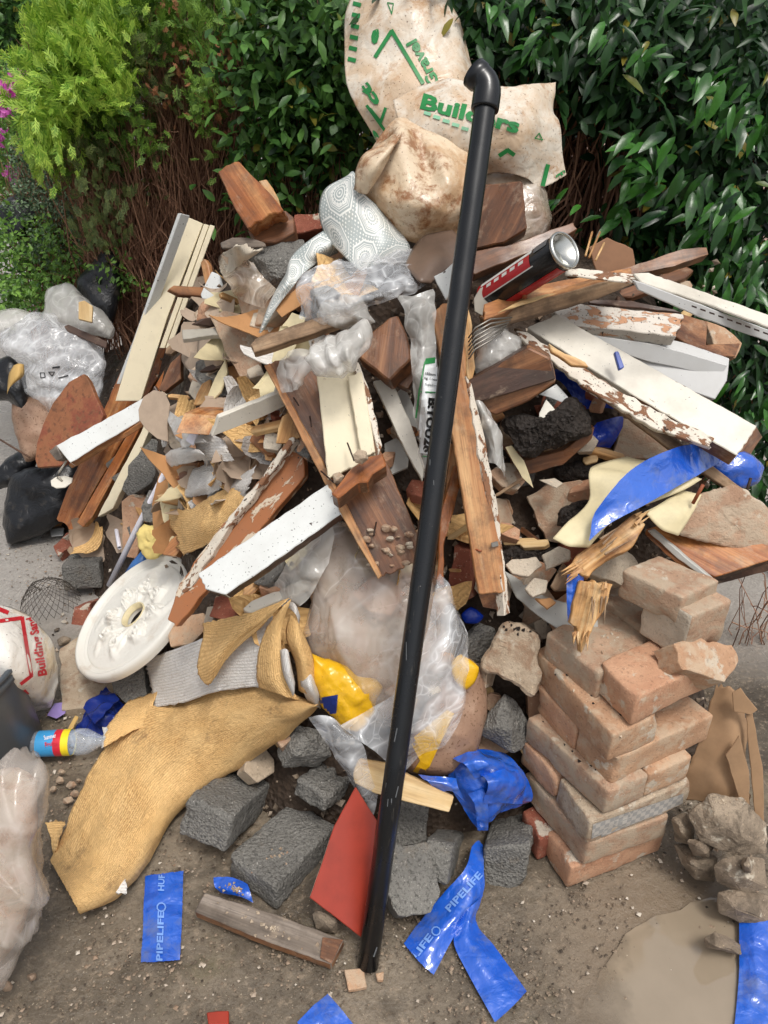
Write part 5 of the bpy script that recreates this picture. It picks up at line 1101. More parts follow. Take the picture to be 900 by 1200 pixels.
# tray with soil in the right middle
slab('drawer_board', [(588, 520), (612, 540), (660, 528), (697, 500), (694, 514), (660, 545), (618, 556), (600, 540)], .11, N(0, 10), .025, 'wood_redbrown', None, 'dark board edge under the pile of black soil', 'timber', jit=.8)
blob('soil_heap', [(588, 500), (598, 486), (612, 484), (630, 488), (650, 480), (664, 466), (680, 470), (692, 490), (690, 508), (660, 522), (640, 528), (620, 538), (606, 534), (600, 518)], .13, .035, .04, 'soil_black', None, 'black wet soil clods heaped on the board right of the beam', 'soil', chunky=.010, fs=34, m=90, nr=14)
slab('scrap', [(632, 484), (640, 468), (652, 482), (640, 492), (632, 492)], .15, N(0, 40), .002, 'paint_offwhite', None, 'speckled white triangle sticking out of the black soil', 'scrap', jit=.5)
slab('scrap', [(632, 462), (652, 450), (669, 469), (660, 472), (645, 466)], .13, N(0, 40), .002, 'paint_white', None, 'white sheet corner above the black soil', 'scrap', jit=.5)
slab('scrap', [(592, 524), (600, 522), (614, 540), (625, 572), (612, 560)], .12, N(-20, 20), .002, 'paper_cream', None, 'thin cream strip hanging from the soil heap', 'scrap', jit=.5)
slab('scrap', [(632, 562), (650, 560), (660, 566), (652, 572)], .1, N(0, 60), .003, 'plaster_pale', None, 'pale chip on top of the squarish brown brick', 'scrap', jit=1)
for pl, o_, lb in [([(655, 600), (672, 588), (697, 586), (690, 600), (664, 618), (652, 616)], .11, 'dark grit heap in the fold of the cream sheet'), ([(650, 548), (680, 540), (700, 545), (702, 560), (670, 566), (652, 560)], .03, 'black soil in the gap above the squarish brown brick'), ([(582, 650), (600, 640), (630, 645), (655, 640), (650, 655), (610, 668), (585, 664)], .05, 'black soil above the plaster-covered panel')]:
    blob('soil_heap', pl, o_, .02, .03, 'soil_black', None, lb, 'soil', chunky=.006, fs=50, m=60, nr=9)
def clods(T, pl, off, n, mat='soil_black', nm='clods', lo=.002, hi=.007):
    V = []; Fs = []; Q = np.array(pl, float); T__ = np.array([[1, 0, 0], [-1, 0, 0], [0, 1, 0], [0, -1, 0], [0, 0, .8], [0, 0, -.8]]); TF = [[0, 2, 4], [2, 1, 4], [1, 3, 4], [3, 0, 4], [2, 0, 5], [1, 2, 5], [3, 1, 5], [0, 3, 5]]; c = Q.mean(0); bv = bvh_of(T)
    for _ in range(n):
        k = Q[random.randrange(len(Q))]; k2 = Q[random.randrange(len(Q))]; q = c + (k * .5 + k2 * .5 - c) * random.uniform(0, 1.15); r = ray(*q); r = r / np.linalg.norm(r); h = bv.ray_cast(Vector(CAM), Vector(r)); p = np.array(h[0]) if h[0] is not None else None
        if p is None: continue
        s = random.uniform(lo, hi); J = (T__ * (1 + RNG.uniform(-.45, .45, (6, 1)))) @ np.linalg.qr(RNG.normal(size=(3, 3)))[0] * s; k = len(V); V += [tuple(p + z) for z in J]; Fs += [[i + k for i in f] for f in TF]
    return mkobj(nm, V, Fs, mat, T, kind='stuff')
for o_ in [o for o in COL.objects if o.name.startswith('soil_heap')]:
    Vw = WV[o_.name][0]; pp = [to_px(v) for v in Vw[::7]]; clods(o_, pp, .1, 420 if len(Vw) > 2000 else 160)
def splinters(T, x, y, ang, n, L, off, mat='wood_splinter', spread=14, w_=2.2):
    for _ in range(n):
        a = R(ang + random.gauss(0, 9)); px = x + random.uniform(-spread, spread) * math.sin(R(ang)); py = y + random.uniform(-spread, spread) * math.cos(R(ang)); l = random.uniform(.4, 1) * L; u = np.array([math.cos(a), -math.sin(a)]); nr = np.array([-u[1], u[0]]) * random.uniform(.5, 1) * w_; p = np.array([px, py])
        slab('splinter', [p + nr, p - nr, p + u * l * .6 - nr * .6, p + u * l, p + u * l * .5 + nr * .7], off + random.uniform(-.004, .006), N(random.gauss(-10, 20), random.gauss(42, 15)), .004, mat, T, bev=0)
SW = [o for o in COL.objects if o.name.startswith('splintered_wood')]
splinters(SW[0], 678, 664, 215, 9, 26, .265, spread=12); splinters(SW[0], 745, 610, 35, 5, 16, .265, spread=8); splinters(SW[0], 705, 640, 35, 6, 40, .268, 'wood_weathered', spread=12, w_=1.5)
splinters(SW[1], 682, 740, 265, 8, 26, .285, spread=10); splinters(SW[1], 700, 700, 265, 6, 34, .288, 'wood_weathered', spread=14, w_=1.3); splinters(SW[1], 700, 690, 85, 5, 12, .28, spread=14)
# plaster covered panel above mortared brick
B = slab('panel', [(590, 668), (604, 676), (640, 700), (700, 715), (702, 745), (690, 762), (640, 728), (605, 700)], .13, N(-10, 45), .008, 'paint_grey', None, 'grey panel sloping under plaster scraps above the mortared brick', 'panel', jit=.7)
for pl, o_, m, lb in [([(592, 662), (600, 655), (628, 652), (636, 662), (620, 676), (600, 672)], .16, 'plaster_pale', 'pale broken plaster flake left of the splintered timber'),
    ([(634, 650), (655, 640), (668, 645), (668, 655), (640, 668)], .165, 'plaster_pale', 'plaster flake touching the pale splintered timber'),
    ([(645, 686), (660, 660), (672, 672), (665, 690), (650, 692)], .165, 'wood_weathered', 'small brown wood chip on the grey sloping panel'),
    ([(615, 690), (626, 676), (642, 680), (640, 694), (624, 700)], .165, 'plaster_pale', 'crumpled foil-like white scrap on the grey sloping panel'),
    ([(626, 700), (645, 700), (652, 706), (642, 714)], .16, 'kraft', 'tan chip at the lower edge of the grey sloping panel')]:
    slab('fragment', pl, o_, N(-10, 50), .012, m, None, lb, 'rubble', jit=1.2, sub=1, amp=.002)
# red plate, brick chip, small ground pieces
slab('red_plate', [(363, 1052), (378, 1010), (386, 985), (392, 968), (417, 922), (442, 962), (436, 1010), (424, 1099)], .15, N(25, 42), .004, ['red_tile', 'plaster_pale'], None, 'flat red-brown metal plate leaning left of the black pipe', 'plate', jit=.25, em={0: 1, 1: 1})
for pl, m, lb in [([(403, 1136), (426, 1134), (430, 1156), (408, 1160)], 'brick_tan', 'flat tan chip right at the foot of the black pipe'), ([(242, 1186), (268, 1184), (268, 1200), (244, 1200)], 'red_tile', 'red chip at the bottom edge of the picture'), ([(176, 672), (0, 0), (0, 0)], None, None), ([(440, 1140), (450, 1138), (449, 1148), (442, 1148)], 'brick_tan', 'small tan crumb right of the pipe foot')]:
    if m: slab('chip', pl, ('g', .012), N(0, 88), .01, m, None, lb, 'chip', jit=.6)
# black drain pipe
a = G(431, 1132, .004); b = D(569, 122, 1.235); ax = (b - a) / np.linalg.norm(b - a); r0 = .0185
T = thing('drain_pipe', a, 'long black plastic pipe with elbow leaning up the middle of the heap', 'pipe')
def ring(c, u, r, ns): 
    s = np.cross(u, [0, 1, .2]); s /= np.linalg.norm(s); v = np.cross(s, u); return [c + (s * math.cos(2 * math.pi * k / ns) + v * math.sin(2 * math.pi * k / ns)) * r for k in range(ns)]
def rings(nm, L, mat, ns=36):
    V = []; Fs = []
    for c, u, r in L: V += ring(c, u, r, ns)
    for i in range(len(L) - 1):
        for k in range(ns): Fs.append([i * ns + k, i * ns + (k + 1) % ns, (i + 1) * ns + (k + 1) % ns, (i + 1) * ns + k])
    return mkobj(nm, V, Fs, mat, T, x=ax, n=np.cross(ax, [1, 0, 0]), smooth=True)
rings('tube', [(a, ax, r0 - .003), (a, ax, r0), (a + (b - a) * .25 + [.001, 0, 0], ax, r0), (a + (b - a) * .5 + [.002, 0, .001], ax, r0), (a + (b - a) * .75, ax, r0), (b, ax, r0)], 'pipe_black')
u2 = D(556, 74, 1.205) - D(576, 92, 1.2); u2 = u2 / np.linalg.norm(u2)
c1 = b - ax * .01; L = [(c1, ax, r0), (c1, ax, r0 + .0045), (c1 + ax * .003, ax, r0 + .005), (c1 + ax * .026, ax, r0 + .005)]
e0 = c1 + ax * .028
for i in range(1, 7):
    t = i / 6; u = ax * (1 - t) + u2 * t; u /= np.linalg.norm(u); e0 = e0 + u * .0048; L.append((e0, u, r0 + .0045))
L += [(e0 + u2 * .002, u2, r0 + .006), (e0 + u2 * .016, u2, r0 + .006), (e0 + u2 * .017, u2, r0 + .001), (e0 + u2 * .008, u2, r0 - .001), (e0 + u2 * .006, u2, .001)]
rings('elbow', L, 'pipe_black')
TU = [o for o in T.children if o.name.startswith('tube')][0]
for _ in range(9):
    t = random.random(); x0 = 431 + (569 - 431) * t + random.uniform(-8, 8); y0 = 1132 + (122 - 1132) * t; a_ = random.gauss(1.45, .15); l_ = random.uniform(3, 22); stroke(TU, [(x0, y0), (x0 + math.cos(a_) * l_, y0 - math.sin(a_) * l_)], random.uniform(.5, 1.6), 'ink_grey', 'scratch', lift=.0006)
# thin white pipes
tube('white_pipe', [(128, 686, .13), (160, 620, .14), (205, 532, .12)], .008, 'white_plastic', None, 'thin white plastic pipe slanting up from beside the grey block', 'pipe', ns=12)
tube('white_pipe', [(140, 642, .1), (135, 612, .07)], .006, 'white_plastic', None, 'short broken white tube between the grey block and the thin white pipe', 'pipe', ns=10, cap=False)
tube('metal_tube', [(128, 546, .12), (150, 528, .08)], .012, 'metal_dull', None, 'dull metal tube end in front of the leaning pine frame', 'pipe', ns=12, cap=False)
tube('cardboard_tube', [(226, 566, .07), (240, 554, .0)], .016, 'card_brown', None, 'dark open cardboard tube end under the torn white wallpaper', 'tube', ns=12, cap=False)
tube('water_bottle', [(148, 678, .1), (160, 664, .08), (172, 650, .04)], [.012, .018, .018], 'bottle_blue', None, 'small blue bottle wedged above the ceiling rose', 'bottle', ns=14)
# ------------------------------------------------------------------ ceiling rose
def rose():
    c = S(160, 723, .2); tocam = CAM - c; tocam /= np.linalg.norm(tocam); mi = RT * .80 + DN * .60; mi = mi - tocam * (mi @ tocam); mi /= np.linalg.norm(mi)
    n = tocam * .49 - mi * .87; n /= np.linalg.norm(n); mj = np.cross(n, mi); mj /= np.linalg.norm(mj); b = np.cross(n, mj)
    Rr = 85 * ((c - CAM) @ FW) / F * 1.0; na, nr = 220, 62; V = []; Fs = []
    rs = np.concatenate([[.17, .17, .185], np.linspace(.2, .86, nr - 12), [.88, .9, .92, .95, .98, 1.0, 1.0, .985]]); nr = len(rs)
    for i, r in enumerate(rs):
        for k in range(na):
            th = 2 * math.pi * k / na; h = .010
            if i == 0: h = -.012
            elif i == 1: h = .008
            elif r < .2: h = .014
            elif r > .9: h = .016 + .008 * math.sin((min(r, 1) - .9) * 31)
            if i == nr - 2: h = .006
            if i == nr - 1: h = -.006
            if .2 <= r <= .8:
                g = (r - .2) / .6; tw = 3.2 * g
                s1 = math.cos(8 * th + tw * 1.4); s2 = math.cos(8 * th - tw * 2.3 + 1.5); lobe = max(0, s1) ** .7 * math.sin(math.pi * min(1, g * 1.5)); cur = max(0, s2) ** 2 * math.sin(math.pi * min(1, max(0, g - .2) * 1.4))
                rib = abs(math.sin(24 * th + tw * 5)); ph = (8 * th) % (2 * math.pi) - math.pi; dx = ph * r / 8 * 1.0; dy = r - .42; rr = math.hypot(dx, dy); sc = max(0, 1 - rr / .13) ** .5 * (.5 + .5 * math.cos(rr * 95 + math.atan2(dy, dx)))
                h += .018 * lobe * (.35 + .65 * rib) + .009 * cur + .014 * sc + .0012 * mn.noise(Vector((math.cos(th) * r * 30, math.sin(th) * r * 30, 3)))
            if .82 < r < .86: h -= .003
            V.append(c + (mj * math.cos(th) + b * math.sin(th)) * Rr * r + n * h)
    for i in range(nr - 1):
        for k in range(na): Fs.append([i * na + k, i * na + (k + 1) % na, (i + 1) * na + (k + 1) % na, (i + 1) * na + k])
    T = thing('ceiling_rose', c, 'round white plaster ceiling rose with leaf relief leaning at left of the heap', 'ceiling rose')
    mkobj('disc', V, Fs, 'plaster_rose', T, smooth=True)
    V2 = []; 
    for r, h in ((.155, .0), (.172, .0135), (.19, .0155), (.196, .010)):
        for k in range(60): th = 2 * math.pi * k / 60; j = 1 + .03 * mn.noise(Vector((th * 2, r, 0))); V2.append(c + (mj * math.cos(th) + b * math.sin(th)) * Rr * r * j + n * h)
    mkobj('hole_lip', V2, [[i * 60 + k, i * 60 + (k + 1) % 60, (i + 1) * 60 + (k + 1) % 60, (i + 1) * 60 + k] for i in range(3) for k in range(60)], 'paper_cream', T, smooth=True)
    Vb = [c + (mj * math.cos(2 * math.pi * k / 60) + b * math.sin(2 * math.pi * k / 60)) * Rr * r_ - n * .007 for r_ in (.17, .98) for k in range(60)]
    mkobj('back', Vb, [[k, (k + 1) % 60, 60 + (k + 1) % 60, 60 + k] for k in range(60)], 'plaster_rose', T)
rose()
# ------------------------------------------------------------------ wallpaper roll
T = thing('wallpaper_roll', G(110, 1050), 'crumpled gold-backed wallpaper roll lying from the ground up to the clear bags', 'wallpaper')
U = [(58, 1008), (68, 985), (92, 930), (118, 880), (150, 838), (205, 818), (262, 797), (330, 806), (366, 824)]; Lw = [(94, 1073), (138, 1052), (172, 1012), (204, 960), (244, 924), (292, 892), (332, 866), (356, 846), (374, 827)]
rows = []
for (a, b) in zip(U, Lw):
    row = []; 
    for t, o_ in ((0, .03), (.25, .07), (.5, .10), (.75, .11), (.93, .08), (1.0, .035)): row.append((a[0] + (b[0] - a[0]) * t, a[1] + (b[1] - a[1]) * t, o_ + (.04 if a[1] < 860 else .0)))
    rows.append(row)
OUT = patch('outer_sheet', rows, 'wallpaper_gold', T, nu=90, nv=60, wr=.004, fs=10, tear=.5, t=.0015, crumple=.0028)
patch('inner_sheet', [[(120, 878, .1), (126, 850, .1), (150, 820, .08)], [(150, 860, .1), (160, 835, .11), (175, 812, .1)], [(175, 850, .1), (180, 825, .12), (190, 800, .11)]], 'wallpaper_gold', T, nu=16, nv=14, tear=.6, t=.001)
patch('white_sheet', [[(168, 772, .12), (175, 800, .12), (180, 830, .11)], [(205, 760, .13), (212, 792, .13), (216, 824, .12)], [(245, 745, .14), (250, 778, .14), (252, 812, .13)], [(290, 735, .13), (292, 775, .13), (296, 806, .12)], [(322, 720, .12), (316, 770, .12), (306, 808, .11)]], 'wallpaper_white', T, nu=30, nv=24, tear=.6, t=.001, wr=.002)
patch('flap', [[(236, 730, .17), (238, 745, .175), (230, 785, .2), (240, 802, .19)], [(262, 724, .18), (260, 745, .19), (250, 775, .21), (247, 802, .19)], [(300, 715, .17), (292, 735, .18), (280, 750, .18), (268, 770, .18)], [(342, 700, .13), (330, 710, .15), (322, 718, .16), (305, 735, .16)]], 'wallpaper_gold', T, nu=26, nv=20, tear=.7, t=.0012, wr=.002)
patch('gold_strip', [[(342, 701, .135), (330, 712, .15), (312, 735, .15)], [(330, 740, .15), (318, 752, .165), (303, 760, .15)], [(334, 790, .15), (318, 795, .17), (300, 790, .15)], [(352, 822, .12), (330, 815, .16), (303, 806, .13)]], 'wallpaper_gold', T, nu=26, nv=14, tear=.4, t=.001)
patch('gold_strip', [[(340, 718, .11), (348, 726, .12), (352, 735, .1)], [(334, 745, .12), (350, 752, .14), (366, 765, .1)], [(345, 775, .12), (357, 782, .14), (370, 790, .1)], [(350, 810, .11), (358, 814, .13), (368, 812, .1)]], 'wallpaper_gold', T, nu=20, nv=12, tear=.4, t=.001)
patch('white_strip', [[(336, 704, .11), (346, 708, .12), (352, 722, .1)], [(338, 712, .11), (348, 722, .13), (350, 735, .09)]], 'wallpaper_white', T, nu=8, nv=10, t=.001)
patch('white_strip', [[(328, 762, .16), (334, 760, .17), (338, 762, .16)], [(332, 790, .17), (338, 786, .18), (342, 782, .16)], [(343, 816, .15), (345, 812, .16), (346, 800, .15)]], 'wallpaper_white', T, nu=12, nv=6, t=.001)
patch('rolled_end', [[(358, 790, .1), (352, 800, .13), (360, 822, .1)], [(364, 785, .11), (364, 805, .15), (370, 828, .1)], [(370, 800, .08), (375, 815, .1), (376, 830, .06)]], 'wallpaper_white', T, nu=12, nv=12, t=.001)
patch('torn_tab', [[(122, 1020, .08), (122, 1036, .085), (126, 1046, .08)], [(148, 1014, .07), (149, 1034, .08), (148, 1050, .07)]], 'wallpaper_white', T, nu=8, nv=10, tear=1, t=.001)
patch('torn_tab', [[(50, 962, .05), (56, 975, .05), (62, 1000, .03)], [(78, 960, .06), (74, 975, .06), (64, 1002, .04)]], 'wallpaper_gold', T, nu=10, nv=10, tear=1, t=.001)
patch('white_corner', [[(119, 848, .06), (120, 862, .06), (118, 878, .05)], [(142, 842, .07), (140, 856, .07), (136, 866, .06)]], 'wallpaper_white', T, nu=8, nv=8, tear=.6, t=.001)

# ------------------------------------------------------------------ bags at the top
def P_(rows, d): return [[(x, y, ('d', d + z)) for (x, y, z) in r] for r in rows]
GV = patch('gravel_bag', P_([[(420, -30, .1), (405, 40, .08), (406, 90, .02), (415, 120, .0), (440, 165, .0)], [(455, -40, .02), (440, 40, .0), (440, 90, -.02), (448, 130, -.03), (462, 162, -.02)], [(490, -35, .0), (485, 40, -.03), (490, 90, -.04), (490, 130, -.04), (490, 160, -.02)], [(520, -10, .02), (530, 40, .0), (536, 75, -.02), (534, 110, -.02), (520, 155, -.01)], [(525, 5, .06), (540, 45, .05), (552, 82, .04), (558, 120, .05), (545, 160, .05)]], 1.72),
    'sack_gravel', None, 'upright white gravel bag with green printing at the very top of the heap', 'bag', nu=80, nv=80, wr=.011, fs=5, crumple=.006, t=.0004)
patch('side_gusset', P_([[(424, 0, .02), (414, 30, .0), (410, 60, -.01), (408, 84, .0)], [(441, 6, -.03), (437, 34, -.05), (428, 60, -.05), (418, 82, -.02)]], 1.72), 'grey_film', GV, nu=14, nv=10, wr=.003, fs=30, t=.0003) if 0 else None
stroke(GV, [(440, 66), (459, 36), (496, 98)], 4.5, 'ink_green', lift=.003); stroke(GV, [(434, 128), (446, 143), (452, 126)], 3.5, 'ink_green', lift=.003); stroke(GV, [(430, 124), (456, 160)], 3.5, 'ink_green', lift=.003)
text(GV, 'Gravel', (516, 97), (487, 45), 13, 'ink_green', lift=.003, bold=.035); text(GV, 'e', (442, 52), (444, 34), 11, 'ink_green', lift=.003, bold=.05); text(GV, 'ct', (446, 120), (430, 96), 12, 'ink_green', lift=.003, bold=.05)
stroke(GV, [(454, 3), (459, 16), (461, 4)], 1.2, 'ink_green', closed=True, lift=.003)
for i in range(6): stroke(GV, [(415 - i * 1.2, 4 + i * 13), (423 - i * 1.2, 6 + i * 13)], 5, 'ink_green', lift=.004)
text(GV, 'e', (446, 163), (438, 152), 9, 'ink_green', lift=.003, bold=.04)
BS = patch('builders_bag', P_([[(460, 118, .03), (470, 150, .0), (500, 185, .0), (540, 215, .03)], [(500, 98, .03), (512, 135, -.03), (540, 170, -.03), (575, 205, .02)], [(550, 99, .02), (560, 130, -.05), (580, 165, -.05), (600, 205, .0)], [(600, 106, .0), (606, 130, -.05), (615, 165, -.04), (622, 212, .02)], [(648, 96, .06), (642, 130, .03), (650, 160, .03), (637, 220, .05)], [(650, 98, .07), (645, 132, .06), (657, 170, .05), (665, 205, .07)]], 1.55),
    'sack_gravel', None, 'flattened builders bag with green lettering behind the pipe elbow', 'bag', nu=84, nv=64, wr=.009, fs=6, crumple=.005, t=.0004, tear=.5)
text(BS, 'Builders', (492, 126), (607, 156), 17, 'ink_green', lift=.003, bold=.04); stroke(BS, [(627, 162), (632, 156), (636, 164)], 1.2, 'ink_green', closed=True, lift=.003); stroke(BS, [(642, 194), (636, 218)], 5, 'ink_green', lift=.003)
text(BS, 'gn', (652, 210), (664, 202), 6, 'ink_green', lift=.003); stroke(BS, [(586, 182), (595, 176), (603, 182)], 5, 'ink_green', lift=.003)
for i in range(7): stroke(BS, [(498 + i * 11, 132 + i * 4.5), (505 + i * 11, 134 + i * 4.5)], 4, 'ink_mint', lift=.003)
patch('muddy_bag', P_([[(420, 200, .03), (415, 214, .02), (421, 230, .02), (434, 246, .03)], [(438, 172, .01), (440, 205, -.03), (446, 240, -.03), (458, 270, .02)], [(466, 138, .0), (470, 165, -.05), (474, 235, -.06), (490, 286, .01)], [(490, 146, -.01), (498, 190, -.03), (505, 240, -.07), (520, 286, .02)], [(515, 158, .0), (525, 200, -.06), (530, 245, -.05), (538, 274, .02)], [(562, 182, .03), (564, 210, .0), (562, 236, .0), (552, 262, .04)]], 1.5), 'sack_muddy', None, 'mud-stained creased bag under the builders bag', 'bag', nu=100, nv=100, wr=.003, fs=7, crumple=.006, t=.0005)
patch('bag_mouth', P_([[(414, 222, .0), (428, 228, -.01), (436, 222, .0)], [(422, 188, -.02), (436, 200, -.05), (448, 198, -.02)], [(436, 174, -.02), (452, 180, -.05), (462, 170, -.02)], [(462, 158, .0), (468, 162, -.03), (472, 152, .0)]], 1.46), 'sack_muddy', None, 'torn pale mouth of the muddy bag, folded at its left side', 'bag', nu=26, nv=14, wr=.003, fs=30, t=.0005)
blob('dusty_bag', [(560, 200), (580, 190), (610, 198), (636, 222), (644, 250), (640, 276), (610, 290), (570, 285)], ('d', 1.62), .05, .06, 'film_dusty', None, 'dusty translucent bag behind the dark red-brown block at the top', 'bag', wr=.008, fs=12, crumple=.002)
# patterned vinyl
VN = patch('patterned_vinyl', [[(408, 205, ('d', 1.50)), (380, 222, ('d', 1.52)), (374, 250, ('d', 1.52)), (384, 282, ('d', 1.52))], [(415, 202, ('d', 1.48)), (402, 235, ('d', 1.475)), (400, 270, ('d', 1.475)), (403, 300, ('d', 1.48))], [(425, 225, ('d', 1.475)), (430, 255, ('d', 1.47)), (426, 288, ('d', 1.47)), (420, 316, ('d', 1.47))], [(445, 245, ('d', 1.49)), (455, 268, ('d', 1.48)), (450, 290, ('d', 1.47)), (432, 314, ('d', 1.47))], [(462, 262, ('d', 1.52)), (475, 280, ('d', 1.5)), (480, 292, ('d', 1.5)), (470, 300, ('d', 1.5))]],
    'vinyl_tile_print', None, 'curled vinyl sheet with grey floral tile print beside the muddy bag', 'vinyl sheet', nu=36, nv=30, wr=.002, fs=8, t=.0018)
patch('patterned_vinyl', [[(384, 268, .14), (392, 284, .17), (396, 296, .14)], [(365, 280, .16), (370, 296, .19), (376, 306, .16)], [(342, 300, .17), (346, 312, .2), (356, 320, .16)], [(334, 322, .17), (336, 330, .19), (342, 338, .15)], [(318, 350, .15), (320, 354, .16), (326, 358, .14)], [(303, 390, .13), (305, 390, .14), (308, 388, .12)]], 'vinyl_tile_print', None, 'narrow tail of floral vinyl twisting down to the left', 'vinyl sheet', nu=36, nv=16, wr=.001, t=.0018)
# crumpled clear plastic
patch('clear_plastic', [[(350, 350, .17), (352, 325, .2), (385, 308, .2), (430, 296, .18), (490, 290, .16)], [(348, 372, .19), (372, 345, .24), (400, 330, .24), (450, 312, .22), (500, 305, .18)], [(366, 380, .18), (392, 362, .24), (430, 345, .26), (462, 335, .22), (500, 330, .18)], [(370, 385, .16), (410, 372, .22), (440, 360, .22), (460, 350, .2), (485, 345, .18)]], 'film_clear', None, 'glossy crumpled clear plastic draped below the vinyl sheet', 'plastic sheet', nu=110, nv=110, wr=.010, fs=13, crumple=.010, t=0)
blob('white_bag', [(352, 420), (372, 400), (400, 382), (430, 375), (438, 395), (425, 425), (420, 440), (398, 445), (372, 440), (362, 430)], .24, .04, .04, 'film_milky', None, 'crumpled milky white bag resting on top of the cream panel', 'bag', wr=.008, fs=14, crumple=.008, m=110, nr=22)
patch('clear_plastic', [[(328, 425, .18), (345, 410, .2), (362, 410, .2), (375, 420, .2)], [(326, 440, .17), (345, 435, .2), (360, 435, .2), (372, 428, .2)], [(334, 460, .16), (345, 458, .19), (352, 450, .18), (358, 440, .18)]], 'film_milky', None, 'small milky plastic tail left of the crumpled white bag', 'plastic sheet', nu=24, nv=24, wr=.006, fs=20, crumple=.002, t=0)
blob('plastic_bag', [(372, 355), (400, 345), (420, 345), (430, 368), (440, 378), (420, 380), (398, 384), (375, 375)], .16, .03, .04, 'film_milky', None, 'milky crumple of plastic under the glossy clear sheet', 'bag', wr=.008, fs=18, crumple=.003)
LB = patch('labelled_bag', [[(462, 345, .2), (472, 365, .2), (478, 400, .19), (480, 440, .2), (484, 490, .19), (492, 560, .17)], [(485, 345, .22), (492, 370, .23), (494, 410, .21), (496, 450, .23), (500, 495, .22), (502, 560, .2)], [(508, 338, .21), (512, 370, .21), (512, 410, .2), (516, 450, .22), (517, 495, .21), (515, 560, .19)]], 'film_milky', None, 'white plastic bag with a green-bordered label, tucked left of the pipe', 'bag', nu=60, nv=90, wr=.005, fs=13, crumple=.006, t=0)
decal(LB, [(498, 424), (514, 420), (512, 534), (488, 530)], 'sack_white', 'label', .003, 12); decal(LB, [(499, 420), (514, 418), (514, 425), (497, 427)], 'ink_green', 'label_band', .004, 4)
stroke(LB, [(498, 424), (491, 460), (485, 510)], 1.8, 'ink_green', lift=.005); stroke(LB, [(493, 459), (512, 460)], 1.4, 'ink_green', lift=.005); stroke(LB, [(490, 534), (510, 536)], 1.2, 'ink_green', lift=.005)
text(LB, '150mm L', (498, 439), (514, 441), 3, 'ink_black', lift=.005, bold=.02); text(LB, 'ng, Loose', (497, 444), (514, 447), 3, 'ink_black', lift=.005, bold=.02); text(LB, 'Supplied', (498, 451), (512, 453), 2.4, 'ink_grey', lift=.005, bold=.01); text(LB, 'B:YOU26', (503, 466), (496, 530), 9, 'ink_black', lift=.005, bold=.05)
# paper/clear lumps
blob('clear_bag', [(560, 388), (590, 380), (612, 398), (616, 412), (590, 428), (566, 442), (556, 430)], .1, .04, .05, 'film_milky', None, 'greasy clear plastic lump in front of the wire loop', 'bag', wr=.006, fs=18, crumple=.003)
patch('clear_plastic', [[(550, 478, .14), (562, 500, .15), (572, 540, .14)], [(560, 470, .16), (575, 500, .18), (582, 545, .17)], [(575, 485, .14), (587, 510, .16), (592, 560, .14)]], 'film_milky', None, 'clear plastic hanging along the right side of the upright beam', 'plastic sheet', nu=24, nv=24, wr=.005, fs=18, crumple=.002, t=0)
# curled grey-brown sole shape and disc
patch('curled_sheet', [[(475, 310, .2), (490, 328, .22), (505, 332, .2)], [(485, 290, .2), (505, 305, .24), (520, 318, .2)], [(500, 276, .2), (520, 290, .25), (535, 310, .2)], [(530, 270, .18), (545, 285, .24), (555, 310, .18)]], 'sole_brown', None, 'brown-grey rubbery sheet curling left of the pipe top', 'sheet', nu=20, nv=16, wr=.002, t=.004)
B = slab('round_disc', [(555, 350), (562, 338), (575, 331), (590, 332), (602, 340), (608, 352), (600, 362), (568, 372), (556, 365)], .15, N(-15, 30), .004, 'lath_grey', None, 'grey paper disc with a small black mark right of the pipe', 'disc')
slab('black_mark', [(572, 352), (580, 346), (585, 349), (577, 355)], .156, N(-15, 30), .001, 'ink_black', B, bev=0)
slab('tile_piece', [(508, 324), (520, 318), (533, 306), (536, 330), (522, 352)], .22, N(-15, 20), .012, 'paint_white', None, 'wet white square edge left of the upper pipe', 'tile', jit=.5)
# brown disc + torn wallpaper left
slab('disc', [(162, 480), (168, 465), (180, 457), (193, 460), (199, 474), (196, 500), (197, 518), (184, 514), (170, 502), (163, 492)], ('d', 1.8), N(-10, 30), .003, 'paper_beige', None, 'half round brown-grey paper disc at the end of the white beam', 'disc', jit=.3)
patch('torn_wallpaper', [[(188, 468, .22), (196, 490, .24), (205, 510, .25), (215, 528, .24)], [(200, 482, .22), (210, 498, .24), (222, 512, .24), (232, 520, .23)], [(214, 492, .2), (225, 505, .22), (240, 515, .22), (248, 520, .2)]], 'wallpaper_white', None, 'torn white wallpaper curling beside the brown disc', 'wallpaper', nu=18, nv=22, tear=1, wr=.004, fs=20, t=.001)
patch('torn_wallpaper', [[(186, 545, .2), (192, 540, .21), (200, 548, .2)], [(200, 528, .22), (210, 532, .25), (215, 545, .22)], [(225, 525, .22), (235, 530, .25), (238, 540, .2)], [(243, 538, .18), (244, 542, .2), (242, 548, .17)]], 'wallpaper_white', None, 'white wallpaper strip arching over the thin white pipe top', 'wallpaper', nu=22, nv=12, tear=.8, wr=.002, t=.001)
patch('torn_wallpaper', [[(224, 512, .18), (232, 530, .16), (240, 540, .14)], [(250, 508, .17), (256, 528, .16), (262, 542, .14)], [(262, 518, .14), (270, 530, .14), (276, 540, .12)]], 'wallpaper_white', None, 'crumpled wallpaper scrap under the sawn moulding end', 'wallpaper', nu=16, nv=14, tear=1, wr=.004, fs=20, t=.001)
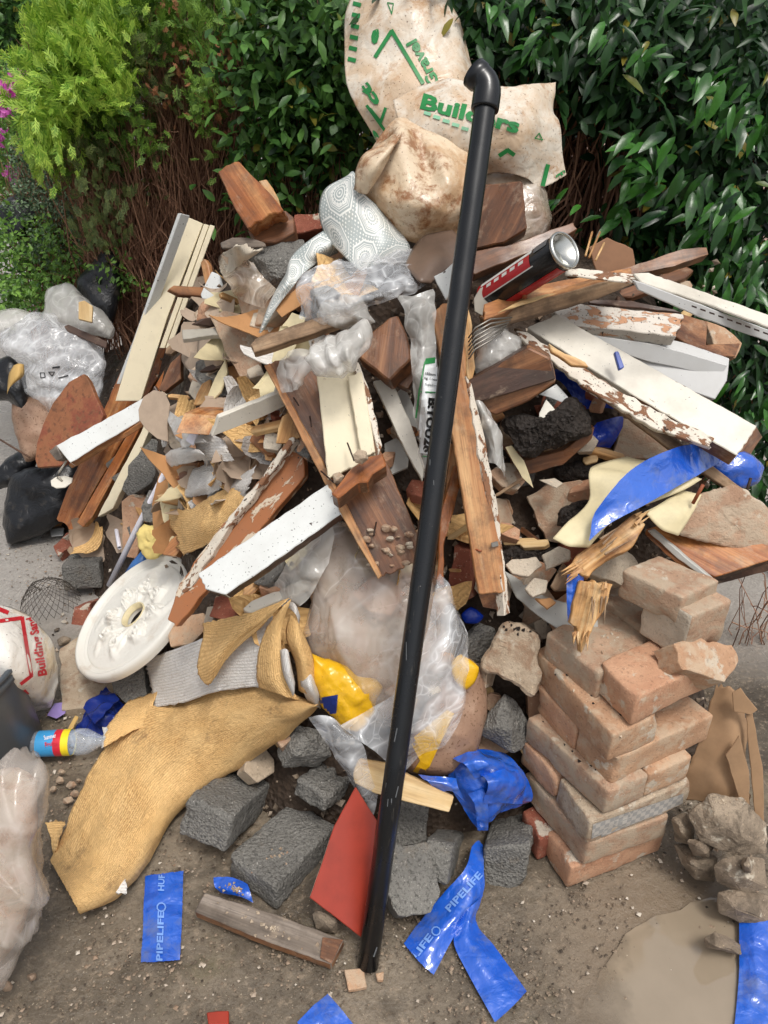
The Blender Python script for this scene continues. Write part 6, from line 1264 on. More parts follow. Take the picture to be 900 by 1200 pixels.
patch('torn_wallpaper', [[(202, 572, .1), (212, 582, .12), (225, 582, .11)], [(225, 552, .1), (235, 568, .13), (245, 580, .12)], [(255, 540, .1), (262, 556, .12), (262, 572, .1)]], 'wallpaper_white', None, 'grey-white wallpaper scrap in the middle of the left slope', 'wallpaper', nu=18, nv=14, tear=1, wr=.004, fs=20, t=.001)
patch('torn_wallpaper', [[(246, 612, .07), (262, 600, .09), (290, 580, .08)], [(248, 596, .08), (268, 576, .1), (298, 556, .09)], [(268, 570, .07), (285, 555, .09), (302, 545, .08)]], 'wallpaper_white', None, 'flat pale wallpaper sheet beside the flaking white edge strip', 'wallpaper', nu=18, nv=16, tear=1, wr=.003, t=.001)
slab('white_tag', [(217, 516), (224, 504), (232, 508), (226, 522)], .26, N(-10, 40), .006, 'white_plastic', None, 'small clean white tab below the sawn moulding end', 'scrap')
patch('kraft_sheet', [[(188, 590, .1), (200, 620, .13), (212, 655, .12)], [(215, 596, .13), (232, 618, .16), (245, 640, .13)], [(240, 585, .12), (262, 600, .14), (280, 612, .11)], [(268, 570, .1), (282, 575, .11), (292, 580, .09)]], 'wallpaper_gold', None, 'gold wallpaper scrap carrying chips above the ceiling rose', 'wallpaper', nu=20, nv=16, tear=1, wr=.004, t=.001)
slab('kraft_sheet', [(178, 590), (188, 552), (200, 548), (203, 580), (192, 612), (180, 622)], .12, N(-20, 25), .004, 'kraft', None, 'tan card strip standing right of the thin white pipe', 'card', jit=1)
blob('sponge', [(160, 625), (168, 615), (184, 618), (194, 630), (192, 648), (176, 656), (165, 648)], .11, .015, .02, 'sponge_yellow', None, 'crumbly yellow and grey foam lump just above the ceiling rose', 'foam', wr=.003, fs=60, crumple=.002)
slab('wood_block', [(190, 650), (200, 632), (214, 622), (223, 632), (205, 652)], .13, N(-15, 40), .03, 'pine_orange', None, 'small orange wood block resting at the top rim of the ceiling rose', 'timber', jit=.8)
slab('card_sheet', [(325, 390), (342, 366), (358, 372), (352, 396), (334, 428), (318, 424)], .09, N(-10, 30), .003, 'paper_cream', None, 'yellow-cream card folded behind the thin split batten', 'card', jit=.8)
slab('card_sheet', [(320, 360), (350, 335), (368, 330), (360, 352), (330, 372)], .11, N(-20, 30), .003, 'kraft', None, 'folded brown paper under the vinyl tail', 'card', jit=.8)
slab('card_sheet', [(204, 510), (222, 505), (230, 490), (238, 505), (226, 520)], .2, N(-20, 30), .003, 'kraft', None, 'torn brown paper behind the clean white tab', 'card', jit=1)
patch('curled_vinyl', [[(232, 395, .1), (232, 420, .12), (244, 440, .1)], [(250, 396, .12), (248, 418, .15), (252, 436, .12)], [(262, 402, .1), (262, 420, .12), (258, 432, .1)]], 'paper_beige', None, 'curled beige vinyl below the thin grey lath', 'vinyl sheet', nu=14, nv=14, t=.002)
patch('curled_vinyl', [[(212, 412, .06), (214, 425, .08), (230, 445, .07)], [(228, 412, .07), (238, 428, .09), (250, 444, .08)], [(238, 418, .06), (246, 432, .07), (252, 448, .05)]], 'paper_beige', None, 'darker curled vinyl scrap touching the pine frame', 'vinyl sheet', nu=14, nv=14, t=.002)
slab('wood_chip', [(240, 470), (255, 436), (264, 420), (266, 436), (258, 460), (245, 474)], .13, N(-20, 30), .008, 'paper_cream', None, 'tall pointed cream splinter above the sawn moulding', 'splinter', jit=.8)
slab('wood_chip', [(226, 475), (236, 450), (246, 444), (248, 460), (238, 474)], .12, N(-20, 30), .01, 'wood_splinter', None, 'ragged tan splinter beside the pointed cream one', 'splinter', jit=1.4)
slab('wood_chip', [(326, 502), (330, 488), (340, 482), (346, 498), (352, 512), (338, 520), (322, 520)], .1, N(0, 30), .012, 'wood_splinter', None, 'ragged golden splinter lump left of the central frame piece', 'splinter', jit=2, sub=1, amp=.002)
patch('film_sheet', [[(256, 300, .1), (262, 325, .13), (280, 350, .14), (310, 362, .12)], [(272, 296, .12), (285, 315, .15), (300, 338, .16), (318, 352, .14)], [(290, 305, .12), (300, 315, .14), (312, 328, .15), (325, 340, .13)]], 'film_dusty', None, 'peach tinted plastic sheet wrapped round the dark grey block', 'plastic sheet', nu=24, nv=30, wr=.005, fs=18, t=0)
patch('paper_scrap', [[(258, 298, .15), (270, 290, .16), (290, 284, .15)], [(256, 316, .15), (275, 305, .17), (300, 292, .17)], [(262, 326, .14), (278, 314, .16), (310, 292, .15)]], 'plaster_pale', None, 'peach plaster crust over the dark grey block', 'plaster', nu=16, nv=14, tear=1.2, t=.004)
# ------------------------------------------------------------------ clear sacks in the centre
blob('dusty_sack', [(358, 640), (385, 608), (420, 620), (470, 650), (520, 680), (536, 760), (530, 800), (490, 840), (450, 860), (410, 835), (385, 790), (360, 765), (352, 740), (365, 690)], .04, .08, .1, 'film_sack', None, 'large translucent sack full of pinkish rubble in the centre', 'bag', an=(1.6, 1, .35), fold=(38, .009, (.9, .2, .35)), wr=.003, fs=10, crumple=.005, m=170, nr=34)
random.seed(31)
for i in range(30):
    x = random.uniform(372, 520); y = random.uniform(650, 820); s_ = random.uniform(9, 24)
    rock('rubble_lump', [(x + s_ * math.cos(t) * random.uniform(.7, 1.15), y + s_ * math.sin(t) * random.uniform(.7, 1.1)) for t in np.arange(0, 6.2, .9)], .04 + random.uniform(-.02, .025), .02, .03, ['brick_dusty', 'plaster_pale', 'brick_tan', 'mortar'][i % 4], bpy.data.objects['dusty_sack'], sub_=1) if 0 else rock('rubble_lump', [(x + s_ * math.cos(t) * random.uniform(.7, 1.15), y + s_ * math.sin(t) * random.uniform(.7, 1.1)) for t in np.arange(0, 6.2, .9)], .04 + random.uniform(-.02, .03), .02, .03, ['brick_dusty', 'plaster_pale', 'brick_tan', 'mortar'][i % 4], None, 'rubble lump seen through the large translucent central sack', 'rubble', 'rubble inside the central sack', sub_=1)
blob('rubble_fill', [(372, 650), (400, 625), (450, 650), (510, 690), (522, 760), (515, 795), (480, 825), (440, 840), (400, 800), (368, 760), (365, 700)], .02, .05, .06, 'brick_dusty', None, 'mass of pinkish rubble inside the large translucent sack', 'rubble', wr=.01, fs=14, kind=None)
for i, (pl, mt) in enumerate([([(395, 690), (420, 676), (438, 696), (415, 712)], 'plaster_pale'), ([(400, 742), (432, 730), (445, 752), (418, 768)], 'brick_dusty'), ([(450, 730), (472, 724), (480, 750), (456, 758)], 'plaster_pale')]): pass
patch('clear_sheet', [[(310, 700, .05), (330, 670, .08), (372, 612, .09)], [(325, 705, .07), (350, 680, .1), (392, 622, .11)], [(345, 715, .07), (362, 700, .1), (385, 660, .11)]], 'film_milky', None, 'milky plastic draped under the clean white speckled beam', 'plastic sheet', nu=30, nv=30, wr=.008, fs=14, crumple=.003, t=0)
patch('clear_sheet', [[(515, 670, .1), (500, 740, .15), (480, 800, .17), (400, 850, .14)], [(528, 690, .12), (524, 760, .18), (500, 830, .2), (440, 880, .18)], [(540, 730, .1), (545, 800, .15), (530, 860, .17), (470, 905, .14)]], 'film_clear', None, 'clear torn polythene hanging around the lower part of the pipe', 'plastic sheet', nu=50, nv=50, wr=.01, fs=10, crumple=.003, t=0)
patch('clear_sheet', [[(362, 840, .13), (378, 838, .14), (400, 850, .14)], [(384, 872, .14), (400, 868, .16), (425, 872, .16)], [(405, 905, .13), (415, 905, .15), (432, 900, .14)], [(434, 966, .1), (438, 955, .12), (442, 930, .12)]], 'film_clear', None, 'thin clear strip of polythene across the small concrete piece', 'plastic sheet', nu=30, nv=20, wr=.006, fs=16, crumple=.002, t=0)
SY = blob('yellow_sack', [(362, 765), (385, 772), (420, 788), (448, 805), (440, 838), (418, 860), (396, 850), (378, 830), (366, 800)], .09, .03, .05, 'sack_yellow', None, 'yellow plastic sack with a blue patch right of the wallpaper roll', 'sack', wr=.006, fs=12, crumple=.004, m=110, nr=20)
decal(SY, [(374, 818), (396, 814), (394, 836), (378, 838)], 'ribbon_navy', 'printed_patch', .003, 6)
SY2 = blob('yellow_sack', [(478, 905), (480, 870), (498, 830), (520, 795), (545, 770), (562, 785), (570, 830), (560, 880), (530, 905), (500, 908)], .05, .05, .06, 'brown_sack', None, 'yellow-edged dusty sack just right of the pipe above the pine offcut', 'sack', wr=.006, fs=10, crumple=.002, m=80, nr=14)
decal(SY2, [(480, 868), (524, 832), (532, 836), (500, 906)], 'sack_yellow', 'yellow_panel', .003, 9); decal(SY2, [(484, 904), (520, 850), (524, 856), (494, 908)], 'sack_yellow', 'yellow_stripe', .004, 9)
blob('yellow_scrap', [(530, 778), (540, 768), (560, 782), (555, 800), (545, 808), (533, 796)], .12, .01, .01, 'sack_yellow', None, 'small yellow scrap of sack by the grey lump', 'sack', wr=.002)
# ------------------------------------------------------------------ blue tape
BG = 'pieces of blue warning tape'
def tape(rows, lab, mat='blue_film', **k):
    q = dict(nu=44, nv=30, wr=.0015, fs=26, crumple=.0016, t=0); q.update(k); return patch('blue_tape', rows, mat, None, lab, 'tape', BG, **q)
g = lambda z: ('g', z)
TA = tape([[(170, 1026, g(.008)), (192, 1023, g(.01)), (215, 1020, g(.006))], [(168, 1065, g(.008)), (190, 1064, g(.012)), (214, 1058, g(.006))], [(167, 1090, g(.006)), (190, 1090, g(.012)), (213, 1088, g(.006))], [(165, 1128, g(.006)), (188, 1128, g(.01)), (211, 1125, g(.006))]], 'oblong blue printed tape lying flat on the ground at lower left', tear=.3)
text(TA, 'PIPELIFE', (190, 1126), (192, 1068), 7, 'ink_pale_blue', lift=.003); text(TA, 'HUP', (192, 1044), (193, 1024), 7, 'ink_pale_blue', lift=.003); stroke(TA, [(189 + 5 * math.cos(k * .7), 1063 + 5 * math.sin(k * .7)) for k in range(9)], 1.5, 'ink_pale_blue', closed=True, lift=.003)
TB = tape([[(553, 992, .07), (560, 985, .06), (566, 990, .05)], [(545, 1018, g(.06)), (556, 1018, g(.05)), (567, 1016, g(.04))], [(520, 1046, g(.03)), (545, 1056, g(.04)), (566, 1050, g(.02))], [(495, 1076, g(.015)), (518, 1092, g(.03)), (543, 1078, g(.015))], [(473, 1106, g(.006)), (490, 1126, g(.01)), (508, 1143, g(.005))]], 'blue tape strip reading PIPELIFE that comes from between the concrete blocks', tear=.15)
text(TB, 'PIPELIFE', (527, 1069), (566, 1026), 8, 'ink_pale_blue', lift=.003); text(TB, 'LIFE', (488, 1124), (508, 1098), 8, 'ink_pale_blue', lift=.003); stroke(TB, [(511 + 5 * math.cos(k * .7), 1091 + 5 * math.sin(k * .7)) for k in range(9)], 1.5, 'ink_pale_blue', closed=True, lift=.003)
tape([[(566, 1048, g(.02)), (552, 1062, g(.03)), (534, 1080, g(.016))], [(558, 1080, g(.012)), (548, 1096, g(.022)), (532, 1106, g(.012))], [(582, 1112, g(.008)), (566, 1128, g(.015)), (548, 1140, g(.008))], [(617, 1162, g(.005)), (600, 1180, g(.012)), (580, 1198, g(.005))]], 'plain tail of blue tape pointing to the bottom edge right of the pipe foot')
tape([[(384, 1164, g(.006)), (398, 1180, g(.008)), (416, 1202, g(.005))], [(366, 1180, g(.006)), (380, 1195, g(.008)), (395, 1215, g(.005))], [(348, 1198, g(.005)), (360, 1212, g(.006)), (375, 1230, g(.005))]], 'blue tape corner cut by the bottom edge near the pipe foot')
tape([[(866, 1076, g(.02)), (885, 1074, g(.03)), (910, 1070, g(.03))], [(866, 1140, g(.012)), (885, 1140, g(.02)), (910, 1140, g(.02))], [(860, 1210, g(.008)), (885, 1210, g(.012)), (910, 1210, g(.012))]], 'blue tape at the right edge lying partly over the puddle')
BB = thing('blue_tape', S(575, 930, .08), 'bundled blue film bulging out above the smooth-faced concrete block', 'tape', BG)
kb = dict(nu=50, nv=40, wr=.003, fs=16, crumple=.0035, t=0)
patch('fold', [[(526, 905, .06), (535, 886, .07), (560, 878, .06), (590, 884, .05)], [(530, 925, .08), (548, 905, .12), (575, 900, .12), (612, 902, .08)], [(545, 950, .08), (565, 935, .12), (592, 930, .12), (624, 934, .08)], [(562, 974, .07), (575, 962, .09), (590, 952, .08), (612, 946, .07)]], 'blue_film', BB, **kb)
patch('fold', [[(530, 888, .1), (545, 896, .14), (556, 912, .13)], [(552, 880, .11), (568, 892, .15), (576, 912, .14)], [(585, 884, .1), (592, 900, .13), (590, 920, .12)]], 'blue_film', BB, **kb)
patch('fold', [[(560, 905, .13), (572, 918, .16), (566, 940, .13)], [(585, 898, .13), (596, 915, .15), (594, 942, .12)], [(608, 902, .11), (616, 920, .12), (612, 942, .1)]], 'blue_film', BB, **kb)
patch('fold', [[(548, 930, .12), (556, 944, .13), (560, 972, .09)], [(566, 925, .14), (572, 945, .14), (572, 974, .1)]], 'blue_film', BB, **kb)
tape([[(490, 908, .12), (500, 915, .13), (512, 928, .12)], [(520, 910, .13), (524, 920, .14), (530, 928, .13)], [(535, 912, .12), (538, 925, .13), (545, 940, .11)]], 'loose blue end reaching left from the bundled film over the pine offcut')
tape([[(694, 608, .28), (692, 620, .28), (690, 634, .28)], [(704, 590, .28), (708, 602, .275), (714, 614, .28)], [(740, 551, .28), (750, 570, .275), (762, 588, .28)], [(790, 525, .26), (802, 542, .255), (812, 560, .26)], [(835, 518, .24), (838, 530, .24), (842, 542, .24)]], 'widest blue tape sweeping across the cream sheet at right', nu=56, nv=34, wr=.003, fs=14, crumple=.002)
tape([[(665, 672, .24), (672, 672, .25), (684, 670, .24)], [(664, 695, .24), (672, 698, .25), (684, 690, .24)], [(665, 728, .24), (667, 726, .245), (672, 718, .24)]], 'short blue tape end hanging below the splintered timber')
blob('blue_tape', [(832, 528), (850, 526), (880, 535), (892, 548), (885, 565), (868, 572), (845, 560), (832, 545)], .17, .02, .03, 'blue_film', None, 'folded blue tape under the red-brown end of the wide white board', 'tape', BG, wr=.006, fs=20)
patch('blue_tape', [[(672, 515, .05), (690, 505, .06), (700, 495, .05)], [(690, 522, .06), (708, 512, .08), (728, 488, .06)], [(715, 525, .05), (722, 515, .06), (730, 500, .05)]], 'blue_shaded', None, 'blue tape darkened in colour for its shade, right of the black soil', 'tape', BG, t=0)
patch('blue_tape', [[(640, 440, .02), (660, 450, .02), (680, 480, .02)], [(660, 430, .04), (690, 450, .04), (712, 478, .03)], [(690, 440, .02), (720, 465, .02), (760, 490, .02)]], 'blue_shaded', None, 'blue film with shade in its colour in the hollow under the wide white board', 'tape', BG, t=0)
tape([[(250, 1028, g(.03)), (252, 1040, g(.03)), (258, 1046, g(.02))], [(272, 1028, g(.04)), (276, 1042, g(.04)), (280, 1050, g(.03))], [(290, 1036, g(.03)), (293, 1046, g(.03)), (297, 1058, g(.02))]], 'small blue tape scrap tucked behind the wet grey slat')
blob('blue_tape', [(540, 720), (552, 712), (566, 722), (560, 730), (545, 730)], .03, .01, .01, 'blue_shaded', None, 'tiny blue tape glimpse between the grey lumps under the beam', 'tape', BG, wr=.002)
tape([[(258, 1080, g(.01)), (262, 1086, g(.012))], [(272, 1084, g(.01)), (274, 1092, g(.01))]], 'tiny blue tape corner in front of the wet grey slat', nu=6, nv=6, wr=0, crumple=0)
# cream curled sheet
patch('cream_sheet', [[(648, 630, .24), (668, 640, .26), (690, 642, .25)], [(665, 612, .23), (690, 615, .25), (710, 618, .26)], [(690, 588, .2), (710, 590, .22), (730, 600, .24)], [(690, 555, .18), (720, 560, .2), (760, 590, .24)], [(700, 545, .15), (760, 560, .22), (800, 575, .25)], [(735, 535, .14), (790, 550, .22), (822, 562, .25)]], 'paper_cream', None, 'curled cream coloured sheet under the widest blue tape', 'sheet', nu=30, nv=20, wr=.003, t=.003)
patch('cream_sheet', [[(755, 600, .25), (775, 620, .27), (795, 628, .27)], [(775, 590, .24), (795, 600, .27), (812, 600, .27)], [(798, 575, .23), (812, 578, .25), (822, 580, .25)]], 'paper_cream', None, 'cream sheet end beside the cracked plaster', 'sheet', nu=16, nv=14, wr=.002, t=.003)
for lb, mt, nn in (('pale tan brick with rubble', 'mortar', 60), ('pale tan brick with rubble', 'soil_black', 40), ('dusty brown brick running', 'soil_black', 40), ('dusty brown brick running', 'mortar', 26), ('dusty brown brick running', 'plaster_pale', 14), ('brick faced with grey', 'plaster_pale', 30), ('brown brick behind the bright', 'mortar', 20), ('long dusty brick in', 'soil_black', 14), ('large mortar-covered', 'soil_black', 24), ('largest rough stone', 'mortar', 16), ('wet grey slat', 'mortar', 30), ('large flat concrete', 'brick_dusty', 14), ('wide white board', 'x', 0)):
    for o_ in list(COL.objects):
        if nn and lb in o_.get('label', '') and o_.type == 'MESH':
            Vw = WV[o_.name][0]; zt = max(v[2] for v in Vw); top = [v for v in Vw if v[2] > zt - .02]; pk = random.Random(nn).choice(top); pp = [to_px(v) for v in top]; clods(o_, pp, 0, nn, mt, 'mortar_crumbs' if mt != 'soil_black' else 'dirt_crumbs', .0012, .0045)
# ------------------------------------------------------------------ cardboard at right
patch('cardboard', [[(838, 800, ('d', 1.42)), (820, 860, ('d', 1.42)), (800, 905, ('d', 1.44)), (790, 935, ('d', 1.46))], [(862, 806, ('d', 1.4)), (855, 870, ('d', 1.39)), (845, 920, ('d', 1.4)), (838, 945, ('d', 1.42))], [(878, 860, ('d', 1.42)), (876, 900, ('d', 1.4)), (880, 930, ('d', 1.4)), (878, 948, ('d', 1.42))]], 'cardboard', None, 'wide torn brown cardboard right of the brick stack', 'cardboard', nu=20, nv=26, tear=1, wr=.004, t=.002)
for pl, d_, lb in [([(858, 812), (868, 806), (888, 832), (880, 838), (860, 834)], 1.36, 'folded top corner of cardboard at right edge'), ([(874, 838), (882, 836), (894, 900), (896, 964), (884, 960), (880, 900)], 1.38, 'narrow cardboard strip standing at the far right'), ([(850, 885), (866, 862), (878, 905), (878, 950), (866, 935)], 1.37, 'hanging cardboard flap below the wide torn piece')]:
    slab('cardboard', pl, ('d', d_), N(-15, 20), .003, 'cardboard', None, lb, 'cardboard', jit=.8)
# ------------------------------------------------------------------ left side: bags, bin, bottle
def gblob(name, poly, z, bf, bb, mat, lab, cat, grp=None, **k):
    c = np.mean(np.array(poly, float), 0); p = G(c[0], c[1], z) if not isinstance(z, tuple) else D(c[0], c[1], z[1]); return blob(name, poly, ('d', float((p - CAM) @ FW)), bf, bb, mat, None, lab, cat, grp, **k)
gblob('black_bag', [(8, 600), (14, 560), (40, 548), (80, 540), (96, 556), (92, 590), (72, 612), (40, 626), (10, 636)], .14, .06, .10, 'black_bag', 'glossy black bin bag on the ground in front of the quarter-round board', 'bag', 'black bin bags', wr=.012, fs=9, crumple=.003, m=80, nr=14)
gblob('black_bag', [(0, 548), (18, 532), (36, 520), (44, 534), (40, 548), (12, 570), (-10, 575)], .2, .04, .08, 'black_bag', 'smaller crinkled black bag above the glossy one at the left edge', 'bag', 'black bin bags', wr=.010, fs=12, crumple=.003)
gblob('black_bag', [(-20, 440), (10, 415), (30, 440), (34, 470), (30, 486), (10, 470), (-20, 470)], ('d', 2.4), .05, .1, 'black_bag', 'black bag under the crumpled clear plastic at far left', 'bag', 'black bin bags', wr=.010, fs=9, crumple=.003)
gblob('black_bag', [(90, 330), (104, 308), (126, 292), (142, 300), (140, 350), (130, 380), (104, 372)], ('d', 2.45), .06, .15, 'black_bag', 'black sheet leaning against the base of the conifer', 'bag', 'black bin bags', wr=.012, fs=8, crumple=.003)
gblob('black_bag', [(-5, 250), (8, 232), (30, 232), (44, 250), (36, 262), (18, 282), (4, 268)], ('d', 2.75), .05, .15, 'black_bag', 'crumpled black bag among the leaves at the upper left edge', 'bag', 'black bin bags', wr=.015, fs=9, crumple=.004)
gblob('black_bag', [(120, 430), (138, 425), (146, 440), (140, 464), (124, 462)], .3, .03, .06, 'black_bag', 'small black bag piece between clear bag and pine board', 'bag', 'black bin bags', wr=.006, fs=12)
gblob('rubble_sack', [(14, 470), (40, 466), (75, 470), (70, 500), (50, 530), (30, 540), (18, 500)], ('d', 2.4), .04, .1, 'brown_sack', 'brown sack half hidden behind the quarter-round board', 'sack', wr=.006, fs=12)
CL = gblob('clear_bag', [(0, 395), (20, 372), (50, 362), (80, 378), (110, 395), (124, 420), (122, 455), (112, 472), (95, 470), (80, 490), (50, 478), (28, 460), (24, 430), (4, 412)], ('d', 2.36), .09, .1, 'film_clear', 'big crumpled clear plastic bag at far left with black symbols', 'bag', wr=.006, fs=12, crumple=.009, m=170, nr=34)
stroke(CL, [(47, 437), (52, 437), (53, 442), (48, 443)], 1.1, 'ink_black', closed=True, lift=.004); stroke(CL, [(57, 436), (64, 436), (61, 441)], 1.1, 'ink_black', closed=True, lift=.004); stroke(CL, [(62, 431), (70, 430)], 2.2, 'ink_black', lift=.004); stroke(CL, [(69, 443), (80, 440)], 1.6, 'ink_black', lift=.004)
WB = gblob('white_plastic', [(-20, 370), (10, 362), (30, 364), (48, 372), (20, 392), (-20, 400)], ('d', 2.42), .04, .06, 'film_milky', 'milky plastic with dark print behind the big clear bag', 'bag', wr=.006, fs=14, crumple=.002)
MK = gblob('milky_bag', [(50, 372), (56, 340), (66, 334), (86, 334), (100, 350), (120, 362), (134, 384), (128, 396), (100, 390), (80, 384), (62, 378)], ('d', 2.42), .05, .08, 'film_milky', 'milky plastic bag with a small wood block inside, below the conifer', 'bag', wr=.008, fs=10, crumple=.002, m=80, nr=14)
gblob('wood_block', [(92, 354), (100, 352), (110, 358), (109, 378), (92, 375)], .62, .03, .03, 'wood_pale', 'pale little wood block showing in the milky bag', 'timber', wr=0) if 0 else slab('wood_block', [(92, 354), (99, 352), (109, 359), (108, 378), (92, 374)], ('d', 2.25), N(20, 20), .03, 'wood_pale', None, 'pale little wood block in the milky bag below the conifer', 'timber')
slab('plank', [(75, 382), (80, 380), (126, 400), (124, 408), (78, 388)], ('d', 2.3), N(0, 50), .01, 'wood_dark', None, 'dark slat between the milky bag and the big clear bag', 'timber')
patch('dead_leaf', [[(16, 428, ('d', 2.25)), (22, 426, ('d', 2.24)), (28, 427, ('d', 2.25))], [(10, 440, ('d', 2.25)), (20, 442, ('d', 2.22)), (28, 440, ('d', 2.25))], [(8, 462, ('d', 2.25)), (11, 455, ('d', 2.24)), (18, 448, ('d', 2.25))]], 'dead_leaf', None, 'curled yellow dead leaf on the black bag at far left', 'leaf', nu=10, nv=8, t=.001)
tube('twig', [(-10, 575, g(.03)), (20, 590, g(.04)), (34, 600, g(.03))], .003, 'twig_brown', None, 'thin brown twig in front of the bags at the left edge', 'twig', ns=6) if 0 else tube('twig', [(-5, 512, ('d', 2.3)), (18, 526, ('d', 2.25)), (35, 536, ('d', 2.2))], .003, 'twig_brown', None, 'thin brown twig across the bags at the left edge', 'twig', ns=6)
slab('plate', [(58, 620), (75, 618), (74, 627), (60, 628)], g(.02), N(0, 85), .004, 'paint_white', None, 'white scrap on the ground beside the glossy black bag', 'scrap', jit=.4)
# chicken wire
V, Fs = [], []
Ls = []
wc = G(58, 700, .03)
for i in range(26):
    a = R(i * 13.8); 
    p = [wc + np.array([math.cos(a + t * 1.1) * (.03 + .055 * t) * 1.0, math.sin(a + t * 1.1) * (.02 + .065 * t), .05 - .07 * t * t + .01 * mn.noise(Vector((i, t * 3, 0)))]) for t in np.linspace(0, 1, 7)]; Ls.append(tube_mesh(p, .0008, 3, False))
    p = [wc + np.array([math.cos(a - t * 1.1) * (.03 + .055 * t), math.sin(a - t * 1.1) * (.02 + .065 * t), .05 - .07 * t * t]) for t in np.linspace(0, 1, 7)]; Ls.append(tube_mesh(p, .0008, 3, False))
V, Fs = join(Ls); mkobj('chicken_wire', V, Fs, 'wire', None, 'crumpled piece of fine chicken wire on the ground at left', 'wire mesh')
slab('concrete_slab', [(70, 760), (104, 738), (135, 752), (150, 790), (128, 830), (72, 832)], g(.02), N(0, 88), .03, 'mortar', None, 'flat gritty concrete slab on the ground beside the building sand bag', 'slab', jit=1.5, sub=1, amp=.002)
blob('stone', [(66, 750), (74, 744), (84, 748), (80, 756), (70, 757)], ('d', float((G(75, 750, .03) - CAM) @ FW)), .01, .02, 'stone_rubble', None, 'brown pebble behind the flat gritty slab', 'stone', RG, chunky=.004, fs=30)
# building sand bag
SB = patch('sand_bag', [[(-30, 700, g(.30)), (10, 712, g(.28)), (40, 728, g(.24)), (62, 760, g(.16)), (68, 800, g(.08))], [(-30, 730, g(.34)), (10, 745, g(.32)), (35, 758, g(.26)), (56, 785, g(.16)), (64, 815, g(.06))], [(-30, 790, g(.25)), (10, 795, g(.25)), (35, 800, g(.2)), (50, 815, g(.1)), (60, 828, g(.02))], [(-30, 840, g(.02)), (10, 838, g(.02)), (30, 834, g(.02)), (45, 832, g(.01)), (56, 830, g(.006))]], 'sack_sand', None, 'white building sand bag with red print behind the grey bin', 'bag', nu=44, nv=50, wr=.005, fs=10, crumple=.002, t=.0004)
stroke(SB, [(-10, 729), (26, 724), (37, 792)], 4.5, 'ink_red', lift=.003); stroke(SB, [(37, 792), (24, 802)], 4, 'ink_red', lift=.003)
text(SB, 'Building', (55, 791), (47, 745), 10, 'ink_red', lift=.003, bold=.035); text(SB, 'Sand', (46, 742), (40, 722), 10, 'ink_red', lift=.003, bold=.035); stroke(SB, [(-5, 712), (10, 718)], 5, 'ink_red', lift=.003)
stroke(SB, [(29, 810), (33, 814)], 4, 'ink_red', lift=.003)
# bin
def bin_():
    c = G(-20, 888, 0); c[0] += .01; T = thing('grey_bin', c, 'dark grey plastic bin cut off by the left edge', 'bin'); hh = .27
    def lathe(nm, prof, mat, ns=48):
        V = []; Fs = []; n = len(prof)
        for k in range(ns):
            th = 2 * math.pi * k / ns
            for (z, r) in prof: V.append(c + np.array([math.cos(th) * r, math.sin(th) * r, z]))
        for k in range(ns):
            for i in range(n - 1): Fs.append([k * n + i, ((k + 1) % ns) * n + i, ((k + 1) % ns) * n + i + 1, k * n + i + 1])
        mkobj(nm, V, Fs, mat, T, x=(1, 0, 0), smooth=True)
    lathe('body', [(0, .001), (0, .122), (.005, .126), (hh - .02, .118), (hh, .119), (hh, .115), (.02, .10), (.018, .001)], 'bin_grey')
    lathe('rim', [(hh - .035, .119), (hh - .03, .124), (hh - .012, .125), (hh - .010, .121), (hh - .005, .127), (hh + .004, .127), (hh + .006, .121), (hh + .002, .115), (hh - .02, .114)], 'bin_grey')
bin_()
# foreground sack bottom left
FS = blob('foreground_sack', [(-60, 900), (-20, 885), (20, 882), (50, 880), (61, 905), (56, 940), (47, 985), (54, 1020), (56, 1055), (35, 1100), (5, 1150), (-60, 1190)], ('d', 1.18), .08, .1, 'film_sack', None, 'full translucent pinkish sack cut off by the lower left edge', 'bag', an=(1.6, 1, .4), fold=(42, .013, (.8, .2, .5)), wr=.003, fs=8, crumple=.005, m=180, nr=34)
blob('sack_contents', [(-60, 930), (-20, 910), (20, 905), (42, 915), (46, 960), (38, 1000), (40, 1050), (20, 1100), (-10, 1130), (-60, 1160)], ('d', 1.2), .05, .06, 'brick_dusty', None, 'pinkish material showing through the sack at the lower left edge', 'rubble', wr=.008, fs=12)
